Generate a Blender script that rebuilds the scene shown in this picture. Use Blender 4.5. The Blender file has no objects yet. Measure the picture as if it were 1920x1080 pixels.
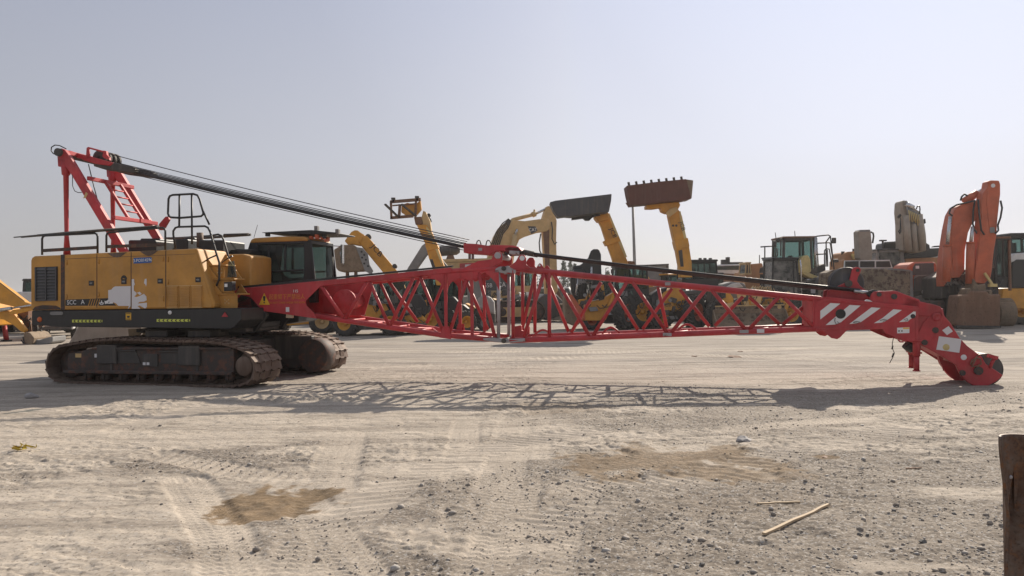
import bpy, bmesh, math, random
import numpy as np
from mathutils import Vector, Matrix, Euler
random.seed(7)
RNG = np.random.default_rng(11)
C = bpy.context.scene.collection
SC = bpy.context.scene
rad = math.radians

# ------------------------------------------------------------------ camera
W0, H0, FPX, EYE = 1920.0, 1080.0, 1400.0, 1.75
PITCH = math.atan(10.0 / FPX)
ROLL = rad(-0.65)
CAM_ROT = Matrix.Rotation(math.pi / 2 + PITCH, 3, 'X') @ Matrix.Rotation(ROLL, 3, 'Z')
cam_data = bpy.data.cameras.new("camera")
cam = bpy.data.objects.new("camera", cam_data)
C.objects.link(cam)
cam.matrix_world = Matrix.Translation((0, 0, EYE)) @ CAM_ROT.to_4x4()
cam_data.sensor_fit = 'HORIZONTAL'
cam_data.sensor_width = 36.0
cam_data.lens = 36.0 * FPX / W0
cam_data.clip_start = 0.05
cam_data.clip_end = 6000
SC.camera = cam


def ray(px, py):
    return (CAM_ROT @ Vector(((px - 960) / FPX, (540 - py) / FPX, -1.0)))


def ground_at(px, py, z=0.0):
    d = ray(px, py)
    t = (z - EYE) / d.z
    return Vector((d.x * t, d.y * t, z))


# ------------------------------------------------------------------ tagging
def tag(o, label=None, cat=None, group=None, kind=None):
    if label: o['label'] = label
    if cat: o['category'] = cat
    if group: o['group'] = group
    if kind: o['kind'] = kind
    return o


# ------------------------------------------------------------------ mesh builder
SPLIT = {'gusset', 'lightening_hole', 'pin', 'tag_plate', 'roller', 'lifting_loop', 'upright', 'wire_loop', 'label_plate', 'roof_lamp', 'rope_clamp', 'bolt_hole', 'lamp', 'lit_hole_disc', 'boom_hole', 'hose', 'fitting', 'engine_part', 'roof_fitting', 'hose_fitting', 'deck_bolt', 'hydraulic_pipe'}


class MB:
    def __init__(s):
        s.v = []; s.f = []; s.sm = []

    def add(s, vs, fs, smooth=False):
        b = len(s.v)
        s.v.extend([tuple(v) for v in vs])
        for f in fs:
            s.f.append([i + b for i in f]); s.sm.append(smooth)
        return s

    def prism(s, pts, g0, g1):
        """polygon in (s,z), extruded along g"""
        n = len(pts)
        vs = [(p[0], g0, p[1]) for p in pts] + [(p[0], g1, p[1]) for p in pts]
        fs = [list(range(n)), list(range(2 * n - 1, n - 1, -1))]
        for i in range(n):
            j = (i + 1) % n
            fs.append([i, j, n + j, n + i])
        return s.add(vs, fs)

    def loft(s, a, b):
        """two polygons of 3-d points with the same count"""
        n = len(a)
        vs = list(a) + list(b)
        fs = [list(range(n)), list(range(2 * n - 1, n - 1, -1))]
        for i in range(n):
            j = (i + 1) % n
            fs.append([i, j, n + j, n + i])
        return s.add(vs, fs)

    def box(s, s0, s1, g0, g1, z0, z1):
        return s.prism([(s0, z0), (s1, z0), (s1, z1), (s0, z1)], g0, g1)

    def obox(s, c, ax, ay, az):
        """oriented box: centre and three half-axis vectors"""
        c = Vector(c); ax = Vector(ax); ay = Vector(ay); az = Vector(az)
        vs = [c + ax * i + ay * j + az * k for k in (-1, 1) for j in (-1, 1) for i in (-1, 1)]
        fs = [(0, 2, 3, 1), (4, 5, 7, 6), (0, 1, 5, 4), (2, 6, 7, 3), (0, 4, 6, 2), (1, 3, 7, 5)]
        return s.add(vs, fs)

    def beam(s, p, q, w, h, up=(0, 0, 1)):
        p = Vector(p); q = Vector(q); d = q - p
        if d.length < 1e-6: return s
        u = Vector(up)
        side = d.cross(u)
        if side.length < 1e-5: side = d.cross(Vector((1, 0, 0)))
        side.normalize()
        u2 = side.cross(d).normalized()
        return s.obox((p + q) / 2, d / 2, side * (w / 2), u2 * (h / 2))

    def tube(s, pts, r, n=8, cap=True, r2=None):
        pts = [Vector(p) for p in pts]
        m = len(pts)
        if isinstance(r, (int, float)):
            rs = [r] * m if r2 is None else [r + (r2 - r) * i / (m - 1) for i in range(m)]
        else:
            rs = list(r)
        t0 = (pts[1] - pts[0]).normalized()
        ref = Vector((0, 0, 1)) if abs(t0.z) < 0.9 else Vector((0, 1, 0))
        nx = t0.cross(ref).normalized(); ny = nx.cross(t0).normalized()
        vs = []
        pt = t0
        for i in range(m):
            if i == 0: t = (pts[1] - pts[0])
            elif i == m - 1: t = (pts[-1] - pts[-2])
            else: t = (pts[i + 1] - pts[i]).normalized() + (pts[i] - pts[i - 1]).normalized()
            if t.length < 1e-9: t = pt
            t = t.normalized()
            q = pt.rotation_difference(t)
            nx = q @ nx; ny = q @ ny; pt = t
            for k in range(n):
                a = 2 * math.pi * k / n
                vs.append(pts[i] + (nx * math.cos(a) + ny * math.sin(a)) * rs[i])
        fs = []
        for i in range(m - 1):
            for k in range(n):
                k2 = (k + 1) % n
                fs.append([i * n + k, i * n + k2, (i + 1) * n + k2, (i + 1) * n + k])
        s.add(vs, fs, True)
        if cap:
            b = len(s.v) - len(vs)
            s.f.append([b + k for k in range(n - 1, -1, -1)]); s.sm.append(False)
            s.f.append([b + (m - 1) * n + k for k in range(n)]); s.sm.append(False)
        return s

    def cyl(s, p, q, r, n=16, r2=None):
        return s.tube([p, q], r, n, True, r2 if r2 is not None else r)

    def lathe(s, c, axis, prof, n=32):
        """closed profile of (radius, offset along axis) turned about axis through c"""
        c = Vector(c); a = Vector(axis).normalized()
        ref = Vector((0, 0, 1)) if abs(a.z) < 0.9 else Vector((1, 0, 0))
        x = a.cross(ref).normalized(); y = a.cross(x).normalized()
        m = len(prof)
        vs = []
        for k in range(n):
            t = 2 * math.pi * k / n
            d = x * math.cos(t) + y * math.sin(t)
            for (r, h) in prof: vs.append(c + d * r + a * h)
        fs = []
        for k in range(n):
            k2 = (k + 1) % n
            for i in range(m - 1):
                fs.append([k * m + i, k * m + i + 1, k2 * m + i + 1, k2 * m + i])
        s.add(vs, fs, True)
        return s

    def islands(s):
        par = list(range(len(s.v)))

        def find(a):
            while par[a] != a: par[a] = par[par[a]]; a = par[a]
            return a
        for f in s.f:
            r0 = find(f[0])
            for i in f[1:]: par[find(i)] = r0
        out = {}
        for f, sm in zip(s.f, s.sm): out.setdefault(find(f[0]), []).append((f, sm))
        res = []
        for k, fl in out.items():
            q = MB(); mp = {}
            for f, sm in fl:
                for i in f:
                    if i not in mp: mp[i] = len(q.v); q.v.append(s.v[i])
                q.f.append([mp[i] for i in f]); q.sm.append(sm)
            res.append(q)
        return res

    def build(s, name, mat, parent=None, bevel=0.0, seg=1):
        if name in SPLIT:
            o = None
            for q in s.islands(): o = q.build1(name, mat, parent, bevel, seg)
            return o
        return s.build1(name, mat, parent, bevel, seg)

    def build1(s, name, mat, parent=None, bevel=0.0, seg=1):
        me = bpy.data.meshes.new(name)
        me.from_pydata(s.v, [], s.f)
        me.validate()
        if len(me.polygons) == len(s.sm):
            me.polygons.foreach_set('use_smooth', s.sm)
        bm = bmesh.new(); bm.from_mesh(me)
        bmesh.ops.recalc_face_normals(bm, faces=bm.faces[:])
        bm.to_mesh(me); bm.free()
        if mat: me.materials.append(mat)
        o = bpy.data.objects.new(name, me)
        C.objects.link(o)
        if parent is not None: o.parent = parent
        if bevel > 0:
            md = o.modifiers.new('edge', 'BEVEL')
            md.width = bevel; md.segments = seg; md.limit_method = 'ANGLE'; md.angle_limit = rad(38)
        return o


# ------------------------------------------------------------------ frame of a thing
class Fr:
    """a thing standing on the ground with its own axes: s (its length), g (away from the road side), z"""
    def __init__(s, name, label, cat, pos, yaw, group=None):
        s.o = Vector((pos[0], pos[1], 0.0)); s.yaw = rad(yaw)
        s.e1 = Vector((math.cos(s.yaw), -math.sin(s.yaw), 0))
        s.e2 = Vector((math.sin(s.yaw), math.cos(s.yaw), 0))
        s.root = None
        if name:
            s.root = bpy.data.objects.new(name, None)
            C.objects.link(s.root)
            s.root.location = s.o; s.root.rotation_euler = (0, 0, -s.yaw)
            s.root.empty_display_size = 0.3
            tag(s.root, label, cat, group)

    def P(s, px, py, g=0.0):
        d = ray(px, py)
        o = Vector((0, 0, EYE))
        t = (g + s.e2.dot(s.o - o)) / s.e2.dot(d)
        p = o + d * t
        return Vector((s.e1.dot(p - s.o), g, p.z))

    def S(s, px, py, g=0.0):
        p = s.P(px, py, g)
        return (p.x, p.z)

    def poly(s, pts, g=0.0):
        return [s.S(a, b, g) for a, b in pts]

    def Pt(s, pts, g=0.0):
        return [s.P(p[0], p[1], p[2] if len(p) > 2 else g) for p in pts]

    def part(s, name, mat, pts, g0, g1, parent=None, bevel=0.0, gp=None):
        """one outline measured on the plane g=gp (default g0), extruded from g0 to g1"""
        return MB().prism(s.poly(pts, g0 if gp is None else gp), g0, g1).build(name, mat, parent or s.root, bevel)

    def world(s, p):
        return s.o + s.e1 * p[0] + s.e2 * p[1] + Vector((0, 0, p[2]))


def at_depth(px, depth):
    d = ray(px, 550)
    return (d.x / d.y * depth, depth)


def text(F, s_txt, px, py, size_px, g, mat, parent, name='lettering', rot=0.0, align='CENTER', sx=1.0, gdir=-1, thick=0.002, skew=0.0):
    """letters standing on the plane g, facing the near side"""
    cu = bpy.data.curves.new('letters', 'FONT')
    cu.body = s_txt; cu.align_x = align; cu.align_y = 'CENTER'
    c = F.P(px, py, g); c2 = F.P(px, py - size_px, g)
    cu.size = abs(c2.z - c.z) * 1.38
    cu.extrude = thick; cu.resolution_u = 2; cu.shear = skew
    tmp = bpy.data.objects.new('letters', cu); C.objects.link(tmp)
    dg = bpy.context.evaluated_depsgraph_get(); dg.update()
    me = bpy.data.meshes.new_from_object(tmp.evaluated_get(dg))
    bpy.data.objects.remove(tmp)
    ca, sa = math.cos(rot), math.sin(rot)
    for v in me.vertices:
        x, y, z = v.co.x * sx, v.co.y, v.co.z
        v.co = (c.x + x * ca - y * sa, g + (-z - thick - 0.001), c.z + x * sa + y * ca)
    me.materials.clear(); me.materials.append(mat)
    o = bpy.data.objects.new(name, me); C.objects.link(o); o.parent = parent
    return o


# ------------------------------------------------------------------ materials
def newmat(name):
    m = bpy.data.materials.new(name); m.use_nodes = True
    nt = m.node_tree; nt.nodes.clear()
    out = nt.nodes.new('ShaderNodeOutputMaterial')
    return m, nt, out


def N(nt, typ, **kw):
    n = nt.nodes.new(typ)
    for k, v in kw.items():
        if k == 'inp':
            for i, val in v.items(): n.inputs[i].default_value = val
        else: setattr(n, k, v)
    return n


def mixc(nt, fac, a, b, blend='MIX'):
    m = N(nt, 'ShaderNodeMix', data_type='RGBA', blend_type=blend)
    for sock, val in ((0, fac), (6, a), (7, b)):
        if hasattr(val, 'node'): nt.links.new(val, m.inputs[sock])
        elif isinstance(val, (int, float)): m.inputs[sock].default_value = val
        else: m.inputs[sock].default_value = (*val, 1.0) if len(val) == 3 else val
    return m.outputs[2]


def ramp(nt, fac, stops):
    r = N(nt, 'ShaderNodeValToRGB')
    el = r.color_ramp.elements
    while len(el) > 1: el.remove(el[-1])
    el[0].position = stops[0][0]; el[0].color = (*stops[0][1], 1) if not isinstance(stops[0][1], (int, float)) else (stops[0][1],) * 3 + (1,)
    for p, c in stops[1:]:
        e = el.new(p); e.color = (*c, 1) if not isinstance(c, (int, float)) else (c, c, c, 1)
    nt.links.new(fac, r.inputs[0])
    return r.outputs[0]


def noise(nt, scale, detail=4, rough=0.6, vec=None, dist=0.0):
    n = N(nt, 'ShaderNodeTexNoise')
    n.inputs['Scale'].default_value = scale; n.inputs['Detail'].default_value = detail
    n.inputs['Roughness'].default_value = rough; n.inputs['Distortion'].default_value = dist
    if vec is None:
        tc = N(nt, 'ShaderNodeTexCoord'); vec = tc.outputs['Object']
    nt.links.new(vec, n.inputs['Vector'])
    return n.outputs[0]


DUST = (0.44, 0.36, 0.27)
RUST = (0.11, 0.045, 0.02)


def paint(name, col, dust=0.35, rust=0.25, rough=0.45, metal=0.0, scale=1.0, dustcol=DUST, rustcol=RUST, var=0.35):
    m, nt, out = newmat(name)
    b = N(nt, 'ShaderNodeBsdfPrincipled')
    tc = N(nt, 'ShaderNodeTexCoord')
    v = tc.outputs['Object']
    n1 = noise(nt, 1.6 * scale, 5, 0.65, v)
    dark = tuple(c * (1 - var) for c in col)
    c1 = mixc(nt, ramp(nt, n1, [(0.35, 0.0), (0.7, 1.0)]), col, dark)
    # streaks running down
    mp = N(nt, 'ShaderNodeMapping'); mp.inputs['Scale'].default_value = (7 * scale, 7 * scale, 0.7 * scale)
    nt.links.new(v, mp.inputs['Vector'])
    n2 = noise(nt, 1.0, 4, 0.6, mp.outputs[0])
    n3 = noise(nt, 3.1 * scale, 6, 0.7, v)
    if rust > 0:
        nr = noise(nt, 6.0 * scale, 7, 0.75, v)
        c1 = mixc(nt, ramp(nt, nr, [(0.70 - 0.22 * rust, 0.0), (0.78 - 0.2 * rust, min(1.0, rust * 2))]), c1, rustcol)
    # dust lies on what faces up, and streaks elsewhere
    geo = N(nt, 'ShaderNodeNewGeometry')
    sep = N(nt, 'ShaderNodeSeparateXYZ'); nt.links.new(geo.outputs['Normal'], sep.inputs[0])
    up = N(nt, 'ShaderNodeMapRange'); nt.links.new(sep.outputs[2], up.inputs[0])
    up.inputs[1].default_value = 0.2; up.inputs[2].default_value = 1.0; up.inputs[3].default_value = 0.25; up.inputs[4].default_value = 1.0
    ma = N(nt, 'ShaderNodeMath', operation='MULTIPLY')
    nt.links.new(ramp(nt, n3, [(0.3, 0.15), (0.75, 1.0)]), ma.inputs[0]); nt.links.new(up.outputs[0], ma.inputs[1])
    mb = N(nt, 'ShaderNodeMath', operation='MULTIPLY'); nt.links.new(ma.outputs[0], mb.inputs[0])
    mb.inputs[1].default_value = dust
    mc = N(nt, 'ShaderNodeMath', operation='ADD'); mc.use_clamp = True
    nt.links.new(mb.outputs[0], mc.inputs[0])
    md = N(nt, 'ShaderNodeMath', operation='MULTIPLY'); md.inputs[1].default_value = dust * 0.35
    nt.links.new(ramp(nt, n2, [(0.5, 0.0), (0.75, 1.0)]), md.inputs[0]); nt.links.new(md.outputs[0], mc.inputs[1])
    c2 = mixc(nt, mc.outputs[0], c1, dustcol)
    nt.links.new(c2, b.inputs['Base Color'])
    b.inputs['Metallic'].default_value = metal
    rr = N(nt, 'ShaderNodeMapRange'); nt.links.new(n3, rr.inputs[0])
    rr.inputs[3].default_value = max(0.08, rough - 0.1); rr.inputs[4].default_value = min(1, rough + 0.25)
    nt.links.new(rr.outputs[0], b.inputs['Roughness'])
    bp = N(nt, 'ShaderNodeBump'); bp.inputs['Strength'].default_value = 0.12; bp.inputs['Distance'].default_value = 0.01
    nt.links.new(n3, bp.inputs['Height']); nt.links.new(bp.outputs[0], b.inputs['Normal'])
    nt.links.new(b.outputs[0], out.inputs[0])
    return m


def glass(name, tint=(0.35, 0.42, 0.42), trans=0.55, rough=0.05, dirt=0.25):
    m, nt, out = newmat(name)
    tr = N(nt, 'ShaderNodeBsdfTransparent'); tr.inputs[0].default_value = (*tint, 1)
    gl = N(nt, 'ShaderNodeBsdfPrincipled')
    n1 = noise(nt, 2.2, 5, 0.6)
    c = mixc(nt, ramp(nt, n1, [(0.35, 0.0), (0.75, dirt)]), (0.02, 0.025, 0.027), (0.35, 0.33, 0.3))
    nt.links.new(c, gl.inputs['Base Color'])
    gl.inputs['Roughness'].default_value = rough
    mx = N(nt, 'ShaderNodeMixShader'); mx.inputs[0].default_value = 1 - trans
    nt.links.new(tr.outputs[0], mx.inputs[1]); nt.links.new(gl.outputs[0], mx.inputs[2])
    nt.links.new(mx.outputs[0], out.inputs[0])
    return m


def plain(name, col, rough=0.6, metal=0.0, var=0.15, scale=8):
    m, nt, out = newmat(name)
    b = N(nt, 'ShaderNodeBsdfPrincipled')
    n1 = noise(nt, scale, 5, 0.65)
    c = mixc(nt, n1, tuple(x * (1 + var) for x in col), tuple(x * (1 - var) for x in col))
    nt.links.new(c, b.inputs['Base Color'])
    b.inputs['Roughness'].default_value = rough; b.inputs['Metallic'].default_value = metal
    nt.links.new(b.outputs[0], out.inputs[0])
    return m


M = {}
M['crane_yellow'] = paint('crane yellow paint', (0.56, 0.27, 0.042), dust=0.30, rust=0.12, rough=0.5)
M['yellow'] = paint('plant yellow paint', (0.70, 0.32, 0.025), dust=0.14, rust=0.2, rough=0.4)
M['faded_yellow'] = paint('faded tan yellow paint', (0.67, 0.45, 0.19), dust=0.5, rust=0.15, rough=0.55)
M['cream'] = paint('cream paint', (0.72, 0.56, 0.22), dust=0.4, rust=0.3, rough=0.5)
M['red'] = paint('crane red paint', (0.52, 0.022, 0.036), dust=0.42, rust=0.26, rough=0.45, var=0.48, dustcol=(0.52, 0.20, 0.17), rustcol=(0.16, 0.03, 0.025))
M['orange'] = paint('orange paint', (0.56, 0.105, 0.035), dust=0.30, rust=0.2, rough=0.5)
M['tan_orange'] = paint('faded orange tan paint', (0.50, 0.22, 0.075), dust=0.4, rust=0.3, rough=0.55)
M['black'] = paint('black paint', (0.014, 0.015, 0.018), dust=0.06, rust=0.0, rough=0.4)
M['dark'] = paint('dark dusty steel', (0.036, 0.035, 0.037), dust=0.42, rust=0.3, rough=0.6)
M['mud_patchy'] = paint('mud stained steel', (0.27, 0.205, 0.14), dust=0.35, rust=1.0, rough=0.85, scale=0.55, rustcol=(0.05, 0.024, 0.02), var=0.5)
M['dark_grey'] = paint('dark grey steel', (0.055, 0.06, 0.07), dust=0.3, rust=0.1, rough=0.45)
M['grey'] = paint('grey steel', (0.22, 0.22, 0.22), dust=0.4, rust=0.2, rough=0.5)
M['bare'] = paint('bare worn metal', (0.42, 0.40, 0.42), dust=0.2, rust=0.5, rough=0.4, metal=0.3)
M['silver'] = paint('polished rod', (0.6, 0.6, 0.6), dust=0.1, rust=0.0, rough=0.2, metal=0.9)
M['track'] = paint('rusty track steel', (0.105, 0.062, 0.045), dust=0.65, rust=0.5, rough=0.65, metal=0.1, dustcol=(0.40, 0.31, 0.235), rustcol=(0.07, 0.032, 0.02))
M['trackframe'] = paint('dark track frame', (0.048, 0.037, 0.034), dust=0.40, rust=0.9, rough=0.65, rustcol=(0.12, 0.045, 0.026), dustcol=(0.24, 0.17, 0.13))
M['rusty'] = paint('rusty bucket steel', (0.19, 0.095, 0.055), dust=0.55, rust=0.7, rough=0.75, dustcol=(0.33, 0.23, 0.15), rustcol=(0.08, 0.035, 0.02))
M['mud'] = paint('muddy bucket steel', (0.24, 0.17, 0.11), dust=0.5, rust=0.6, rough=0.85, scale=1.6, rustcol=(0.05, 0.025, 0.02))
M['brown'] = paint('brown bucket paint', (0.12, 0.035, 0.024), dust=0.2, rust=0.3, rough=0.6)
M['rubber'] = paint('dusty tyre rubber', (0.03, 0.03, 0.03), dust=0.5, rust=0.0, rough=0.85, dustcol=(0.26, 0.22, 0.18))
M['rope'] = plain('greased wire rope', (0.022, 0.022, 0.026), 0.45, 0.3, 0.3, 40)
M['hose'] = plain('black hose', (0.02, 0.02, 0.02), 0.5)
M['glass'] = glass('cab glass', (0.68, 0.80, 0.78), 0.80)
M['grey_tan'] = paint('dusty grey tan paint', (0.36, 0.31, 0.25), dust=0.5, rust=0.2, rough=0.6)
M['dark_glass'] = glass('dark cab glass', (0.60, 0.70, 0.68), 0.66)
M['dusty_glass'] = glass('dusty cab glass', (0.5, 0.55, 0.55), 0.25, 0.15, 0.9)
M['white'] = paint('white paint', (0.72, 0.72, 0.71), dust=0.25, rust=0.0, rough=0.45)
M['white_film'] = plain('white film', (0.66, 0.64, 0.65), 0.5, 0, 0.06, 3)
M['white_mark'] = plain('white marking', (0.75, 0.74, 0.73), 0.5, 0, 0.05)
M['yellow_mark'] = plain('yellow marking', (0.75, 0.42, 0.03), 0.5)
M['faint_yellow'] = plain('worn yellow lettering', (0.60, 0.20, 0.03), 0.55)
M['lime'] = plain('reflective lime', (0.62, 0.66, 0.10), 0.35)
M['black_mark'] = plain('black marking', (0.015, 0.015, 0.016), 0.5)
M['blue_plate'] = plain('blue tag', (0.02, 0.10, 0.34), 0.4)
M['wood'] = paint('weathered wood', (0.55, 0.42, 0.29), dust=0.3, rust=0.0, rough=0.8, scale=3)
M['concrete'] = paint('concrete', (0.33, 0.28, 0.235), dust=0.4, rust=0.0, rough=0.9)
M['lens_orange'] = plain('orange lens', (0.6, 0.12, 0.02), 0.25)
M['lens'] = plain('lamp glass', (0.6, 0.6, 0.58), 0.15)
M['seat'] = plain('seat cloth', (0.03, 0.03, 0.032), 0.9)
M['tarp'] = plain('grey cover', (0.33, 0.31, 0.30), 0.8, 0, 0.25, 2.5)
# ------------------------------------------------------------------ light and sky
SUN_AZ, SUN_EL = rad(33), rad(31)
sun_dir = Vector((math.sin(SUN_AZ) * math.cos(SUN_EL), math.cos(SUN_AZ) * math.cos(SUN_EL), math.sin(SUN_EL)))
ld = bpy.data.lights.new('sun', 'SUN'); ld.energy = 5.0; ld.angle = rad(0.55); ld.color = (1.0, 0.90, 0.76)
lo = bpy.data.objects.new('sun', ld); C.objects.link(lo)
lo.rotation_euler = sun_dir.to_track_quat('Z', 'Y').to_euler()
wd = bpy.data.worlds.new("World"); SC.world = wd; wd.use_nodes = True
wn = wd.node_tree; wn.nodes.clear()
wo = wn.nodes.new('ShaderNodeOutputWorld'); bg = wn.nodes.new('ShaderNodeBackground')
sky = wn.nodes.new('ShaderNodeTexSky'); sky.sky_type = 'NISHITA'; sky.sun_disc = False
sky.sun_elevation = SUN_EL; sky.sun_rotation = SUN_AZ
sky.air_density = 1.0; sky.dust_density = 4.0; sky.ozone_density = 1.0; sky.altitude = 0
hs = wn.nodes.new('ShaderNodeHueSaturation'); hs.inputs['Saturation'].default_value = 0.45
wn.links.new(sky.outputs[0], hs.inputs['Color'])
cl = wn.nodes.new('ShaderNodeMix'); cl.data_type = 'RGBA'; cl.blend_type = 'DARKEN'; cl.inputs[0].default_value = 1.0
wn.links.new(hs.outputs[0], cl.inputs[6]); cl.inputs[7].default_value = (11.0, 11.0, 11.6, 1)
# an even pale dust veil in front of the clear sky
veil = wn.nodes.new('ShaderNodeMix'); veil.data_type = 'RGBA'
veil.inputs[0].default_value = 0.82
# dust scatters forwards: brighter towards the sun, paler and warmer towards the horizon
geo_ = wn.nodes.new('ShaderNodeTexCoord')
dot_ = wn.nodes.new('ShaderNodeVectorMath'); dot_.operation = 'DOT_PRODUCT'
wn.links.new(geo_.outputs['Generated'], dot_.inputs[0]); dot_.inputs[1].default_value = sun_dir
K_ = 1 / 0.085
fr_ = ramp(wn, dot_.outputs['Value'], [(0.0, 0.50), (0.41, 0.49), (0.56, 0.535), (0.72, 0.59), (0.9, 0.76), (0.96, 0.90), (1.0, 1.0)])
sep_ = wn.nodes.new('ShaderNodeSeparateXYZ'); wn.links.new(geo_.outputs['Generated'], sep_.inputs[0])
tint_ = ramp(wn, sep_.outputs[2], [(0.0, (1.03, 1.0, 1.0)), (0.06, (1.02, 1.0, 1.02)), (0.18, (0.93, 0.96, 1.09)), (0.36, (0.745, 0.80, 1.0)), (0.6, (0.74, 0.80, 0.96)), (1.0, (0.72, 0.78, 0.92))])
vc_ = wn.nodes.new('ShaderNodeMix'); vc_.data_type = 'RGBA'; vc_.blend_type = 'MULTIPLY'; vc_.inputs[0].default_value = 1.0
wn.links.new(fr_, vc_.inputs[6]); wn.links.new(tint_, vc_.inputs[7])
sc_ = wn.nodes.new('ShaderNodeMix'); sc_.data_type = 'RGBA'; sc_.blend_type = 'MULTIPLY'; sc_.inputs[0].default_value = 1.0
wn.links.new(vc_.outputs[2], sc_.inputs[6]); sc_.inputs[7].default_value = (K_, K_, K_, 1)
wn.links.new(cl.outputs[2], veil.inputs[6]); wn.links.new(sc_.outputs[2], veil.inputs[7])
wn.links.new(veil.outputs[2], bg.inputs[0]); bg.inputs[1].default_value = 0.0667
wn.links.new(bg.outputs[0], wo.inputs[0])
SC.view_settings.view_transform = 'Standard'; SC.view_settings.look = 'None'
SC.view_settings.exposure = 0.42; SC.view_settings.gamma = 1.0
SC.view_settings.use_curve_mapping = False
SC.cycles.use_denoising = True
SC.cycles.max_bounces = 8; SC.cycles.transparent_max_bounces = 24


# ------------------------------------------------------------------ ground
def _hash(ix, iy, seed):
    h = (ix.astype(np.int64) * 374761393 + iy.astype(np.int64) * 668265263 + seed * 974711) & 0x7fffffff
    h = (h ^ (h >> 13)) * 1274126177 & 0x7fffffff
    h = h ^ (h >> 16)
    return (h & 0xffff) / 65535.0


def vnoise(x, y, seed=0):
    xi = np.floor(x); yi = np.floor(y); fx = x - xi; fy = y - yi
    fx = fx * fx * fx * (fx * (fx * 6 - 15) + 10); fy = fy * fy * fy * (fy * (fy * 6 - 15) + 10)
    a = _hash(xi, yi, seed); b = _hash(xi + 1, yi, seed); c = _hash(xi, yi + 1, seed); d = _hash(xi + 1, yi + 1, seed)
    return (a * (1 - fx) + b * fx) * (1 - fy) + (c * (1 - fx) + d * fx) * fy - 0.5


def fbm(x, y, seed=0, oct=4, gain=0.5):
    s = 0; a = 1.0
    for i in range(oct):
        s = s + a * vnoise(x, y, seed + i * 17); x = x * 2.03 + 3.1; y = y * 2.03 + 7.7; a *= gain
    return s


def smooth(e0, e1, x):
    t = np.clip((x - e0) / (e1 - e0), 0, 1)
    return t * t * (3 - 2 * t)


def strip(x, y, pts, w):
    """distance mask of a polyline (wheel track); returns mask, across, along"""
    best = np.full(x.shape, 1e9); ac = np.zeros(x.shape); al = np.zeros(x.shape); run = 0.0
    for (a, b) in zip(pts[:-1], pts[1:]):
        ax, ay = a; bx, by = b
        L = math.hypot(bx - ax, by - ay); ux, uy = (bx - ax) / L, (by - ay) / L
        t = np.clip((x - ax) * ux + (y - ay) * uy, 0, L)
        dx = x - ax - t * ux; dy = y - ay - t * uy
        d = np.sqrt(dx * dx + dy * dy)
        m = d < best
        best = np.where(m, d, best)
        ac = np.where(m, (x - ax) * -uy + (y - ay) * ux, ac); al = np.where(m, t + run, al)
        run += L
    return 1 - smooth(w * 0.8, w * 1.15, best), ac, al


def g2(px, py):
    p = ground_at(px, py); return (p.x, p.y)


TYRE_MARKS = [
    ([g2(975, 760), g2(950, 860), g2(930, 940), g2(985, 1090)], 0.24, 1),
    ([g2(880, 770), g2(865, 860), g2(870, 960), g2(920, 1090)], 0.20, 1),
    ([g2(660, 790), g2(620, 900), g2(560, 1090)], 0.26, 1),
    ([g2(350, 900), g2(420, 1000), g2(450, 1100)], 0.22, 1),
    ([g2(540, 880), g2(590, 960), g2(690, 1090)], 0.20, 1),
    ([g2(1010, 770), g2(1000, 860), g2(960, 960), g2(900, 1090)], 0.20, 1),
    ([g2(0, 860), g2(300, 850), g2(560, 905), g2(800, 1000)], 0.22, 0),
    ([g2(1000, 1090), g2(1040, 980), g2(1100, 900), g2(1400, 800), g2(1900, 760)], 0.24, 1),
    ([g2(720, 690), g2(1000, 672), g2(1500, 652)], 0.30, 0),
    ([g2(700, 660), g2(1200, 660), g2(1900, 690)], 0.35, 0),
    ([g2(240, 800), g2(330, 775), g2(470, 748), g2(560, 742)], 0.30, 0),
    ([g2(960, 920), g2(1150, 905), g2(1420, 890)], 0.20, 0),
    ([g2(1000, 985), g2(1180, 930), g2(1420, 860), g2(1700, 800)], 0.25, 0),
    ([g2(600, 1010), g2(760, 900), g2(950, 830), g2(1300, 780)], 0.26, 0),
]


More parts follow.
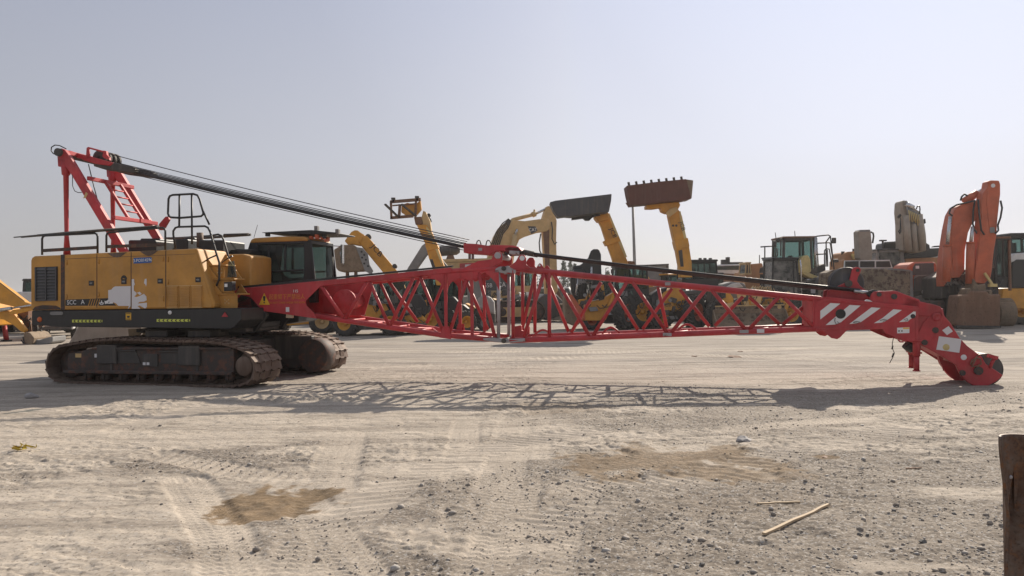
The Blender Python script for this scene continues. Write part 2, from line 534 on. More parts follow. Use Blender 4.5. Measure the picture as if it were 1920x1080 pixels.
def ground_fields(x, y):
    d = np.sqrt(x * x + y * y)
    near = np.exp(-np.maximum(0, d - 9) / 14.0)
    z = 0.035 * fbm(x * 0.22, y * 0.22, 3, 3)
    # gravel zones: foreground right and patches
    gp = 0.75 * fbm(x * 0.33 + 5, y * 0.5, 21, 4, 0.55) + 0.55 * fbm(x * 0.55 + 2, y * 1.9, 27, 4, 0.6) + 0.27 * np.tanh((x + 1.3 - 0.27 * (y - 5)) * 0.8) - 0.05 * np.clip(y - 9.5, 0, 8)
    gravel = smooth(-0.02, 0.24, gp)
    soft = 1 - gravel
    # trampled crust: dents and small clods drawn out sideways
    a = fbm(x * 2.1, y * 3.4, 5, 4, 0.55)
    b = fbm(x * 6.5, y * 10, 9, 3, 0.5)
    clod = np.maximum(0, fbm(x * 9.0, y * 13.0, 31, 3, 0.55) - 0.12)
    pit = np.maximum(0, -fbm(x * 3.3 + 9, y * 5.2, 41, 3, 0.5) - 0.18)
    trod = smooth(-0.25, 0.3, fbm(x * 0.5, y * 0.5, 77, 3))
    z = z + near * (0.020 * a * (0.35 + 0.65 * trod) + 0.008 * b + (0.03 * clod - 0.022 * pit) * (0.25 + 0.75 * trod) * (1 - 0.5 * gravel))
    z = z + near * gravel * 0.010 * fbm(x * 26, y * 30, 51, 2)
    # broken crust: small plates with sharp edges
    wx = x + 0.12 * fbm(x * 3, y * 3, 201, 2); wy = y + 0.12 * fbm(x * 3 + 4, y * 3 + 9, 203, 2)
    c1 = fbm(wx * 4.2, wy * 6.0, 211, 4, 0.55); c2 = fbm(wx * 10.5, wy * 12.0, 221, 3, 0.5)
    near2 = np.exp(-np.maximum(0, d - 11) / 9.0)
    z = z + near2 * (0.30 + 0.70 * trod) * (1 - 0.65 * gravel) * 0.72 * (0.018 * smooth(0.06, 0.13, c1) + 0.012 * smooth(0.10, 0.19, c2) - 0.016 * smooth(0.14, 0.22, -c1 * 0.6 - c2 * 0.5))
    # loose spill along the crane shadow
    bx, by = g2(600, 752)
    berm = np.exp(-((y - by - 0.05 * (x - bx)) / 0.35) ** 2) * smooth(-7.0, -4.6, x) * (1 - smooth(-3.2, -0.5, x))
    z = z + berm * (0.035 + 0.10 * np.maximum(0, fbm(x * 4.5, y * 6, 61, 4, 0.6)))
    tr = np.zeros(x.shape)
    for k, (pts, w, kind) in enumerate(TYRE_MARKS):
        m, ac, al = strip(x, y, pts, w)
        m = m * np.clip(0.25 + 1.6 * (fbm(x * 0.8, y * 0.8, 90 + k, 3) + 0.22), 0.0, 1.0)
        if kind:
            t = np.sin((al * 0.9 + np.abs(ac) * 0.9) * 2 * math.pi / 0.075) * np.sign(np.sin(ac * 2 * math.pi / 0.11) + 0.4)
            prof = 0.006 * t
        else:
            t = np.sin((al + ac * 0.6) * 2 * math.pi / 0.16)
            prof = 0.008 * t
        z = z * (1 - 0.75 * m) + m * (-0.018 + prof) + 0.75 * m * 0.035 * fbm(x * 0.22, y * 0.22, 3, 3)
        tr = np.maximum(tr, m)
    # damp, darker patches where water was spilt
    damp = np.zeros(x.shape)
    for (px, py, rx, ry, s) in ((500, 940, 0.56, 0.62, 1.0), (1270, 865, 1.1, 0.85, 0.75), (1225, 846, 0.45, 0.35, 0.5), (1420, 888, 0.5, 0.3, 0.5), (1400, 940, 0.8, 0.4, 0.15), (1040, 765, 0.9, 0.5, 0.3), (1545, 857, 0.14, 0.1, 0.9)):
        cx, cy = g2(px, py)
        e = ((x - cx) / rx) ** 2 + ((y - cy) / ry) ** 2 + 1.3 * fbm(x * 3, y * 3, 13, 4, 0.6) + 0.5 * fbm(x * 14, y * 14, 17, 3, 0.6)
        damp = np.maximum(damp, s * (1 - smooth(0.62, 1.12, e)))
    cx, cy = g2(500, 940)
    e = ((x - cx) / 0.6) ** 2 + ((y - cy) / 0.66) ** 2
    z = z - 0.03 * (1 - smooth(0.3, 1.15, e))
    # firm under the crane and the machines, so that they stand on it
    tx, ty = g2(1845, 722)
    ft = np.exp(-((x - tx) ** 2 + (y - ty) ** 2) / 0.35)
    z = z * (1 - ft) + 0.018 * ft
    z = z * (1 - 0.9 * smooth(22, 30, d))
    far_shade = smooth(10.5, 17, y) * (0.55 + 0.45 * smooth(-0.2, 0.2, fbm(x * 0.12, y * 0.9, 301, 4, 0.6)))  # darker far ground, painted to match the shade that near relief casts
    return z, gravel * near, damp, tr, np.where(y > 0, far_shade, 0)


def axis_steps(lo, hi, dense_lo, dense_hi, st, grow=1.35):
    mid = list(np.arange(dense_lo, dense_hi + st * 0.5, st))
    a = []; s = st; p = dense_hi
    while p < hi:
        s *= grow; p += s; a.append(min(p, hi))
    b = []; s = st; p = dense_lo
    while p > lo:
        s *= grow; p -= s; b.append(max(p, lo))
    return np.array(b[::-1] + mid + a)


xs = axis_steps(-1500, 1500, -8.6, 8.6, 0.0165, 1.10)
yl = [4.2]
while yl[-1] < 15.5: yl.append(yl[-1] + 0.0105 + 0.0017 * (yl[-1] - 4.2))
yl2 = [];  s_ = yl[-1] - yl[-2]; p_ = yl[-1]
while p_ < 3000: s_ *= 1.035 if p_ < 60 else 1.2; p_ += s_; yl2.append(p_)
yl0 = []; s_ = 0.0125; p_ = 4.2
while p_ > -300: s_ *= 1.18; p_ -= s_; yl0.append(p_)
ys = np.array(yl0[::-1] + yl + yl2)
GX, GY = np.meshgrid(xs, ys)
GZ, GG, GD, GT, GR = ground_fields(GX, GY)
nx_, ny_ = len(xs), len(ys)
co = np.stack([GX, GY, GZ], -1).reshape(-1, 3).astype(np.float32)
idx = (np.arange(ny_ - 1)[:, None] * nx_ + np.arange(nx_ - 1)[None, :]).ravel()
quads = np.stack([idx, idx + 1, idx + 1 + nx_, idx + nx_], -1).astype(np.int32)
me = bpy.data.meshes.new('ground')
me.vertices.add(len(co)); me.vertices.foreach_set('co', co.ravel())
me.loops.add(quads.size); me.loops.foreach_set('vertex_index', quads.ravel())
me.polygons.add(len(quads)); me.polygons.foreach_set('loop_start', np.arange(0, quads.size, 4, dtype=np.int32))
me.polygons.foreach_set('use_smooth', np.ones(len(quads), dtype=bool))
me.update(calc_edges=True)
for nm, arr in (('gravelly', GG), ('damp', GD), ('wheelmark', GT), ('far_relief_shade', GR)):
    at = me.attributes.new(nm, 'FLOAT', 'POINT'); at.data.foreach_set('value', arr.ravel().astype(np.float32))
ground = bpy.data.objects.new('ground', me); C.objects.link(ground)
tag(ground, kind='structure')


def ground_z(x, y):
    z = ground_fields(np.array([float(x)]), np.array([float(y)]))[0]
    return float(z[0])


m, nt, out = newmat('dusty sand and gravel')
b = N(nt, 'ShaderNodeBsdfPrincipled')
tc = N(nt, 'ShaderNodeTexCoord'); v = tc.outputs['Object']
ag = N(nt, 'ShaderNodeAttribute', attribute_name='gravelly').outputs['Fac']
ad = N(nt, 'ShaderNodeAttribute', attribute_name='damp').outputs['Fac']
aw = N(nt, 'ShaderNodeAttribute', attribute_name='wheelmark').outputs['Fac']
n_big = noise(nt, 0.35, 5, 0.65, v)
n_mid = noise(nt, 2.6, 6, 0.7, v)
n_fine = noise(nt, 34, 6, 0.75, v)
n_grit = noise(nt, 120, 3, 0.8, v)
sand = mixc(nt, ramp(nt, n_big, [(0.3, 0.0), (0.72, 1.0)]), (0.535, 0.465, 0.388), (0.46, 0.399, 0.332))
sand = mixc(nt, ramp(nt, n_mid, [(0.45, 0.0), (0.72, 0.8)]), sand, (0.40, 0.342, 0.278))
sand = mixc(nt, ramp(nt, n_fine, [(0.47, 0.0), (0.75, 0.6)]), sand, (0.22, 0.186, 0.15))
mpx = N(nt, 'ShaderNodeMapping'); mpx.inputs['Scale'].default_value = (0.30, 3.2, 1.0); nt.links.new(v, mpx.inputs['Vector'])
n_str = noise(nt, 1.0, 6, 0.72, mpx.outputs[0], 0.4)
sand = mixc(nt, ramp(nt, n_str, [(0.46, 0.0), (0.62, 0.75)]), sand, (0.24, 0.204, 0.168))
sand = mixc(nt, ramp(nt, n_str, [(0.30, 0.5), (0.42, 0.0)]), sand, (0.47, 0.40, 0.325))
grav = mixc(nt, ramp(nt, n_fine, [(0.35, 0.0), (0.7, 1.0)]), (0.225, 0.184, 0.144), (0.105, 0.088, 0.072))
vo = N(nt, 'ShaderNodeTexVoronoi'); vo.inputs['Scale'].default_value = 45; nt.links.new(v, vo.inputs['Vector'])
grav = mixc(nt, ramp(nt, vo.outputs['Distance'], [(0.12, 0.5), (0.3, 0.0)]), grav, (0.33, 0.32, 0.31))
vg = N(nt, 'ShaderNodeTexVoronoi'); vg.inputs['Scale'].default_value = 62; vg.inputs['Randomness'].default_value = 1.0; nt.links.new(v, vg.inputs['Vector'])
gs_ = N(nt, 'ShaderNodeSeparateColor'); nt.links.new(vg.outputs['Color'], gs_.inputs[0])
cell = ramp(nt, gs_.outputs[0], [(0.0, (0.10, 0.087, 0.075)), (0.3, (0.18, 0.15, 0.122)), (0.7, (0.30, 0.255, 0.208)), (0.92, (0.42, 0.40, 0.38)), (1.0, (0.58, 0.55, 0.51))])
gfac = N(nt, 'ShaderNodeMath', operation='MULTIPLY'); nt.links.new(ramp(nt, gs_.outputs[1], [(0.25, 0.0), (0.4, 0.85)]), gfac.inputs[0]); gfac.inputs[1].default_value = 0.8
grav = mixc(nt, gfac.outputs[0], grav, cell)
sfac = N(nt, 'ShaderNodeMath', operation='MULTIPLY'); nt.links.new(ramp(nt, gs_.outputs[2], [(0.82, 0.0), (0.86, 1.0)]), sfac.inputs[0]); sfac.inputs[1].default_value = 0.55
sand = mixc(nt, sfac.outputs[0], sand, cell)
gm = N(nt, 'ShaderNodeMath', operation='MULTIPLY'); nt.links.new(ag, gm.inputs[0])
nt.links.new(ramp(nt, n_mid, [(0.3, 0.55), (0.65, 1.0)]), gm.inputs[1])
ap = N(nt, 'ShaderNodeAttribute', attribute_name='far_relief_shade').outputs['Fac']  # far darkening mixed into the sand colour in place of relief shade
pm_ = N(nt, 'ShaderNodeMath', operation='MULTIPLY'); nt.links.new(ap, pm_.inputs[0]); pm_.inputs[1].default_value = 0.85
pk = mixc(nt, ramp(nt, n_str, [(0.40, 0.0), (0.60, 1.0)]), (0.345, 0.305, 0.267), (0.185, 0.162, 0.14))
sand = mixc(nt, pm_.outputs[0], sand, pk)
col = mixc(nt, gm.outputs[0], sand, grav)
wm = N(nt, 'ShaderNodeMath', operation='MULTIPLY'); nt.links.new(aw, wm.inputs[0]); wm.inputs[1].default_value = 0.5
col = mixc(nt, wm.outputs[0], col, (0.50, 0.43, 0.355))
dampc = mixc(nt, ramp(nt, noise(nt, 5, 6, 0.7, v), [(0.36, 0.0), (0.64, 1.0)]), (0.11, 0.072, 0.036), (0.25, 0.17, 0.095))
dm = N(nt, 'ShaderNodeMath', operation='MULTIPLY'); nt.links.new(ad, dm.inputs[0])
nt.links.new(ramp(nt, n_fine, [(0.25, 0.72), (0.7, 1.0)]), dm.inputs[1])
col = mixc(nt, dm.outputs[0], col, dampc)
nt.links.new(col, b.inputs['Base Color']); b.inputs['Roughness'].default_value = 0.95
b.inputs['Specular IOR Level'].default_value = 0.2
hsum = N(nt, 'ShaderNodeMath', operation='MULTIPLY_ADD'); nt.links.new(n_fine, hsum.inputs[0]); hsum.inputs[1].default_value = 1.0
nt.links.new(n_grit, hsum.inputs[2])
bp = N(nt, 'ShaderNodeBump'); bp.inputs['Strength'].default_value = 0.5; bp.inputs['Distance'].default_value = 0.014
nt.links.new(hsum.outputs[0], bp.inputs['Height']); nt.links.new(bp.outputs[0], b.inputs['Normal'])
nt.links.new(b.outputs[0], out.inputs[0])
me.materials.append(m); M['ground'] = m


# ------------------------------------------------------------------ loose stones
def stone_shapes(n=10):
    t = (1 + 5 ** 0.5) / 2
    V = np.array([(-1, t, 0), (1, t, 0), (-1, -t, 0), (1, -t, 0), (0, -1, t), (0, 1, t), (0, -1, -t), (0, 1, -t), (t, 0, -1), (t, 0, 1), (-t, 0, -1), (-t, 0, 1)]) / 1.9
    F = np.array([(0, 11, 5), (0, 5, 1), (0, 1, 7), (0, 7, 10), (0, 10, 11), (1, 5, 9), (5, 11, 4), (11, 10, 2), (10, 7, 6), (7, 1, 8), (3, 9, 4), (3, 4, 2), (3, 2, 6), (3, 6, 8), (3, 8, 9), (4, 9, 5), (2, 4, 11), (6, 2, 10), (8, 6, 7), (9, 8, 1)])
    out = []
    for i in range(n):
        s = V * (0.62 + 0.6 * RNG.random((12, 1)))
        s = s * np.array([1, 0.62 + 0.35 * RNG.random(), 0.35 + 0.35 * RNG.random()])
        out.append(s)
    return out, F


SHAPES, SF = stone_shapes()
NS = 150000
sx_ = RNG.uniform(-8, 9, NS); sy_ = 4.2 + (17 - 4.2) * RNG.random(NS) ** 1.5
zz, gg, dd, tt, rr_ = ground_fields(sx_, sy_)
clump = smooth(-0.15, 0.35, fbm(sx_ * 1.3, sy_ * 1.7, 101, 4, 0.6))
keep = RNG.random(NS) < (0.05 + 0.55 * gg * (0.25 + 0.75 * clump)) * (1 - 0.9 * dd)
sx_, sy_, zz, gg = sx_[keep], sy_[keep], zz[keep], gg[keep]
sz = 0.0042 + 0.0085 * RNG.random(len(sx_)) ** 2.2 + 0.026 * (RNG.random(len(sx_)) ** 34)
sz *= (0.65 + 0.5 * gg)
vs = []; fs = []; tone = []
for i in range(len(sx_)):
    a = RNG.random() * 6.283; ca, sa = math.cos(a), math.sin(a)
    p = SHAPES[i % 10] * sz[i]
    q = np.stack([p[:, 0] * ca - p[:, 1] * sa + sx_[i], p[:, 0] * sa + p[:, 1] * ca + sy_[i], p[:, 2] + zz[i] + sz[i] * 0.12], -1)
    vs.append(q); fs.append(SF + 12 * i); tone.append(np.full(12, RNG.random()))
vs = np.concatenate(vs).astype(np.float32); fs = np.concatenate(fs).astype(np.int32); tone = np.concatenate(tone).astype(np.float32)
me = bpy.data.meshes.new('gravel')
me.vertices.add(len(vs)); me.vertices.foreach_set('co', vs.ravel())
me.loops.add(fs.size); me.loops.foreach_set('vertex_index', fs.ravel())
me.polygons.add(len(fs)); me.polygons.foreach_set('loop_start', np.arange(0, fs.size, 3, dtype=np.int32))
me.update(calc_edges=True)
at = me.attributes.new('tone', 'FLOAT', 'POINT'); at.data.foreach_set('value', tone)
gravel = bpy.data.objects.new('gravel', me); C.objects.link(gravel)
tag(gravel, 'loose grey and tan gravel scattered over the dusty ground', 'gravel', kind='stuff')
m, nt, out = newmat('loose stone')
b = N(nt, 'ShaderNodeBsdfPrincipled')
tn = N(nt, 'ShaderNodeAttribute', attribute_name='tone').outputs['Fac']
c = ramp(nt, tn, [(0.0, (0.15, 0.135, 0.125)), (0.25, (0.29, 0.25, 0.21)), (0.7, (0.40, 0.345, 0.29)), (0.9, (0.42, 0.41, 0.40)), (1.0, (0.65, 0.62, 0.58))])
nt.links.new(mixc(nt, noise(nt, 90, 3), c, (0.28, 0.24, 0.20)), b.inputs['Base Color']); b.inputs['Roughness'].default_value = 0.9
nt.links.new(b.outputs[0], out.inputs[0]); me.materials.append(m); M['stone'] = m

# the larger single stones
M['dark_stone'] = plain('dark stone', (0.14, 0.13, 0.12), 0.9, 0, 0.35, 30)
M['pale_stone'] = plain('pale stone', (0.36, 0.33, 0.30), 0.9, 0, 0.25, 30)


def rock(name, label, cat, px, py, size_px, mat, flat=0.55, group=None, seed=0):
    p = ground_at(px, py); z = ground_z(p.x, p.y)
    r = size_px / FPX * p.y / 2
    bm = bmesh.new(); bmesh.ops.create_icosphere(bm, subdivisions=3, radius=1.0)
    rs = random.Random(seed)
    pl = [(Vector((rs.uniform(-1, 1), rs.uniform(-1, 1), rs.uniform(-1, 1))).normalized(), rs.uniform(0.45, 0.8)) for _ in range(9)]
    for vv in bm.verts:
        for n_, d_ in pl:
            e = vv.co.dot(n_) - d_
            if e > 0: vv.co -= n_ * e
        vv.co *= 1 + 0.06 * math.sin(vv.co.x * 9 + seed) * math.sin(vv.co.y * 8)
        vv.co = Vector((vv.co.x * r, vv.co.y * r * 0.8, vv.co.z * r * flat + r * flat * 0.3))
    me = bpy.data.meshes.new(name); bm.to_mesh(me); bm.free(); me.materials.append(mat)
    o = bpy.data.objects.new(name, me); C.objects.link(o); o.location = (p.x, p.y, z)
    o.rotation_euler = (0, 0, rs.uniform(0, 3))
    tag(o, label, cat, group)
    return o


for i, (px, py, s, dk) in enumerate([(1338, 963, 11, 1), (1445, 955, 13, 0), (1281, 986, 12, 1), (1675, 962, 12, 1), (1697, 975, 11, 0), (1731, 1021, 17, 1), (1612, 1003, 12, 1),
                                     (1627, 1003, 10, 1), (1565, 1030, 12, 0), (1317, 1061, 17, 1), (1288, 1068, 16, 1), (1268, 1066, 12, 0), (1383, 1053, 10, 1), (1790, 968, 12, 1), (1822, 970, 10, 1), (1640, 975, 11, 0),
                                     (1763, 1020, 14, 1), (301, 797, 9, 1), (541, 1018, 10, 0), (302, 949, 9, 1), (270, 905, 8, 1), (1475, 1004, 9, 0)]):
    rock('stone', 'small loose grey stone lying on the dusty gravel ground', 'stone', px, py, s, M['dark_stone' if dk else 'pale_stone'], 0.6, 'single stones in front of the crane', 40 + i)
# ================================================================== the crawler crane
YAW_U, YAW_T = 10.0, 17.0
CPOS = (-6.75, 16.37)
U = Fr('crawler_crane', 'yellow crawler crane with its long red lattice boom lowered to the dusty ground', 'crane', CPOS, YAW_U)
T = Fr(None, None, None, CPOS, YAW_T)
R = U.root
GN, GF = -1.72, 0.88          # outer face of the near track, inner face of the far one
TW = 0.84


def turn(o):
    o.rotation_euler = (0, 0, -rad(YAW_T - YAW_U)); return o


# ---- tracks
outl = [(432, 727), (377, 727), (300, 725.5), (215, 723), (118, 719.5), (97, 713), (87, 701), (84, 688), (86, 672), (94, 657), (109, 647.5), (143, 641.5), (167, 637), (215, 634), (296, 636.5), (340, 638),
        (377, 637.5), (410, 641), (440, 648), (462, 658), (474, 670), (479, 686), (478, 702), (472, 714), (458, 723)]
path = [Vector((p[0], p[1])) for p in T.poly(outl, GN)]
# resample
loop = path + [path[0]]
seg = [(loop[i + 1] - loop[i]).length for i in range(len(path))]
LEN = sum(seg)
NSH = 64
pitch = LEN / NSH


def on_path(d):
    d = d % LEN
    for i, L in enumerate(seg):
        if d <= L: return loop[i].lerp(loop[i + 1], d / L)
        d -= L
    return loop[0]


def crawler_belt(g0, w):
    mb = MB(); pins = MB()
    g1 = g0 + w
    tabs = [0.0, .10, .10, .22, .22, .34, .34, .5, .5, .62, .62, .78, .78, .9, .9, 1.0]
    lead = [0, 0, 1, 1, 0, 0, 1, 1, 0, 0, 1, 1, 0, 0, 1, 1]
    for k in range(NSH):
        a = on_path(k * pitch); b = on_path((k + 1) * pitch)
        d = (b - a); L = d.length; t = d / L
        n = Vector((t.y, -t.x))            # loop runs so that this points outwards
        c = (a + b) / 2
        if n.dot(c - Vector((sum(p.x for p in path) / len(path), sum(p.y for p in path) / len(path)))) < 0: n = -n
        th = 0.045
        ov = 0.022
        front = []; back = []
        for f, l in zip(tabs, lead):
            g = g0 + f * w
            front.append((L / 2 - 0.004 + ov * l, g)); back.append((-L / 2 + 0.012 + ov * l - 0.002, g))
        poly = front + back[::-1]

        def pt(u, g, h): return (c.x + t.x * u + n.x * h, g, c.y + t.y * u + n.y * h)
        # outer face tips slightly, like overlapping scales
        top = [pt(u, g, 0.034 * (u / L)) for u, g in poly]
        bot = [pt(u, g, -th) for u, g in poly]
        mb.loft(top, bot)
        # low ribs and the link lugs on the inside
        for f in (0.3, 0.7):
            gg_ = g0 + f * w
            mb.obox(pt(0, gg_, 0.007), Vector((t.x, 0, t.y)) * (L * 0.30), Vector((0, w * 0.09, 0)), Vector((n.x, 0, n.y)) * 0.008)
        for f in (0.42, 0.58):
            gg_ = g0 + f * w
            mb.obox(pt(0, gg_, -th - 0.04), Vector((t.x, 0, t.y)) * (L * 0.46), Vector((0, 0.03, 0)), Vector((n.x, 0, n.y)) * 0.04)
    return mb


def crawler(g0):
    near = g0 < 0
    o = turn(crawler_belt(g0, TW).build('crawler_track', M['track'], R))
    S_ = lambda px, py: T.S(px, py, GN)
    # side frame box
    f = MB()
    fr = [S_(*p) for p in ((118, 697), (120, 663), (135, 661), (168, 653), (205, 650), (300, 652.5), (432, 653), (432, 703), (300, 701))]
    f.prism(fr, g0 + 0.10, g0 + TW - 0.10)
    f.prism([S_(*p) for p in ((115, 694), (432, 698), (432, 704), (115, 700))], g0 + 0.03, g0 + 0.10)
    f.prism([S_(*p) for p in ((168, 652), (430, 652), (430, 656), (168, 656))], g0 + 0.05, g0 + 0.10)
    so = f.build('track_frame', M['trackframe'], o, 0.008)
    d = MB()
    for (x0, x1, y0, y1) in ((207, 257, 660, 682), (295, 358, 662, 683)):
        d.prism([S_(x0, y1), S_(x1, y1), S_(x1 - 8, y0), S_(x0, y0)], g0 + 0.085, g0 + 0.10)
        d.prism([S_(x0 - 2, y0 - 1), S_(x1 - 8, y0 - 1), S_(x1 - 8, y0 - 4), S_(x0 - 2, y0 - 4)], g0 + 0.06, g0 + 0.10)
    d.prism([S_(262, 688), (S_(290, 688)), S_(290, 664), S_(262, 664)], g0 + 0.07, g0 + 0.10)
    d.prism([S_(362, 700), (S_(366, 700)), S_(366, 656), S_(362, 656)], g0 + 0.08, g0 + 0.10)
    d.prism([S_(200, 697), (S_(204, 697)), S_(204, 654), S_(200, 654)], g0 + 0.08, g0 + 0.10)
    d.build('cover_plate', M['dark'], o, 0.004)
    if near:
        q = MB()
        q.prism([S_(134, 671), S_(145, 671), S_(145, 663.5), S_(134, 663.5)], g0 + 0.092, g0 + 0.10)
        q.build('tag_plate', M['faded_yellow'], o)
        q = MB()
        q.prism([S_(170, 671), S_(193, 671), S_(193, 664), S_(170, 664)], g0 + 0.092, g0 + 0.10)
        q.prism([S_(263, 685), S_(268, 685), S_(268, 680), S_(263, 680)], g0 + 0.066, g0 + 0.07)
        q.prism([S_(270, 685), S_(275, 685), S_(275, 680), S_(270, 680)], g0 + 0.066, g0 + 0.07)
        q.build('tag_plate', M['white_film'], o)
    # drive end and idler
    c = S_(455, 687)
    w = MB()
    w.lathe((c[0], g0 + 0.02, c[1]), (0, 1, 0), [(0.001, 0.0), (0.17, 0.0), (0.185, 0.015), (0.185, 0.10), (0.22, 0.12), (0.22, 0.2), (0.27, 0.22), (0.27, 0.6), (0.001, 0.6)], 40)
    for k in range(8):
        a = k * math.pi / 4
        w.cyl((c[0] + 0.205 * math.cos(a), g0 + 0.125, c[1] + 0.205 * math.sin(a)), (c[0] + 0.205 * math.cos(a), g0 + 0.155, c[1] + 0.205 * math.sin(a)), 0.014, 6)
    w.build('drive_wheel', M['track'], o)
    c = S_(112, 684)
    w = MB()
    w.lathe((c[0], g0 + 0.2, c[1]), (0, 1, 0), [(0.001, 0.0), (0.1, 0.0), (0.12, 0.03), (0.27, 0.06), (0.29, 0.08), (0.29, 0.38), (0.001, 0.38)], 36)
    w.build('idler_wheel', M['trackframe'], o)
    for k in range(9):
        c = S_(150 + k * 33.5, 706.5 + k * 0.3)
        w = MB()
        w.lathe((c[0], g0 + 0.14, c[1] + 0.0), (0, 1, 0), [(0.001, 0), (0.06, 0), (0.075, 0.02), (0.105, 0.03), (0.105, 0.10), (0.085, 0.12), (0.085, 0.42), (0.105, 0.44), (0.105, 0.52), (0.001, 0.54)], 20)
        w.box(c[0] - 0.03, c[0] + 0.03, g0 + 0.11, g0 + 0.14, c[1] - 0.05, c[1] + 0.10)
        w.build('track_roller', M['trackframe'], o)
    if not near:      # inner drum of the final drive shows on the far track
        q = MB(); c = S_(455, 687)
        q.cyl((c[0], g0 - 0.20, c[1]), (c[0], g0 + 0.15, c[1]), 0.36, 32, 0.38)
        q.cyl((c[0] - 0.55, g0 - 0.1, c[1]), (c[0] - 0.55, g0 + 0.15, c[1]), 0.30, 28)
        q.box(c[0] - 1.9, c[0] - 0.4, g0 - 0.02, g0 + 0.12, c[1] - 0.26, c[1] + 0.24)
        q.build('final_drive', M['trackframe'], o, 0.01)
    return o


crawler(GN); crawler(GF)
# ---- carbody between the tracks
mb = MB()
mb.box(-0.95, 0.95, -0.95, 0.95, 0.34, 0.86)
for s0 in (-1.25, 0.75):
    mb.box(s0, s0 + 0.5, -1.68, 1.68, 0.42, 0.80)
mb.box(0.2, 2.2, 0.75, 0.88, 0.35, 0.86)
turn(mb.build('carbody', M['dark'], R, 0.015))
mb = MB(); mb.lathe((0, 0, 0.86), (0, 0, 1), [(0.001, 0), (0.72, 0), (0.78, 0.02), (0.78, 0.1), (0.70, 0.11), (0.70, 0.22), (0.001, 0.22)], 44)
mb.build('slew_ring', M['dark'], R)
mb = MB()
for s in (-0.5, 0.45): mb.box(s, s + 0.5, -1.3, -0.4, 0.95, 1.08)
mb.box(-1.0, 1.5, -0.9, 0.9, 1.02, 1.10)
mb.build('slew_frame', M['dark'], R, 0.01)

# ---- deck (black band)
GB = -1.5
mb = MB()
mb.prism(U.poly([(59, 583), (59, 609), (108, 612.5), (433, 617), (440, 612), (452, 600), (452, 578.5), (401, 578.5)], GB), GB, -0.55)
mb.prism(U.poly([(59, 583), (59, 609), (108, 612.5), (433, 617), (470, 611), (470, 579), (401, 578.5)], GB), 0.55, 1.5)
mb.prism(U.poly([(59, 583), (59, 609), (108, 612.5), (240, 614), (240, 583)], GB), -0.55, 0.55)
deck = mb.build('deck', M['black'], R, 0.012)
# heavy foot brackets carrying the boom
mb = MB()
for g in (-0.62, 0.50):
    mb.prism(U.poly([(300, 617), (300, 585), (430, 575), (452, 552), (470, 556), (500, 590), (478, 622), (440, 628), (380, 628)], -0.62), g, g + 0.12)
mb.prism(U.poly([(380, 628), (440, 628), (478, 615), (478, 605), (380, 610)], -0.62), -0.5, 0.5)
mb.build('boom_foot_bracket', M['black'], R, 0.01)
q = MB(); q.prism(U.poly([(416, 594), (428, 594), (422, 585)], GB), GB - 0.012, GB); q.build('warning_triangle', M['red'], deck)
q = MB(); q.prism(U.poly([(236, 600), (246, 600), (246, 586.5), (236, 586.5)], GB), GB - 0.004, GB)
pl = q.build('safety_label', M['yellow_mark'], deck)
q = MB(); q.prism(U.poly([(237, 589), (245, 589), (245, 587.5), (237, 587.5)], GB), GB - 0.007, GB - 0.004)
q.prism(U.poly([(237, 599), (245, 599), (245, 597.5), (237, 597.5)], GB), GB - 0.007, GB - 0.004)
q.prism(U.poly([(239, 596), (243, 596), (244, 592), (238, 592)], GB), GB - 0.006, GB - 0.004)
q.build('print', M['black_mark'], pl)
for x0, x1, y in ((135.5, 192, 602), (294, 356.5, 600.8)):
    q = MB(); q.prism(U.poly([(x0, y + 2.6), (x1, y + 2.3), (x1, y - 2.3), (x0, y - 2.6)], GB), GB - 0.004, GB)
    st = q.build('reflective_strip', M['lime'], deck)
    q = MB(); nchev = 8; step = (x1 - x0) / nchev
    for k in range(nchev):
        a = x0 + step * (k + 0.35)
        q.prism(U.poly([(a, y), (a + 2.2, y - 2.1), (a + 4.6, y - 2.1), (a + 2.4, y), (a + 4.6, y + 2.1), (a + 2.2, y + 2.1)], GB), GB - 0.007, GB - 0.004)
    q.build('chevron_print', M['black_mark'], st)
q = MB(); c = U.P(107, 587.5, GB)
q.prism([(c.x + 0.15 * math.copysign(abs(math.cos(a)) ** 0.5, math.cos(a)), c.z + 0.036 * math.copysign(abs(math.sin(a)) ** 0.6, math.sin(a))) for a in [i * math.pi / 10 for i in range(20)]], GB - 0.02, GB)
q.build('maker_plate', M['grey'], deck)
q = MB(); c = U.P(74.5, 599, GB); q.lathe((c.x, GB - 0.025, c.z), (0, 1, 0), [(0.001, 0), (0.045, 0.003), (0.055, 0.02), (0.055, 0.026)], 20); o = q.build('side_lamp', M['lens_orange'], deck); 
q = MB(); c = U.P(318.5, 586, GB); q.lathe((c.x, GB - 0.012, c.z), (0, 1, 0), [(0.001, 0), (0.036, 0.002), (0.04, 0.012)], 20); q.build('round_label', M['white_mark'], deck)

# ---- near machinery house
body = [(57, 582), (57, 489), (58.5, 483), (64, 480), (114, 478), (182, 474.5), (246, 471.5), (311, 468.5), (369, 465.8), (402, 570), (401, 577.5)]
house = MB().prism(U.poly(body, GB), GB, -0.45).build('engine_house', M['crane_yellow'], R, 0.035, 3)
# roof crown behind, so that the roof is not a knife edge
mb = MB()
mb.prism(U.poly([(60, 582), (60, 492), (116, 486), (300, 478), (366, 474), (395, 577)], GB), 0.72, 1.5)
mb.build('engine_house', M['crane_yellow'], R, 0.035, 3)
# dark gap behind the rear pillar
q = MB(); q.prism(U.poly([(114.2, 581), (121.5, 580.5), (121.5, 477.0), (114.2, 477.6)], GB), GB - 0.004, GB - 0.0005); q.build('pillar_gap', M['trackframe'], house)
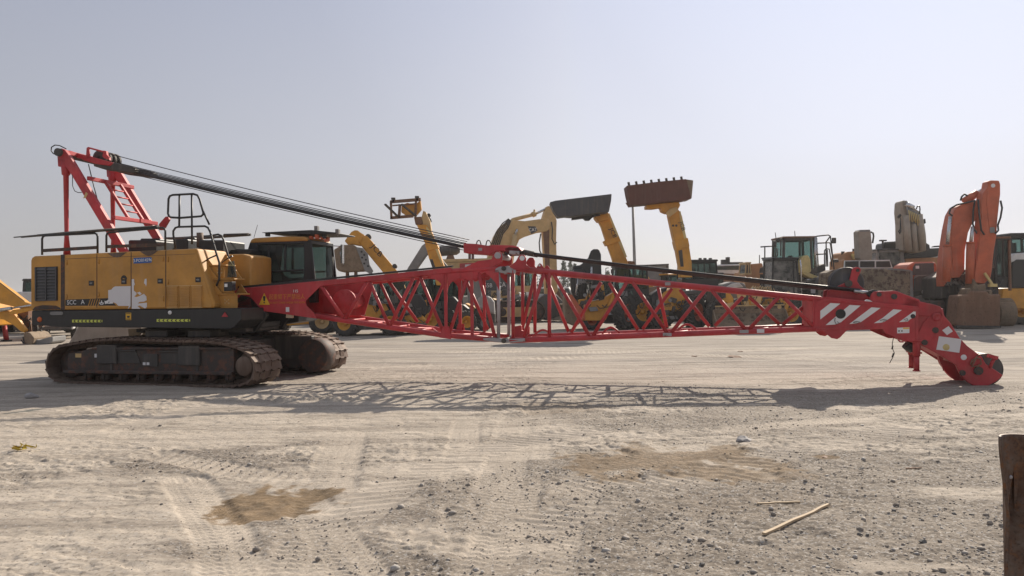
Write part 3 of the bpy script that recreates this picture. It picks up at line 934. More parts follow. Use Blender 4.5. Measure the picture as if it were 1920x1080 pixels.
# doors are separate skins standing 6 mm proud with a gap between them
doors = [((123, 577.0), (123, 478.5), (181.3, 476), (181.3, 577)), ((182.8, 577), (182.8, 476), (245.4, 473), (245.4, 576.8)), ((247.0, 576.5), (247.0, 473), (310.3, 470), (310.3, 576.3)),
         ((312, 576.3), (312, 470), (365.5, 467.5), (398, 570), (397.5, 576.3))]
handles = [(172, 531), (233, 528), (301, 527), (372, 524.5)]
for x0, x1, y0, y1 in ((181.0, 183.2, 577, 476), (245.1, 247.4, 577, 472.6), (310.1, 312.4, 576.5, 469.6)):
    q = MB(); q.prism(U.poly([(x0, y0), (x1, y0), (x1, y1), (x0, y1)], GB), GB - 0.003, GB - 0.0005); q.build('shut_line', M['trackframe'], house)
q = MB(); q.prism(U.poly([(123, 486.0), (366, 476.5), (366, 475.8), (123, 485.3)], GB), GB - 0.010, GB - 0.0082); q.build('shut_line', M['trackframe'], house)
for k, (x, y) in enumerate(((126, 492), (126, 556), (186, 490), (186, 552), (307, 486), (307, 560), (316, 486), (316, 528))):
    a = U.P(x, y, GB); q = MB(); q.cyl((a.x, GB - 0.016, a.z - 0.05), (a.x, GB - 0.016, a.z + 0.05), 0.011, 8); q.build('hinge', M['crane_yellow'], house)
for dpx, (hx, hy) in zip(doors, handles):
    dr = MB().prism(U.poly(dpx, GB), GB - 0.008, GB - 0.0005).build('door', M['crane_yellow'], house, 0.003)
    a = U.P(hx, hy, GB)
    h = MB(); h.box(a.x - 0.058, a.x + 0.058, GB - 0.014, GB - 0.008, a.z - 0.05, a.z + 0.05)
    ho = h.build('handle', M['black_mark'], dr)
    h = MB(); h.box(a.x - 0.022, a.x + 0.03, GB - 0.022, GB - 0.0141, a.z - 0.018, a.z + 0.018)
    h.cyl((a.x - 0.03, GB - 0.02, a.z), (a.x - 0.03, GB - 0.0141, a.z), 0.012, 10)
    h.build('latch', M['grey'], dr)
a = U.P(233, 524, GB)
q = MB(); q.prism([(a.x + 0.07 * math.cos(t), a.z + 0.085 * math.sin(t)) for t in [i * math.pi / 10 for i in range(11)]] + [(a.x - 0.03, a.z), (a.x - 0.03, a.z + 0.03)], GB - 0.012, GB - 0.008)
q.build('lock_recess', M['black_mark'], house)
# louvres
lv = MB()
for (x0, x1, yo) in ((313.5, 335, 0), (336.5, 357.5, -0.3), (359, 380, -0.6)):
    p = U.poly([(x0, 577 + yo), (x1, 577 + yo), (x1, 536.5 + yo), (x0, 537 + yo)], GB)
    n = 9
    for k in range(n):
        z0 = p[0][1] + (p[2][1] - p[0][1]) * (k + 0.1) / n; z1 = p[0][1] + (p[2][1] - p[0][1]) * (k + 0.95) / n
        s0, s1 = p[0][0] + 0.015, p[1][0] - 0.015
        lv.loft([(s0, GB - 0.009, z0), (s1, GB - 0.009, z0), (s1, GB - 0.009, z1), (s0, GB - 0.009, z1)],
                [(s0, GB - 0.028, z0), (s1, GB - 0.028, z0), (s1, GB - 0.011, z1), (s0, GB - 0.011, z1)])
    t = 0.012
    for s0 in (p[0][0] - t, p[1][0]):
        lv.box(s0, s0 + t, GB - 0.024, GB - 0.009, p[0][1], p[2][1])
lv.build('louvre_panel', M['crane_yellow'], house)
lf = MB()
for (x0, x1, yo) in ((313.5, 335, 0), (336.5, 357.5, -0.3), (359, 380, -0.6)):
    p = U.poly([(x0, 577 + yo), (x1, 577 + yo), (x1, 536.5 + yo), (x0, 537 + yo)], GB)
    lf.box(p[0][0], p[1][0], GB - 0.020, GB - 0.009, p[2][1], p[2][1] + 0.012)
    lf.box(p[0][0], p[1][0], GB - 0.020, GB - 0.009, p[0][1] - 0.012, p[0][1])
lf.build('louvre_frame', M['faded_yellow'], house)
# rear grille
q = MB(); q.prism(U.poly([(67, 565), (108.5, 563.5), (108.5, 499.5), (67, 501)], GB), GB - 0.004, GB - 0.0005); gr = q.build('grille', M['black_mark'], house)
q = MB(); p = U.poly([(68, 564), (107.5, 563), (107.5, 500.5), (68, 502)], GB)
for k in range(11):
    z = p[0][1] + (p[2][1] - p[0][1]) * (k + 0.5) / 11
    q.loft([(p[0][0], GB - 0.005, z - 0.02), (p[1][0], GB - 0.005, z - 0.02), (p[1][0], GB - 0.005, z + 0.022), (p[0][0], GB - 0.005, z + 0.022)],
           [(p[0][0], GB - 0.03, z - 0.03), (p[1][0], GB - 0.03, z - 0.03), (p[1][0], GB - 0.012, z + 0.0), (p[0][0], GB - 0.012, z + 0.0)])
for f in (0.02, 0.5, 0.98):
    s = p[0][0] + (p[1][0] - p[0][0]) * f; q.box(s - 0.012, s + 0.012, GB - 0.036, GB - 0.005, p[0][1], p[2][1])
q.build('slats', M['dark_grey'], gr)
q = MB(); q.prism(U.poly([(61, 581), (113, 580), (113, 577), (105, 573), (80, 572), (66, 575)], GB), GB - 0.003, GB - 0.0005); q.build('worn_patch', M['trackframe'], house)
for x0, x1, y in ((202, 238, 477.5), (263, 297, 474)):  # dark crescent patches set along the top of the house side
    q = MB(); q.prism(U.poly([(x0, y - 2.8)] + [(x0 + (x1 - x0) * t, y - 2.8 + 9 * math.sin(math.pi * t) - 1.4 * t) for t in (0.15, 0.3, 0.5, 0.7, 0.85)] + [(x1, y - 4.4)], GB), GB - 0.012, GB - 0.0085)
    q.build('dark_crescent', M['track'], house)
# decals
GD_ = GB - 0.0085
q = MB(); q.prism(U.poly([(122.5, 573.5), (122.5, 562), (203, 559), (203, 565), (213, 568), (218, 573)], GD_), GD_ - 0.0015, GD_); q.build('stripe_decal', M['black_mark'], house)
GD2 = GD_ - 0.003
text(U, 'SCC', 134.5, 567.3, 8.6, GD2, M['white_mark'], house, 'lettering', 0.02, sx=0.9)
text(U, 'A', 155.3, 566.6, 8.6, GD2, M['white_mark'], house, 'lettering', 0.02)
q = MB()
for k in range(5):
    x = 165 + 4.4 * k; q.prism(U.poly([(x, 573.3), (x + 1.5, 573.3), (x + 5.5, 561), (x + 4.0, 561)], GD2), GD2 - 0.002, GD2)
q.build('stripe_decal', M['crane_yellow'], house)
q = MB(); c = U.P(190.5, 567, GD2)
for k in range(3):
    a = math.pi / 2 + k * 2 * math.pi / 3
    q.prism([(c.x, c.z), (c.x + 0.018 * math.cos(a + 0.9), c.z + 0.018 * math.sin(a + 0.9)), (c.x + 0.052 * math.cos(a), c.z + 0.052 * math.sin(a)), (c.x + 0.018 * math.cos(a - 0.9), c.z + 0.018 * math.sin(a - 0.9))], GD2 - 0.002, GD2)
rr = [(c.x + 0.055 * math.cos(t), c.z + 0.05 * math.sin(t)) for t in [math.pi + i * math.pi / 10 for i in range(11)]]
q.prism(rr + [(c.x + (x - c.x) * 0.78, c.z + (z - c.z) * 0.78) for x, z in rr[::-1]], GD2 - 0.002, GD2)
q.build('emblem', M['white_mark'], house)
q = MB(); q.prism(U.poly([(197, 570), (196, 564), (199, 564.5), (203, 562), (203, 568), (207, 566), (212, 566), (212, 569), (205, 569.5), (201, 569)], GD2), GD2 - 0.002, GD2)
q.build('torn_lettering', M['white_mark'], house)
q = MB(); q.prism(U.poly([(203, 566), (203, 544), (209, 543), (212, 539), (216, 537), (245, 536.4), (245, 573.5), (243, 576.5), (239.5, 580), (242, 573.6), (222, 573.5), (218, 569), (212, 566.5)], GD2), GD2 - 0.0025, GD2)
q.build('film_patch', M['white_film'], house)
q = MB()
q.prism(U.poly([(247.2, 579), (247.2, 523.5), (251.5, 523), (251.8, 530), (253, 533), (251, 536), (251, 545), (256, 549), (256, 552), (252, 556), (256, 557), (262, 555), (270, 551), (274.5, 556), (275, 563), (270, 565.5), (262, 566), (258, 569), (266, 568.5), (275.5, 567.5), (275.5, 576), (272, 578.5), (262, 573), (258, 574), (264, 579)], GD2), GD2 - 0.0025, GD2)
q.prism(U.poly([(270, 531), (271.5, 523), (275, 522.5), (275, 532), (274, 537), (272.5, 533)], GD2), GD2 - 0.0025, GD2)
q.prism(U.poly([(257, 549), (262, 547), (266, 551), (262, 553)], GD2), GD2 - 0.0025, GD2)
q.build('torn_film', M['white_film'], house)
q = MB(); p = U.poly([(250.5, 493.8), (250.3, 484.8), (252, 483.6), (283, 482.3), (284.6, 483.6), (284.6, 491.2), (283, 492.5), (252, 494.2)], GD2); q.prism(p, GD2 - 0.004, GD2)
bp_ = q.build('number_plate', M['blue_plate'], house)
text(U, '3-PO014596', 267.5, 488.3, 6.0, GD2 - 0.006, M['white_mark'], bp_, 'lettering', 0.03, sx=0.92)

# ---- stair at the front end, lit from the right
st = MB()
steps = [((404, 578), (447, 578), (447, 550), (404, 550)), ((395, 549), (437, 549), (437, 522), (395, 522)), ((384, 521), (420, 521), (418, 496), (384, 496))]
for k, s_ in enumerate(steps):
    p = U.poly(s_, GB + 0.22)
    gs0, gs1 = GB + 0.20 + 0.02 * k, -0.88
    # riser box with a tread lip
    st.box(p[0][0], p[1][0] - 0.03, gs0 + 0.03, gs0 + 0.05, p[0][1], p[2][1] - 0.03)
    st.box(p[0][0], p[0][0] + 0.03, gs0 + 0.05, gs1, p[0][1], p[2][1] - 0.03)
    st.box(p[0][0] - 0.02, p[1][0] + 0.03, gs0, gs1, p[2][1] - 0.028, p[2][1])
    # triangular cheek plates
    st.prism([(p[0][0] - 0.05, p[2][1]), (p[0][0] + 0.16, p[2][1]), (p[0][0] - 0.05, p[2][1] + 0.26)], gs0, gs0 + 0.02)
    st.prism([(p[1][0] - 0.28, p[2][1]), (p[1][0] - 0.02, p[2][1]), (p[1][0] - 0.16, p[2][1] + 0.19)], gs1 - 0.03, gs1)
stair = st.build('stair', M['crane_yellow'], R, 0.006)
q = MB()
for (cx, cy) in ((422, 562), (408, 505)):
    for i in range(3):
        for j in range(3):
            if (i + j) % 2 == 0:
                a = U.P(cx + i * 3.4, cy + j * 3.2, GB + 0.22); q.cyl((a.x, GB + 0.215, a.z), (a.x, GB + 0.229, a.z), 0.014, 8)
q.build('lit_hole_disc', M['faded_yellow'], stair)  # pale discs paint the lit surface seen through the riser holes
q = MB(); q.prism(U.poly([(422, 520), (438, 519), (433, 489), (424, 490)], GB), -1.42, -1.38); mir = q.build('mirror', M['dark_glass'], R)
q = MB(); q.prism(U.poly([(417, 546), (432, 545), (432, 528), (417, 529)], GB), -1.45, -1.30); bx_ = q.build('switch_box', M['black'], R, 0.006)
q = MB(); q.prism(U.poly([(418.5, 538), (424, 538), (424, 532), (418.5, 532)], GB), -1.456, -1.4505); q.build('label_plate', M['white_mark'], bx_)


# ---- rails, one after another
def rail(pts, g, r=0.021, parent=R, name='handrail', mat='black', closed=False):
    P3 = U.Pt(pts, g)
    if closed: P3 = P3 + [P3[0]]
    return MB().tube(P3, r, 8).build(name, M[mat], parent)


def rail_frame(x0, x1, yb0, yb1, yt0, yt1, g, board):
    a = rail([(x0, yb0), (x0, yt0 + 6), (x0 + 1.5, yt0 + 2), (x0 + 5, yt0), (x1 - 5, yt1), (x1 - 1.5, yt1 + 2), (x1, yt1 + 6), (x1, yb1)], g)
    q = MB(); q.prism(U.poly([(x0, board[0] + 6), (x1, board[1] + 6), (x1, board[1]), (x0, board[0])], g), g - 0.015, g + 0.015)
    q.build('kick_board', M['trackframe'], a)
    return a


rail_frame(79, 183, 478, 475, 442, 437.5, -1.35, (467, 461))
rail_frame(199.5, 310, 473, 469, 436, 427, -1.35, (459.5, 455.5))
rail_frame(312, 400, 469, 466, 447, 442, 1.3, (459, 457))
# tall guard above the stair
gd = rail([(338, 408.5), (320, 407.5), (316.5, 405), (315, 400), (316, 373), (318.5, 367.5), (324, 365.5), (362, 363.5), (370, 366), (374, 373), (381, 398), (381, 402), (377, 405.5), (338, 408.5)], -1.3, 0.022, name='guard_frame')
for a in ([(336, 424), (336.5, 366.5)], [(360, 458), (359.5, 364)], [(381, 396), (392.5, 421)]):
    MB().tube(U.Pt(a, -1.3), 0.02, 8).build('guard_bar', M['black'], gd)
rail([(329, 466), (325, 440), (325, 433), (329, 427), (334, 425.5), (384, 424), (390, 427), (394, 435), (404, 470), (411, 492), (411, 523), (406, 536)], -1.32)
rail([(396, 446), (400, 441), (409, 439.5), (415, 442), (419, 449), (428, 480), (438, 516)], -0.85)
rail([(384, 490), (393, 484), (407, 478)], -1.32, 0.016); rail([(417, 492), (428, 484), (436, 480)], -0.9, 0.016)
# bundle of poles lying along the top rails
pb = MB()
for i, (a, b_, g, r0, r1) in enumerate([((26, 445), (295, 424.5), -1.34, 0.012, 0.026), ((40, 444.5), (200, 431.5), -1.30, 0.02, 0.03), ((70, 441), (298, 425), -1.27, 0.02, 0.03), ((120, 437.5), (240, 428.5), -1.36, 0.02, 0.02)]):
    pb.tube(U.Pt([a, ((a[0] + b_[0]) / 2, (a[1] + b_[1]) / 2 - 0.7), b_], g), [r0, r1, r1 * 0.9], 8)
tag(pb.build('pole_bundle', M['dark'], None), 'bundle of long dark poles lying along the crane roof rails', 'pole bundle')
bpy.data.objects['pole_bundle'].matrix_world = R.matrix_basis
pb = MB()
pb.tube(U.Pt([(312, 447), (385, 446), (470, 440)], 1.25), 0.03, 8); pb.tube(U.Pt([(420, 441), (466, 439.5)], 1.2), 0.035, 8)
pb.build('rear_rail', M['dark'], R)
# roof machinery: silencer, air boxes
for x0, x1, y0, y1, g0, g1 in ((240, 292, 466, 450, -0.5, 0.2), (262, 300, 462, 447, 0.3, 0.9), (325, 352, 466, 448, -0.3, 0.3), (345, 365, 466, 445, 0.5, 0.9), (372, 418, 470, 450, -0.4, 0.5), (330, 470, 478, 467, 0.1, 0.9)):
    q = MB(); q.prism(U.poly([(x0, y0 + 10), (x1, y0 + 9), (x1, y1 + 1), (x1 - 3, y1), (x0 + 3, y1), (x0, y1 + 1)], g0), g0, g1)
    q.build('roof_box', M['black'], R, 0.02)
q = MB(); a = U.P(385, 448, 0); q.cyl((a.x, -0.2, a.z - 0.2), (a.x, -0.2, a.z + 0.12), 0.07, 14); q.build('exhaust_pipe', M['track'], R)

# ---- centre house between near house and cab
q = MB(); q.prism(U.poly([(405, 545), (405, 482), (412, 477), (455, 476), (470, 480), (470, 545)], -0.55), -0.55, 0.35); q.build('tank', M['crane_yellow'], R, 0.03, 2)
q = MB(); q.prism(U.poly([(405, 476), (470, 476), (470, 468), (405, 469)], -0.1), -0.1, 0.4); q.build('tank_rail', M['black'], R, 0.006)

# ---- cab on the far side
GC0, GC1 = 0.45, 1.65
ctop = [(463, 472), (468, 455), (477, 446.5), (523, 444), (570, 443.8), (577, 452)]
cabo = [(463, 540), (463, 472), (468, 455), (477, 448), (573, 445.5), (578, 452), (582, 480), (589, 540)]
cs = U.poly(cabo, GC0)
cabw = MB()
t = 0.05
fl = U.poly([(463, 560), (590, 560), (589, 541), (463, 538)], GC0)
cabw.prism(fl, GC0, GC1)                                   # base
# rear block and pillars on both sides
for g in (GC0, GC1 - t):
    cabw.prism(U.poly([(463, 540), (463, 472), (468, 455), (484, 454), (479, 500), (489, 515), (512, 532), (512, 540)], GC0), g, g + t)
    cabw.prism(U.poly([(568, 540), (570, 500), (569, 452), (578, 452), (583, 482), (590, 540)], GC0), g, g + t)
    cabw.prism(U.poly([(484, 459), (570, 457), (570, 450), (484, 452)], GC0), g, g + t)
    cabw.prism(U.poly([(498, 512), (570, 508), (570, 504.5), (498, 508)], GC0), g - 0.01 if g == GC0 else g, g + t)
    cabw.prism(U.poly([(501, 512), (505, 512), (505, 459), (501, 459)], GC0), g - 0.006, g + t)
    cabw.prism(U.poly([(532.5, 510), (536, 510), (536, 459), (532.5, 459)], GC0), g - 0.006, g + t)
cabw.prism(U.poly([(463, 540), (463, 472), (468, 455), (472, 455), (467, 472), (467, 540)], GC0), GC0, GC1)
# front pillars and header
fb0 = U.S(587, 525, GC0); ft0 = U.S(579.5, 455, GC0)
for g in (GC0, GC1 - 0.05):
    cabw.prism([(fb0[0] - 0.02, fb0[1] - 0.3), (fb0[0] + 0.06, fb0[1] - 0.3), (fb0[0] + 0.05, fb0[1]), (ft0[0] + 0.05, ft0[1]), (ft0[0] - 0.02, ft0[1])], g, g + 0.05)
cabw.box(ft0[0] - 0.06, ft0[0] + 0.05, GC0, GC1, ft0[1] - 0.02, ft0[1] + 0.06)
cabw.box(fb0[0] - 0.1, fb0[0] + 0.06, GC0, GC1, fb0[1] - 0.5, fb0[1] - 0.12)
cab = cabw.build('cab', M['black'], R, 0.012)
q = MB(); q.prism(U.poly([(468, 455.5), (472, 449), (477, 446.5), (523, 443.4), (571, 443.6), (577, 447), (578, 452), (570, 451.8), (480, 455)], GC0), GC0 - 0.02, GC1 + 0.02); q.build('cab_roof', M['crane_yellow'], cab, 0.025, 2)
for g in (GC0 + 0.02, GC1 - 0.03):
    q = MB(); q.prism(U.poly([(480, 530), (480, 455), (569, 453), (572, 540), (512, 540)], GC0), g, g + 0.008); q.build('window_pane', M['dark_glass'], cab)
q = MB(); q.loft([(fb0[0] + 0.02, GC0 + 0.05, fb0[1] - 0.2), (fb0[0] + 0.02, GC1 - 0.05, fb0[1] - 0.2), (ft0[0] + 0.02, GC1 - 0.05, ft0[1]), (ft0[0] + 0.02, GC0 + 0.05, ft0[1])],
                 [(fb0[0] + 0.03, GC0 + 0.05, fb0[1] - 0.2), (fb0[0] + 0.03, GC1 - 0.05, fb0[1] - 0.2), (ft0[0] + 0.03, GC1 - 0.05, ft0[1]), (ft0[0] + 0.03, GC0 + 0.05, ft0[1])])
q.build('windscreen', M['glass'], cab)
q = MB(); a = U.S(530, 535, 0.9)
q.box(a[0] - 0.28, a[0] + 0.25, 0.8, 1.3, a[1] - 0.1, a[1] + 0.1); q.loft([(a[0] - 0.3, 0.8, a[1]), (a[0] - 0.16, 0.8, a[1]), (a[0] - 0.16, 1.3, a[1]), (a[0] - 0.3, 1.3, a[1])], [(a[0] - 0.45, 0.86, a[1] + 0.75), (a[0] - 0.34, 0.86, a[1] + 0.75), (a[0] - 0.34, 1.24, a[1] + 0.75), (a[0] - 0.45, 1.24, a[1] + 0.75)])
q.build('driver_seat', M['seat'], cab, 0.03)
vs_ = MB(); vs_.prism(U.poly([(493, 436), (585, 431.5), (632, 436.2), (632, 438.2), (560, 440), (493, 436.8)], GC0 + 0.1), GC0 + 0.05, GC1 - 0.05)
vs_.prism(U.poly([(497, 443), (503, 443), (503, 436), (497, 436)], GC0 + 0.1), GC0 + 0.1, GC0 + 0.2); vs_.prism(U.poly([(557, 443), (562, 443), (562, 437), (557, 437)], GC0 + 0.1), GC0 + 0.1, GC0 + 0.2)
vs_.prism(U.poly([(603, 447), (609, 447), (609, 437), (603, 437)], GC0 + 0.1), GC0 + 0.1, GC0 + 0.2)
visor = vs_.build('roof_guard', M['black'], cab, 0.006)
for x, y in ((593, 428.5), (632.5, 434.5)):
    a = U.P(x, y, GC0 + 0.1); q = MB(); q.box(a.x - 0.035, a.x + 0.045, GC0 + 0.06, GC0 + 0.16, a.z - 0.055, a.z + 0.055); q.cyl((a.x, GC0 + 0.11, a.z - 0.1), (a.x, GC0 + 0.11, a.z - 0.05), 0.012, 8)
    wl = q.build('work_lamp', M['grey'], cab, 0.006)
q = MB(); q.tube(U.Pt([(476, 446), (483, 421.5)], GC0 + 0.1), 0.006, 6); q.build('antenna', M['black'], cab)
q = MB()
for k, (x, y) in enumerate(((577, 447), (586, 446), (594, 445), (600, 444), (607, 446), (613, 448), (618, 451))):
    a = U.P(x, y, GC0 + 0.2); q.box(a.x - 0.04, a.x + 0.03, GC0 + 0.1 * (k % 3), GC0 + 0.1 * (k % 3) + 0.1, a.z - 0.04, a.z + 0.02 + 0.02 * (k % 2))
q.build('roof_trim', M['orange'], cab, 0.008)
q = MB(); q.tube([(fb0[0] + 0.06, GC1 - 0.25, fb0[1] - 0.1), (fb0[0] + 0.07, GC1 - 0.3, fb0[1] + 0.55)], 0.012, 6); q.build('wiper', M['black'], cab)
q = MB(); a = U.P(640, 476, GC1); q.box(a.x - 0.02, a.x + 0.02, GC1, GC1 + 0.12, a.z - 0.22, a.z + 0.22); q.tube([(a.x - 0.3, GC1, a.z + 0.2), (a.x, GC1 + 0.05, a.z + 0.18)], 0.012, 6); q.build('mirror', M['silver'], cab)

# ---- gantry (red A-frame) above the machinery
GL = 0.8
gan = MB()
legp = [(106, 283), (109, 279), (115, 278), (121, 281), (132, 296), (161, 345), (211, 428), (241, 478), (226, 478), (196, 432), (131, 324), (123, 312), (108, 312), (107, 296)]
L0 = U.poly(legp, -GL)
for g in (-GL, GL - 0.11): gan.prism(L0, g, g + 0.11)
gantry = gan.build('gantry', M['red'], R, 0.012)
for g in (-GL + 0.08, GL - 0.08):
    q = MB(); a, b_, c_, d_ = U.P(118, 300, -GL), U.P(118.5, 326, -GL), U.P(119.5, 440, -GL), U.P(120.5, 478, -GL)
    q.tube([(a.x, g, a.z), (b_.x, g, b_.z), (b_.x, g, b_.z - 0.03), (c_.x, g, c_.z), (d_.x, g, d_.z)], [0.10, 0.085, 0.055, 0.042, 0.075], 12)
    q.build('back_stay', M['red'], gantry)


def cross(px, py, h, w=0.10, name='cross_beam', g0=-GL + 0.08, g1=GL - 0.08, mat='red'):
    a = U.P(px, py, -GL); q = MB(); q.box(a.x - w / 2, a.x + w / 2, g0, g1, a.z - h / 2, a.z + h / 2)
    return q.build(name, M[mat], gantry, 0.008)


cross(160, 333, 0.085, 0.07); cross(208, 407, 0.085, 0.07); cross(116, 284, 0.09, 0.09)
q = MB()
for g in (-0.24, 0.24):
    a, b_ = U.P(163, 334, -GL), U.P(207, 404, -GL); q.beam((a.x, g, a.z), (b_.x, g, b_.z), 0.05, 0.06)
for k in range(1, 5):
    f = k / 5; a = U.P(163 + 44 * f, 334 + 70 * f, -GL); q.cyl((a.x, -0.24, a.z), (a.x, 0.24, a.z), 0.018, 8)
q.build('ladder', M['red'], gantry)
q = MB(); a = U.P(222, 420, -GL); q.box(a.x - 0.02, a.x + 0.02, -0.1, 0.25, a.z + 0.10, a.z + 0.18); q.build('notice_plate', M['red'], gantry)
for g in (GL - 0.12,):
    q = MB(); a = U.P(213, 410, -GL)
    q.prism([(a.x, a.z - 0.12), (a.x + 0.1, a.z - 0.12), (a.x + 0.26, a.z + 0.12), (a.x + 0.24, a.z + 0.19), (a.x + 0.17, a.z + 0.19), (a.x, a.z + 0.02)], g + 0.02, g + 0.1)
    q.build('lug', M['red'], gantry, 0.006)
q = MB(); q.prism(U.poly([(156, 372), (161, 371), (165, 363), (161, 360)], -GL), -GL - 0.004, -GL - 0.0005); q.build('label_plate', M['faded_yellow'], gantry)
q = MB(); a = U.P(112, 286, -GL); q.cyl((a.x, -GL - 0.07, a.z), (a.x, GL + 0.07, a.z), 0.085, 20); q.build('top_pin', M['dark'], gantry)
# hose loops
q = MB(); q.tube(U.Pt([(124, 279), (112, 273), (103, 272), (96.5, 276), (96, 283), (100, 288), (108, 291)], -GL - 0.05), 0.012, 6); q.build('hose', M['hose'], gantry)
q = MB(); q.tube(U.Pt([(136, 328), (136, 348), (140, 358), (146, 361), (153, 361)], -GL), 0.008, 6); q.build('hose', M['hose'], gantry)
q = MB(); q.tube(U.Pt([(166, 308), (170, 325), (176, 350), (182, 372)], 0.0), 0.012, 6); q.build('hose', M['hose'], gantry)
# spreader hung between gantry head and pendants
GS = -0.42
sp = MB()
for g in (GS, -GS - 0.06):
    sp.prism(U.poly([(122, 282), (130, 282), (150, 288.5), (168, 293), (206, 303), (212, 305), (206, 311), (178, 307), (158, 301), (152, 298), (134, 293)], GS), g, g + 0.06)
spreader = sp.build('spreader', M['red'], R, 0.01)
q = MB()
for k in range(4):
    a = U.P(176, 293, GS); g = -0.26 + k * 0.15; q.lathe((a.x, g, a.z), (0, 1, 0), [(0.03, 0), (0.15, 0), (0.17, 0.01), (0.14, 0.035), (0.17, 0.06), (0.15, 0.07), (0.03, 0.07)], 28)
q.build('sheave', M['dark'], spreader)
q = MB(); q.tube(U.Pt([(163, 297), (164, 278), (166, 277), (192, 284), (197, 284)], GS + 0.02), 0.02, 8); q.prism(U.poly([(192, 293), (194, 283), (199, 283), (200, 290), (204, 294), (205, 300), (196, 297)], GS), GS, GS + 0.06)
q.prism(U.poly([(163, 297), (164, 277), (167, 278), (169, 296)], GS), GS, GS + 0.02)
q.build('rope_guard', M['red'], spreader)
for k in range(2):
    g = (-0.40, 0.22)[k]
    q = MB(); q.prism(U.poly([(174, 298), (212, 304), (246, 312), (252, 316), (250, 325), (226, 322), (196, 318), (173, 311)], GS), g, g + 0.18); q.build('rope_socket', M['dark'], spreader, 0.02)
cb = MB()
for g, y1 in ((-0.36, 0), (-0.3, 1), (0.3, 0), (0.36, 1)): cb.beam(U.P(196, 313, GS) * 1 + Vector((0, g - GS, 0)), U.P(232, 320, GS) + Vector((0, g - GS, 0)), 0.03, 0.05)
cb.build('rope_clamp', M['faded_yellow'], spreader)
# ropes to the boom
GJ = -0.35


def rope(p, q_, g0, g1, r, sag=0.0, mat='rope', name='pendant_rope', parent=R, n=9):
    a = U.P(p[0], p[1], g0); b_ = U.P(q_[0], q_[1], g1); pts = []
    for i in range(n):
        f = i / (n - 1); v = a.lerp(b_, f); v.z -= sag * 4 * f * (1 - f); pts.append(v)
    return MB().tube(pts, r, 7).build(name, M[mat], parent)


for (p, q_, g0, g1, r) in (((246, 313.5), (874, 456.0), -0.40, -0.28, 0.011), ((246, 316), (874, 458.5), -0.34, -0.24, 0.012), ((248, 319), (874, 461.5), -0.26, -0.18, 0.015), ((246, 321), (874, 463.5), -0.36, -0.30, 0.015), ((248, 323.5), (874, 465.5), -0.30, -0.22, 0.013),
                           ((215, 304), (876, 453.0), 0.24, 0.2, 0.008), ((232, 322.5), (872, 469.5), -0.2, -0.3, 0.008)):
    rope(p, q_, g0, g1, r, 0.03)
rope((200, 287), (880, 449.5), -0.3, -0.1, 0.009, 0.05)

# ---- boom, foot section
GBM = 0.62           # half width at the chords
boom = MB()
plate = [(440, 546), (447, 541.5), (620, 524.5), (720, 514.5), (846, 501.5), (846, 511), (720, 524.5), (640, 532.5), (601, 536.5), (573, 564), (574.5, 573), (588, 586), (594, 597.5), (569, 594), (500, 584), (443, 577.5), (438, 565)]
for g in (-GBM, GBM - 0.012): boom.prism(U.poly(plate, -GBM), g, g + 0.012)
boom.prism(U.poly([(443, 545), (520, 537), (575, 533), (575, 530), (520, 534), (443, 541)], -GBM), -GBM + 0.012, GBM - 0.012)
boom.prism(U.poly([(445, 577), (569, 593.5), (590, 596), (590, 594), (569, 591.5), (445, 575)], -GBM), -GBM + 0.012, GBM - 0.012)
bfoot = boom.build('boom_foot_section', M['red'], R, 0.006)


def member(parent, pts, g, r, name='lattice_bar', mat='red'):
    return MB().tube(U.Pt(pts, g), r, 10).build(name, M[mat], parent)


RC, RL = 0.056, 0.036
for g in (-GBM + 0.06, GBM - 0.06):
    P0 = [(600, 533), (720, 521), (846, 508.5), (930, 503.5), (957, 509)]
    q = MB(); q.tube([Vector((v.x, g, v.z)) for v in U.Pt(P0, -GBM)], RC, 12); q.build('chord', M['red'], bfoot)
    P0 = [(590, 592.5), (646, 601.5), (824, 628), (935, 637.5)]
    q = MB(); q.tube([Vector((v.x, g, v.z)) for v in U.Pt(P0, -GBM)], RC * 0.95, 12); q.build('chord', M['red'], bfoot)
gn, gf = -GBM + 0.06, GBM - 0.06
near_bars = [((602, 536), (644, 596)), ((648, 598), (687, 530)), ((694, 530), (728, 608)), ((732, 610), (775, 522)), ((788, 520), (831, 622)),
             ((843, 624), (877, 520)), ((897, 512), (928, 632))]
for a, b_ in near_bars: member(bfoot, [a, b_], -GBM + 0.04, RL)
far_bars = [((713, 530), (745, 598)), ((729, 528), (783, 604)), ((750, 600), (787, 522)), ((680, 588), (695, 536)), ((655, 536), (676, 590)), ((800, 606), (836, 520)), ((872, 522), (915, 618))]
for a, b_ in far_bars: member(bfoot, [a, b_], GBM - 0.06, RL)
for x in (835, 884):
    for g in (-GBM + 0.02, GBM - 0.06):
        q = MB(); a, b_ = U.S(x - 3.5, 512, -GBM), U.S(x + 3.5, 630 if x > 850 else 626, -GBM); q.box(a[0], b_[0], g, g + 0.04, b_[1], a[1]); q.build('upright', M['red'], bfoot, 0.005)
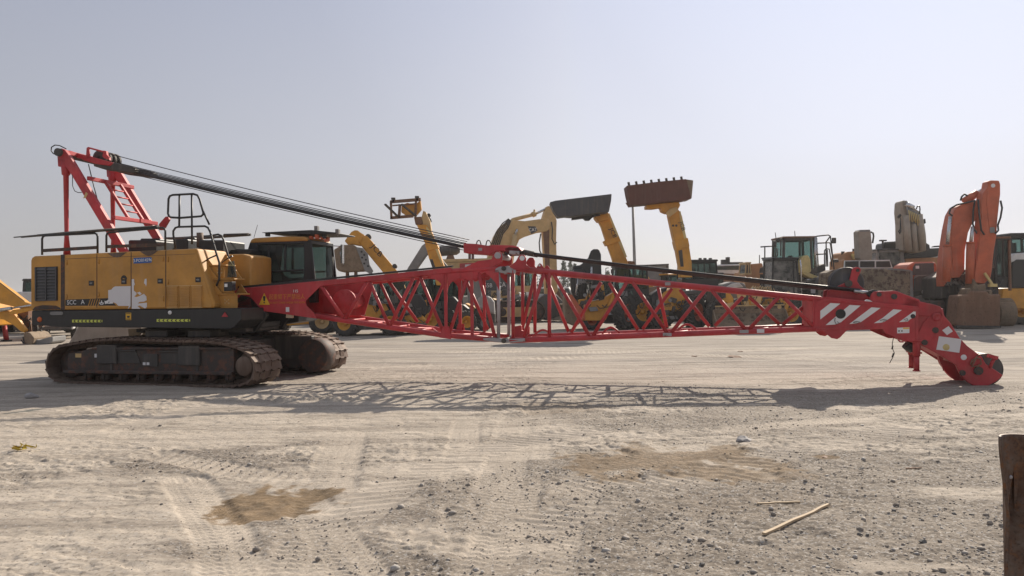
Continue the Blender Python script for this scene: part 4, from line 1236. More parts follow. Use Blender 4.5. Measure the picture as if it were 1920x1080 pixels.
# corner gussets with round cut-outs
for g in (-GBM, GBM - 0.012):
    q = MB()
    for sx, x0 in ((-1, 832), (1, 839)):
        arc = [(x0 + sx * (22 - 22 * math.sin(t)), 516 + 30 - 26 * math.cos(t) + 3) for t in [i * math.pi / 16 for i in range(9)]]
        q.prism(U.poly([(x0, 513), (x0 + sx * 25, 513 - sx * 2.3)] + [(x0 + sx * 24, 521 - sx * 2)] + arc[1:], -GBM), g, g + 0.012)
    q.prism(U.poly([(862, 512), (898, 508), (894, 522), (880, 526), (868, 522)], -GBM), g, g + 0.012)
    q.prism(U.poly([(906, 508), (935, 506), (936, 545), (929, 530), (918, 518)], -GBM), g, g + 0.012)
    q.prism(U.poly([(824, 633), (830, 612), (842, 612), (846, 636)], -GBM), g, g + 0.012)
    q.build('gusset', M['red'], bfoot)
# bars across the bottom and top faces
q = MB()
bot = [(646, 601.5), (690, 608), (735, 614.5), (780, 621), (824, 628), (880, 633)]
for i in range(len(bot) - 1):
    a, b_ = U.P(*bot[i], -GBM), U.P(*bot[i + 1], -GBM)
    s0, s1 = (gn, gf) if i % 2 == 0 else (gf, gn)
    q.tube([(a.x, s0, a.z), (b_.x, s1, b_.z)], 0.021, 8)
    q.tube([(a.x, gn, a.z), (a.x, gf, a.z)], 0.021, 8)
q.build('bottom_bracing', M['red'], bfoot)
q = MB()
tp = [(610, 530), (690, 524), (770, 516), (846, 508.5), (890, 505)]
for i in range(len(tp) - 1):
    a, b_ = U.P(*tp[i], -GBM), U.P(*tp[i + 1], -GBM); s0, s1 = (gn, gf) if i % 2 == 0 else (gf, gn)
    q.tube([(a.x, s0, a.z), (b_.x, s1, b_.z)], 0.021, 8); q.tube([(a.x, gn, a.z), (a.x, gf, a.z)], 0.021, 8)
q.build('top_bracing', M['red'], bfoot)
# winch seen inside the foot
q = MB(); q.prism(U.poly([(590, 532), (690, 524), (690, 545), (676, 592), (640, 592), (600, 588)], 0.2), GBM - 0.2, GBM - 0.18); q.build('foot_plate', M['red'], bfoot)
q = MB(); a = U.P(645, 565, -0.3); q.cyl((a.x, -0.28, a.z), (a.x, GBM - 0.2, a.z), 0.17, 36); q.lathe((a.x, -0.30, a.z), (0, 1, 0), [(0.001, -0.03), (0.10, -0.03), (0.12, 0), (0.25, 0), (0.25, 0.05), (0.001, 0.05)], 40)
for k in range(8):
    t = k * math.pi / 4 + 0.2; q.cyl((a.x + 0.18 * math.cos(t), -0.32, a.z + 0.18 * math.sin(t)), (a.x + 0.18 * math.cos(t), -0.30, a.z + 0.18 * math.sin(t)), 0.015, 6)
q.build('winch_drum', M['red'], bfoot)
# hoist rope and pads lying on the top chords
for g in (-0.2, 0.05): rope((446, 538.5), (850, 498.5), g, g, 0.014, 0.0, 'rope', 'hoist_rope')
q = MB(); q.prism(U.poly([(445, 541), (846, 500.8), (846, 499), (620, 521), (445, 537)], -GBM), -GBM + 0.02, -GBM + 0.10); q.build('rubbing_strip', M['black'], bfoot)
# writing on the plate
gt = -GBM - 0.0015
q = MB(); q.prism(U.poly([(485.5, 571.5), (506, 571.5), (495.5, 549.5)], -GBM), -GBM - 0.002, -GBM - 0.0003); wt = q.build('warning_sign', M['yellow_mark'], bfoot)
q = MB(); q.prism(U.poly([(494.2, 564.5), (497, 564.5), (498, 556.5), (497, 555), (494.2, 555), (493.2, 556.5)], -GBM), -GBM - 0.004, -GBM - 0.002)
q.prism(U.poly([(494.4, 568.6), (496.8, 568.6), (496.8, 566.2), (494.4, 566.2)], -GBM), -GBM - 0.004, -GBM - 0.002); q.build('exclamation_mark', M['black_mark'], wt)
text(U, '起重臂下严禁站人', 538, 557, 8.0, gt, M['faint_yellow'], bfoot, 'lettering', 0.0, sx=0.82)
text(U, 'DO NOT STAND UNDER THE BOOM', 538.5, 567.5, 3.8, gt, M['faint_yellow'], bfoot, 'lettering', 0.0, sx=0.83)
text(U, '115', 554, 546, 5.4, gt, M['white_mark'], bfoot, 'lettering', 0.0, sx=1.0)
q = MB(); q.prism(U.poly([(536, 584.8), (542.5, 584.8), (542.5, 576), (536, 576)], -GBM), -GBM - 0.002, -GBM - 0.0003); q.build('label_plate', M['white_film'], bfoot)
q = MB(); q.prism(U.poly([(535, 596), (547, 596.5), (546.5, 587.5), (536, 586)], -GBM), -GBM + 0.02, -GBM + 0.1); q.build('bracket', M['wood'], bfoot)

# ---- joint and ridge beam
jt = MB()
for g in (-GBM, GBM - 0.10):
    jt.prism(U.poly([(924, 512), (930, 503), (938, 499.5), (946, 500), (952, 498), (962, 503), (968, 506), (965, 513), (952, 511), (946, 513), (936, 511)], -GBM), g, g + 0.10)
    jt.prism(U.poly([(906, 634), (926, 633), (946, 636), (984, 634), (986, 640), (948, 643.5), (926, 641), (906, 638)], -GBM), g, g + 0.10)
joint = jt.build('joint_lug', M['bare'], R, 0.008)
for y in (503.5, 639):
    q = MB(); a = U.P(945, y, -GBM); q.cyl((a.x, -GBM - 0.05, a.z), (a.x, GBM + 0.05, a.z), 0.045, 16); q.cyl((a.x, -GBM - 0.07, a.z), (a.x, -GBM - 0.05, a.z), 0.022, 8); q.build('joint_pin', M['dark'], joint)
q = MB(); a, b_ = U.P(934, 510, -GBM), U.P(934, 636, -GBM)
for g in (-GBM + 0.04, GBM - 0.06): q.tube([(a.x, g, a.z), (b_.x, g, b_.z)], 0.035, 10)
q.build('upright', M['bare'], joint)
br = MB()
for g in (-GBM + 0.02, GBM - 0.09):
    br.prism(U.poly([(852, 513), (857, 508), (896, 489), (921, 486), (924, 478), (928, 472.5), (934, 471), (939, 474), (941, 481), (940, 492), (920, 503), (899, 515), (880, 521), (866, 527)], -GBM), g, g + 0.07)
bracket = br.build('pendant_bracket', M['red'], bfoot, 0.008)
q = MB(); a = U.P(933, 479, -GBM); q.cyl((a.x, -GBM, a.z), (a.x, GBM, a.z), 0.065, 18); q.build('pin', M['bare'], bracket)
rb = MB()
rb.prism(U.poly([(869, 474), (869, 456), (893, 457.2), (915, 460.5), (925, 459), (962, 460), (972, 463), (978, 470), (972, 473.5), (952, 477), (945, 471), (930, 471.5), (918, 477.5), (893, 475.5)], GJ), GJ, -GJ)
ridge = rb.build('ridge_beam', M['red'], R, 0.012)
q = MB()
for x0, x1 in ((893, 901), (911, 921)):
    q.tube(U.Pt([(x0, 460), (x0 + 1.5, 453), (x0 + 4, 450.5), (x0 + 7, 451.5), (x1 + 1, 459)], GJ + 0.06), 0.012, 6)
q.build('lifting_loop', M['dark'], ridge)
q = MB(); q.prism(U.poly([(897, 470), (904, 470), (904, 465), (897, 465)], GJ), GJ - 0.006, GJ - 0.001); q.build('slot', M['bare'], ridge)
for g in (-0.33, 0.22):
    q = MB(); q.prism(U.poly([(945, 478), (946, 465), (953, 462), (972, 463), (979, 472), (976, 477), (956, 477)], GJ), g - 0.02, g + 0.12); q.build('rope_socket', M['black'], ridge, 0.015)
    q = MB(); a, b_ = U.P(955, 473, GJ), U.P(974, 474.5, GJ); q.beam((a.x, g - 0.03, a.z), (b_.x, g - 0.03, b_.z), 0.05, 0.07); q.build('turnbuckle', M['bare'], ridge, 0.008)
q = MB()
for x in (878, 884): q.prism(U.poly([(x, 486), (x + 4, 486), (x + 4, 474), (x, 474)], 0.0), 0, 0.05)
q.build('ridge_post', M['grey'], ridge)

# ---- boom, top section
def chord_t(px): return 505.5 + (px - 985) * (560.5 - 505.5) / (1535 - 985)
def chord_b(px): return 637.5 + (px - 985) * (616.5 - 637.5) / (1530 - 985)


bt = MB()
GT0, GT1 = GBM, 0.47          # narrows a little towards the head


def gw(px): return GT0 + (GT1 - GT0) * (px - 950) / 600


top_root = None
pieces = []
for sgn in (-1, 1):
    q = MB(); pts = []
    for x in (962, 1100, 1250, 1400, 1540):
        v = U.P(x, chord_t(x), -gw(x)); pts.append((v.x, sgn * (gw(x) - 0.05), v.z))
    q.tube(pts, RC, 12)
    pieces.append(('chord', q))
    q = MB(); pts = []
    for x in (955, 1100, 1250, 1400, 1535):
        v = U.P(x, chord_b(x), -gw(x)); pts.append((v.x, sgn * (gw(x) - 0.05), v.z))
    q.tube(pts, RC, 12)
    pieces.append(('chord', q))
q = MB()
for sgn in (-1, 1):
    q.prism(U.poly([(955, 500), (967, 490), (972, 481), (976, 477.5), (983, 478), (986, 484), (986, 495), (996, 504), (960, 507)], -GBM), sgn * (GBM - 0.03) - 0.03, sgn * (GBM - 0.03) + 0.03)
    q.prism(U.poly([(1002, 507), (1008, 496), (1011, 493), (1014.5, 495), (1018, 501), (1030, 508)], -GBM), sgn * (GBM - 0.08) - 0.02, sgn * (GBM - 0.08) + 0.02)
btop = q.build('boom_top_section', M['red'], R, 0.006)
for nm, q in pieces: q.build(nm, M['red'], btop)
q = MB(); a = U.P(979, 484, -GBM); q.cyl((a.x, -GBM - 0.012, a.z), (a.x, -GBM + 0.012, a.z), 0.05, 16); q.build('sky_disc', M['white_film'], btop)  # white discs paint the bright sky seen through the lug eyes
q = MB(); a = U.P(1011, 497.5, -GBM); q.cyl((a.x, -GBM + 0.05, a.z), (a.x, -GBM + 0.057, a.z), 0.02, 12); q.build('sky_disc', M['white_film'], btop)


def bar_n(a, b_, r=RL, far=False, name='lattice_bar'):
    if far:
        P3 = [U.P(a[0], a[1], gw(a[0]) - 0.06), U.P(b_[0], b_[1], gw(b_[0]) - 0.06)]
    else:
        P3 = [U.P(a[0], a[1], -gw(a[0]) + 0.03), U.P(b_[0], b_[1], -gw(b_[0]) + 0.03)]
    return MB().tube(P3, r, 10).build(name, M['red'], btop)


for a, b_ in [((1020, 513), (982, 632)), ((1038, 514), (1105, 630)), ((1112, 629), (1176, 528)), ((1186, 529), (1251, 624)), ((1259, 623), (1324, 542)), ((1335, 545), (1398, 618)), ((1405, 617), (1460, 557)), ((1470, 558), (1524, 612)),
              ((962, 507), (962, 634)), ((1030, 510), (1030, 632))]: bar_n(a, b_)
for a, b_ in [((1127, 529), (1071, 623)), ((1142, 530), (1196, 618)), ((1234, 538), (1250, 614)), ((1260, 541), (1205, 617)), ((1275, 543), (1330, 612)), ((1393, 556), (1340, 611)), ((1405, 557), (1462, 608)), ((1518, 566), (1468, 608)),
              ((980, 508), (980, 624)), ((1003, 510), (1003, 624)), ((1022, 515), (1066, 622)), ((978, 622), (1003, 515))]: bar_n(a, b_, far=True)
q = MB()
for i, x in enumerate((985, 1060, 1140, 1220, 1300, 1380, 1460)):
    x2 = min(x + 80, 1530); a, b_ = U.P(x, chord_b(x), -gw(x)), U.P(x2, chord_b(x2), -gw(x2)); w_ = gw(x) - 0.06; w2 = gw(x2) - 0.06
    s_ = -1 if i % 2 else 1
    q.tube([(a.x, s_ * w_, a.z), (b_.x, -s_ * w2, b_.z)], 0.020, 8)
    if i % 2 == 0: q.tube([(a.x, -w_, a.z), (a.x, w_, a.z)], 0.020, 8)
q.build('bottom_bracing', M['red'], btop)
q = MB()
for i, x in enumerate((985, 1070, 1160, 1250, 1340, 1430)):
    x2 = x + 90; a, b_ = U.P(x, chord_t(x), -gw(x)), U.P(x2, chord_t(x2), -gw(x2)); w_ = gw(x) - 0.06; w2 = gw(x2) - 0.06
    s_ = -1 if i % 2 else 1
    q.tube([(a.x, s_ * w_, a.z), (b_.x, -s_ * w2, b_.z)], 0.020, 8)
    if i % 2 == 0: q.tube([(a.x, -w_, a.z), (a.x, w_, a.z)], 0.020, 8)
q.build('top_bracing', M['red'], btop)
# curved skid pads and a folded sheave on the lower chords
for x0, x1 in ((988, 1030), (1125, 1160), (1272, 1312)):
    q = MB(); pts = []
    for i in range(9):
        f = i / 8; x = x0 + (x1 - x0) * f; v = U.P(x, chord_b(x), -gw(x)); pts.append((v.x, 0.1, v.z + 0.02 + 0.13 * math.sin(math.pi * f)))
    q.tube(pts, 0.022, 8); q.build('skid_hoop', M['red'], btop)
q = MB(); q.prism(U.poly([(964, 633), (965, 612), (977, 610), (978, 620), (984, 621), (986, 612), (992, 612), (992, 626), (984, 633)], 0.2), 0.2, 0.32); q.build('stop_block', M['red'], btop, 0.006)
q = MB()
for x in (1251, 1395):
    a = U.P(x, chord_b(x), -gw(x)); q.box(a.x - 0.08, a.x + 0.08, -gw(x) - 0.014, -gw(x) - 0.009, a.z - 0.03, a.z + 0.03)
a = U.P(1252, chord_t(1252), -gw(1252)); q.box(a.x - 0.05, a.x + 0.05, -gw(1252) - 0.014, -gw(1252) - 0.009, a.z - 0.03, a.z + 0.03)
q.build('label_plate', M['bare'], btop)
q = MB(); a = U.P(1426, chord_b(1426), -gw(1426)); q.box(a.x - 0.065, a.x + 0.065, -gw(1426) - 0.014, -gw(1426) - 0.009, a.z - 0.035, a.z + 0.035); q.build('label_plate', M['white_film'], btop)

# pendants along the top section
for (p, q_, g0, g1, r) in (((975, 472), (1612, 543.5), -0.30, -0.33, 0.024), ((975, 474), (1612, 546), -0.22, -0.27, 0.024), ((975, 473), (1600, 546), 0.26, 0.3, 0.024), ((975, 475.5), (1600, 548), 0.32, 0.33, 0.02)):
    rope(p, q_, g0, g1, r, 0.03)
for g in (-0.30, 0.28):
    q = MB(); a, b_ = U.P(980, 472, GJ), U.P(1000, 475.5, GJ); q.tube([(a.x, g, a.z), (b_.x, g, b_.z)], 0.05, 12); q.build('rope_sleeve', M['dark'], R)
# twisted hoist rope
hp = []
a = U.P(1390, 521, -0.1); b_ = U.P(1600, 546, -0.1)
tw = MB()
for ph in (0, math.pi):
    pts = []
    for i in range(90):
        f = i / 89; c = a.lerp(b_, f); pts.append(c + Vector((0, math.cos(f * 60 + ph), math.sin(f * 60 + ph))) * 0.018)
    tw.tube(pts, 0.015, 6)
tw.build('hoist_rope', M['rope'], R)

# ---- boom head
GH = GT1
hd = MB()
box_ = [(1527, 621), (1527, 560), (1548, 556), (1600, 562), (1640, 566), (1668, 569), (1700, 572), (1722, 575), (1722, 640), (1697, 640), (1679, 633), (1661, 625), (1655, 617), (1588, 619.5), (1575, 633), (1570, 636), (1559, 634), (1553, 629), (1544, 620)]
for g in (-GH, GH - 0.02): hd.prism(U.poly(box_, -GH), g, g + 0.02)
hd.prism(U.poly([(1527, 564), (1548, 557), (1722, 576), (1722, 580), (1548, 562), (1527, 568)], -GH), -GH + 0.02, GH - 0.02)
hd.prism(U.poly([(1527, 620), (1655, 616), (1655, 613), (1527, 616.5)], -GH), -GH + 0.02, GH - 0.02)
hd.prism(U.poly([(1527, 616), (1530, 616), (1530, 566), (1527, 566)], -GH), -GH + 0.02, GH - 0.02)
hd.prism(U.poly([(1524, 619), (1527, 619), (1527, 560), (1524, 559.5)], -GH), -GH - 0.006, GH + 0.006)
head = hd.build('boom_head', M['red'], R, 0.006)
# flanges along the head
q = MB()
q.prism(U.poly([(1530, 566.5), (1548, 559.5), (1722, 579), (1722, 583), (1548, 564), (1530, 571)], -GH), -GH - 0.012, -GH - 0.001)
q.prism(U.poly([(1530, 620.5), (1655, 616.5), (1655, 612.5), (1530, 616)], -GH), -GH - 0.012, -GH - 0.001)
q.prism(U.poly([(1717, 636), (1722, 637), (1722, 578), (1717, 577.5)], -GH), -GH - 0.010, -GH - 0.001)
q.build('flange', M['red'], head, 0.003)
sh = MB()
stripes = [[(1538, 599), (1538, 583), (1557, 568.2), (1575.5, 569.3)], [(1548, 609.5), (1593, 571.8), (1613.5, 573), (1577, 604), (1566, 608.5)], [(1592.5, 607.5), (1634, 576.2), (1651, 577.5), (1614, 604), (1607, 606.5)],
           [(1638.5, 606), (1655, 596), (1675, 579.8), (1691, 581.3), (1659, 603), (1652, 605)], [(1685.5, 604), (1713, 584), (1718.5, 584.5), (1718.5, 591), (1706, 599), (1702, 603)]]
for p in stripes: sh.prism(U.poly(p, -GH), -GH - 0.003, -GH - 0.0006)
sh.build('white_stripes', M['white_mark'], head)
q = MB()
for (x, y, r) in ((1576, 588.5, 0.088), (1711.5, 593, 0.04)):
    a = U.P(x, y, -GH); q.cyl((a.x, -GH - 0.008, a.z), (a.x, -GH - 0.0035, a.z), r, 28)
q.build('lightening_hole', M['black_mark'], head)
q = MB()
for pts in ([(1566, 596), (1565, 602), (1568, 608), (1574, 606), (1570, 603)], [(1600, 604), (1606, 602.5), (1613, 603.5), (1608, 606), (1600, 605)], [(1650, 601), (1658, 598.5), (1664, 600), (1656, 602.5)], [(1695, 599), (1701, 597.5), (1703, 601), (1697, 602)]):
    q.tube(U.Pt(pts, -GH - 0.012), 0.0055, 6)
q.build('wire_loop', M['dark'], head)
q = MB(); q.prism(U.poly([(1682, 625), (1705, 624.5), (1705, 613.5), (1682, 614.5)], -GH), -GH - 0.003, -GH - 0.0006); lb = q.build('safety_label', M['white_mark'], head)
q = MB(); q.prism(U.poly([(1693, 617), (1704.5, 616.5), (1704.5, 614), (1693, 614.5)], -GH), -GH - 0.005, -GH - 0.003); q.build('print', M['yellow_mark'], lb)
q = MB(); q.prism(U.poly([(1684.5, 622), (1686.5, 622), (1686.5, 619), (1684.5, 619)], -GH), -GH - 0.005, -GH - 0.003); q.prism(U.poly([(1690, 622), (1692, 622), (1692, 619), (1690, 619)], -GH), -GH - 0.005, -GH - 0.003); q.build('print', M['black_mark'], lb)
# anchor block and upper sheave
ab = MB()
for g in (-0.42, 0.30):
    ab.prism(U.poly([(1632, 566), (1634, 551), (1640, 546.5), (1676, 545), (1682, 546), (1700, 553), (1725, 562), (1725, 577), (1690, 573)], -0.42), g, g + 0.12)
ab.prism(U.poly([(1690, 571), (1700, 557), (1725, 565), (1752, 571), (1764, 575), (1768, 582), (1768, 596), (1722, 592)], -0.42), -0.42, 0.42)
anchor = ab.build('pendant_anchor', M['red'], head, 0.012)
q = MB()
for x, y, r in ((1676, 556, 0.05), (1648, 552, 0.04)):
    a = U.P(x, y, -0.42); q.cyl((a.x, -0.45, a.z), (a.x, 0.45, a.z), r, 18)
q.build('pin', M['dark'], anchor)
for g in (-0.37, 0.31):
    q = MB(); q.prism(U.poly([(1627, 553), (1630, 545), (1640, 543), (1648, 545), (1650, 560), (1636, 560)], -0.40), g, g + 0.09); q.build('rope_socket', M['black'], anchor, 0.02)
    q = MB(); a, b_ = U.P(1603, 545.5, -0.40), U.P(1629, 549, -0.40); q.tube([(a.x, g + 0.04, a.z), (b_.x, g + 0.04, b_.z)], 0.036, 12); q.build('turnbuckle', M['silver'], anchor)
q = MB(); q.prism(U.poly([(1622, 564.5), (1636, 566), (1631, 562.5), (1627, 561.5)], -GH), -GH, -GH + 0.1); q.build('lug', M['white_film'], anchor)
us = MB()
for g in (-0.20, 0.10):
    us.prism(U.poly([(1550, 560), (1552, 545), (1562, 541), (1583, 531), (1593, 526), (1598, 506), (1601, 502), (1606, 500.5), (1612, 501.5), (1615, 506), (1613, 512), (1609, 519), (1607, 527), (1613, 536), (1622, 543), (1630, 556), (1630, 566)], -0.2), g, g + 0.05)
upper = us.build('sheave_bracket', M['red'], head, 0.008)
q = MB(); a = U.P(1590.5, 531.5, -0.2); 
for g in (-0.12, 0.01): q.lathe((a.x, g, a.z), (0, 1, 0), [(0.02, 0), (0.08, 0), (0.09, 0.02), (0.27, 0.02), (0.30, 0.0), (0.305, 0.01), (0.26, 0.045), (0.305, 0.08), (0.30, 0.09), (0.27, 0.07), (0.09, 0.07), (0.08, 0.09), (0.02, 0.09)], 44)
q.build('sheave', M['dark_grey'], upper)
q = MB(); q.cyl((a.x, -0.24, a.z), (a.x, 0.2, a.z), 0.065, 20); b_ = U.P(1608, 507, -0.2); q.cyl((b_.x, -0.22, b_.z), (b_.x, 0.18, b_.z), 0.03, 14); q.build('pin', M['dark'], upper)
# bent nose with the lower sheaves
ns = MB()
nose = [(1697, 638), (1712, 600), (1722, 588), (1745, 580), (1766, 578), (1768, 592), (1779, 604), (1797, 633), (1811, 648), (1830, 662), (1838, 668), (1846, 682), (1868, 696), (1878, 703), (1871, 710), (1863, 716), (1855, 720), (1847, 723), (1834, 723.5), (1822, 722), (1812, 716), (1804, 708.5), (1798, 701), (1793.5, 692), (1790, 684), (1759, 665), (1736, 652), (1720, 645)]
GN_ = 0.34
for g in (-GN_ - 0.06, GN_): ns.prism(U.poly(nose, -GN_), g, g + 0.06)
ns.prism(U.poly([(1722, 592), (1766, 582), (1779, 606), (1811, 650), (1830, 665), (1822, 668), (1770, 620), (1730, 600)], -GN_), -GN_, GN_)
ns.prism(U.poly([(1700, 638), (1736, 650), (1790, 680), (1790, 676), (1740, 645), (1705, 634)], -GN_), -GN_, GN_)
nose_o = ns.build('boom_nose', M['red'], head, 0.01)
q = MB()
GP = -GN_ - 0.06
q.prism(U.poly([(1712, 640), (1728, 604), (1748, 586), (1760, 582), (1766, 590), (1762, 606), (1740, 640)], -GN_), GP - 0.02, GP - 0.001)
q.build('nose_plate', M['red'], nose_o, 0.006)
q = MB()
for x, y, r in ((1755, 594, 0.075), ):
    a = U.P(x, y, GP); q.lathe((a.x, GP - 0.045, a.z), (0, 1, 0), [(0.001, 0.012), (0.03, 0.012), (0.04, 0), (r, 0), (r, 0.03)], 24)
q.build('pivot_boss', M['red'], nose_o)
q = MB()
for x, y, r in ((1753, 619, 0.055), (1733, 642, 0.05), (1834, 695, 0.075), (1804, 699, 0.05)):
    a = U.P(x, y, GP); q.cyl((a.x, GP - 0.03, a.z), (a.x, GP - 0.001, a.z), r, 22)
q.build('pin', M['trackframe'], nose_o)
q = MB(); a = U.P(1838, 690, 0)
for k in range(3): q.lathe((a.x, -0.24 + k * 0.17, a.z), (0, 1, 0), [(0.03, 0), (0.08, 0), (0.25, 0.02), (0.285, 0.0), (0.25, 0.05), (0.285, 0.10), (0.25, 0.09), (0.03, 0.1)], 36)
q.build('sheave', M['dark_grey'], nose_o)
q = MB(); q.tube(U.Pt([(1856, 690), (1860, 680), (1866, 670)], GP), 0.03, 8); a = U.P(1861, 669, GP); q.obox((a.x, GP, a.z), (0.07, 0, -0.02), (0, 0.05, 0), (0.01, 0, 0.03)); q.build('rope_keeper', M['red'], nose_o)
q = MB()
q.tube(U.Pt([(1820, 684), (1823, 676), (1830, 671), (1838, 673), (1840, 682), (1832, 687), (1822, 687), (1826, 680), (1832, 668)], GP - 0.04), 0.014, 6)
q.tube(U.Pt([(1832, 667), (1842, 664), (1850, 666), (1846, 672)], GP - 0.02), 0.01, 6)
q.build('wire_tangle', M['rusty'], nose_o)
q = MB(); q.prism(U.poly([(1753, 655), (1758, 630), (1800, 635.5), (1796, 661)], -GN_), GP - 0.004, GP - 0.0006); np_ = q.build('notice_plate', M['white_film'], nose_o)
a = U.P(1774, 651, GP); q = MB(); q.lathe((a.x, GP - 0.007, a.z), (0, 1, 0), [(0.001, 0), (0.055, 0), (0.058, 0.003)], 24); q.build('round_label', M['cream'], np_)
q = MB(); q.prism(U.poly([(1764, 619), (1776, 611), (1784, 621), (1773, 628)], -GN_), GP - 0.004, GP - 0.0006); q.build('notice_plate', M['white_film'], nose_o)
a = U.P(1807, 670, GP); q = MB(); q.lathe((a.x, GP - 0.004, a.z), (0, 1, 0), [(0.001, 0), (0.045, 0), (0.05, 0.003)], 20); q.build('worn_spot', M['white_film'], nose_o)
for (x, y0, y1, g) in ((1718.5, 641, 695, -0.34), (1709, 641, 689, 0.26)):
    q = MB(); a, b_ = U.P(x, y0, g), U.P(x, y1, g); m_ = a.lerp(b_, 0.5); q.tube([(a.x, g, a.z + 0.1), (m_.x, g, m_.z)], 0.062, 14); q.tube([(m_.x, g, m_.z), (b_.x, g, b_.z)], 0.048, 14); q.cyl((b_.x, g, b_.z - 0.01), (b_.x, g, b_.z + 0.006), 0.065, 14)
    q.cyl((m_.x - 0.09, g, m_.z + 0.06), (m_.x + 0.09, g, m_.z + 0.06), 0.016, 8)
    q.build('support_leg', M['red'], head)
q = MB(); q.tube(U.Pt([(1701, 643), (1706, 648), (1713, 651), (1722, 651)], -0.05), 0.12, 12); q.build('lower_roller', M['black'], head)
q = MB(); q.prism(U.poly([(1760, 665), (1768, 668), (1768.5, 680), (1768, 688), (1764, 682), (1761, 674)], -0.1), -0.1, 0.0); q.tube(U.Pt([(1768, 686), (1769, 695)], -0.05), 0.012, 6); q.build('hook_latch', M['red'], nose_o)
q = MB(); q.tube(U.Pt([(1675, 634), (1673, 645), (1674, 655), (1677, 662), (1674, 670), (1668, 681)], -GH), 0.007, 6); q.tube(U.Pt([(1676, 662), (1673, 670)], -GH), 0.016, 8); q.tube(U.Pt([(1674, 648), (1672.5, 655)], -GH), 0.014, 8); q.build('loose_cable', M['dark'], head)
q = MB(); q.tube(U.Pt([(1684, 637), (1688, 641), (1694, 641)], -GH), 0.015, 6); q.build('hook', M['red'], head)

# broken boards resting on the carbody
w = MB()
w.prism(U.poly([(241, 632), (240, 617), (262, 616), (262, 627), (258, 633), (246, 633)], 0.3), 0.3, 0.34)
w.prism(U.poly([(262, 630), (268, 625), (298, 616.5), (299, 620), (297, 629), (268, 632)], 0.1), 0.1, 0.13)
w.beam(U.P(262, 624, -0.1), U.P(299, 617.5, 0.1), 0.04, 0.05)
o = w.build('broken_board', M['wood'], None, 0.004); o.matrix_world = R.matrix_basis
tag(o, 'pale broken timber boards lying between the crane tracks', 'boards')
w = MB(); w.prism(U.poly([(324, 623), (327, 616), (350, 616.5), (347, 624)], 0.1), 0.1, 0.12); w.beam(U.P(330, 620, 0.09), U.P(345, 620, 0.09), 0.02, 0.03)
o = w.build('crate_lid', M['wood'], None, 0.004); o.matrix_world = R.matrix_basis
tag(o, 'flat pale wooden tray lying under the crane house', 'tray')
# ================================================================== shared builders for the machines behind
def wheel(F, c, r, w, axis=(0, -1, 0), rim='yellow', lugs=22, parent=None, name='wheel'):
    """tyre with bar treads; axis points out of the side that shows the rim"""
    a = Vector(axis).normalized(); c = Vector(c)
    ref = Vector((0, 0, 1)); x = a.cross(ref).normalized(); y = a.cross(x).normalized()
    mb = MB()
    h = w / 2
    mb.lathe(c, a, [(r * .52, -h * .8), (r * .60, -h), (r * .80, -h * 1.03), (r * .93, -h * .9), (r * .965, -h * .6), (r * .965, h * .6), (r * .93, h * .9), (r * .80, h * 1.03), (r * .60, h), (r * .52, h * .8), (r * .52, -h * .8)], 36)
    for k in range(lugs):
        for sd in (-1, 1):
            t0 = 2 * math.pi * (k + (0.5 if sd > 0 else 0)) / lugs; t1 = t0 + 2 * math.pi / lugs * 0.75
            p = c + (x * math.cos(t0) + y * math.sin(t0)) * r * .965 + a * sd * h * 0.02
            q = c + (x * math.cos(t1) + y * math.sin(t1)) * r * .955 + a * sd * h * 0.97
            n = ((p + q) / 2 - c); n = (n - a * n.dot(a)).normalized()
            d = q - p; side = d.cross(n).normalized()
            mb.obox((p + q) / 2 + n * r * 0.01, d / 2, side * (r * 0.055), n * (r * 0.045))
    t = mb.build(name, M['rubber'], parent or F.root)
    q = MB()
    q.lathe(c, a, [(.001, -h * .2), (r * .2, -h * .2), (r * .22, h * .1), (r * .42, h * .25), (r * .46, h * .7), (r * .54, h * .86), (r * .55, h * .8), (r * .55, -h * .8), (r * .42, -h * .7), (.001, -h * .6)], 28)
    q.lathe(c, a, [(.001, h * .25), (r * .13, h * .25), (r * .17, h * .05), (r * .17, -h * .2)], 18)
    for k in range(8):
        an = k * math.pi / 4; p = c + (x * math.cos(an) + y * math.sin(an)) * r * .29
        q.cyl(p + a * h * .1, p + a * h * .26, r * .028, 6)
    q.build('rim', M[rim], t)
    return t


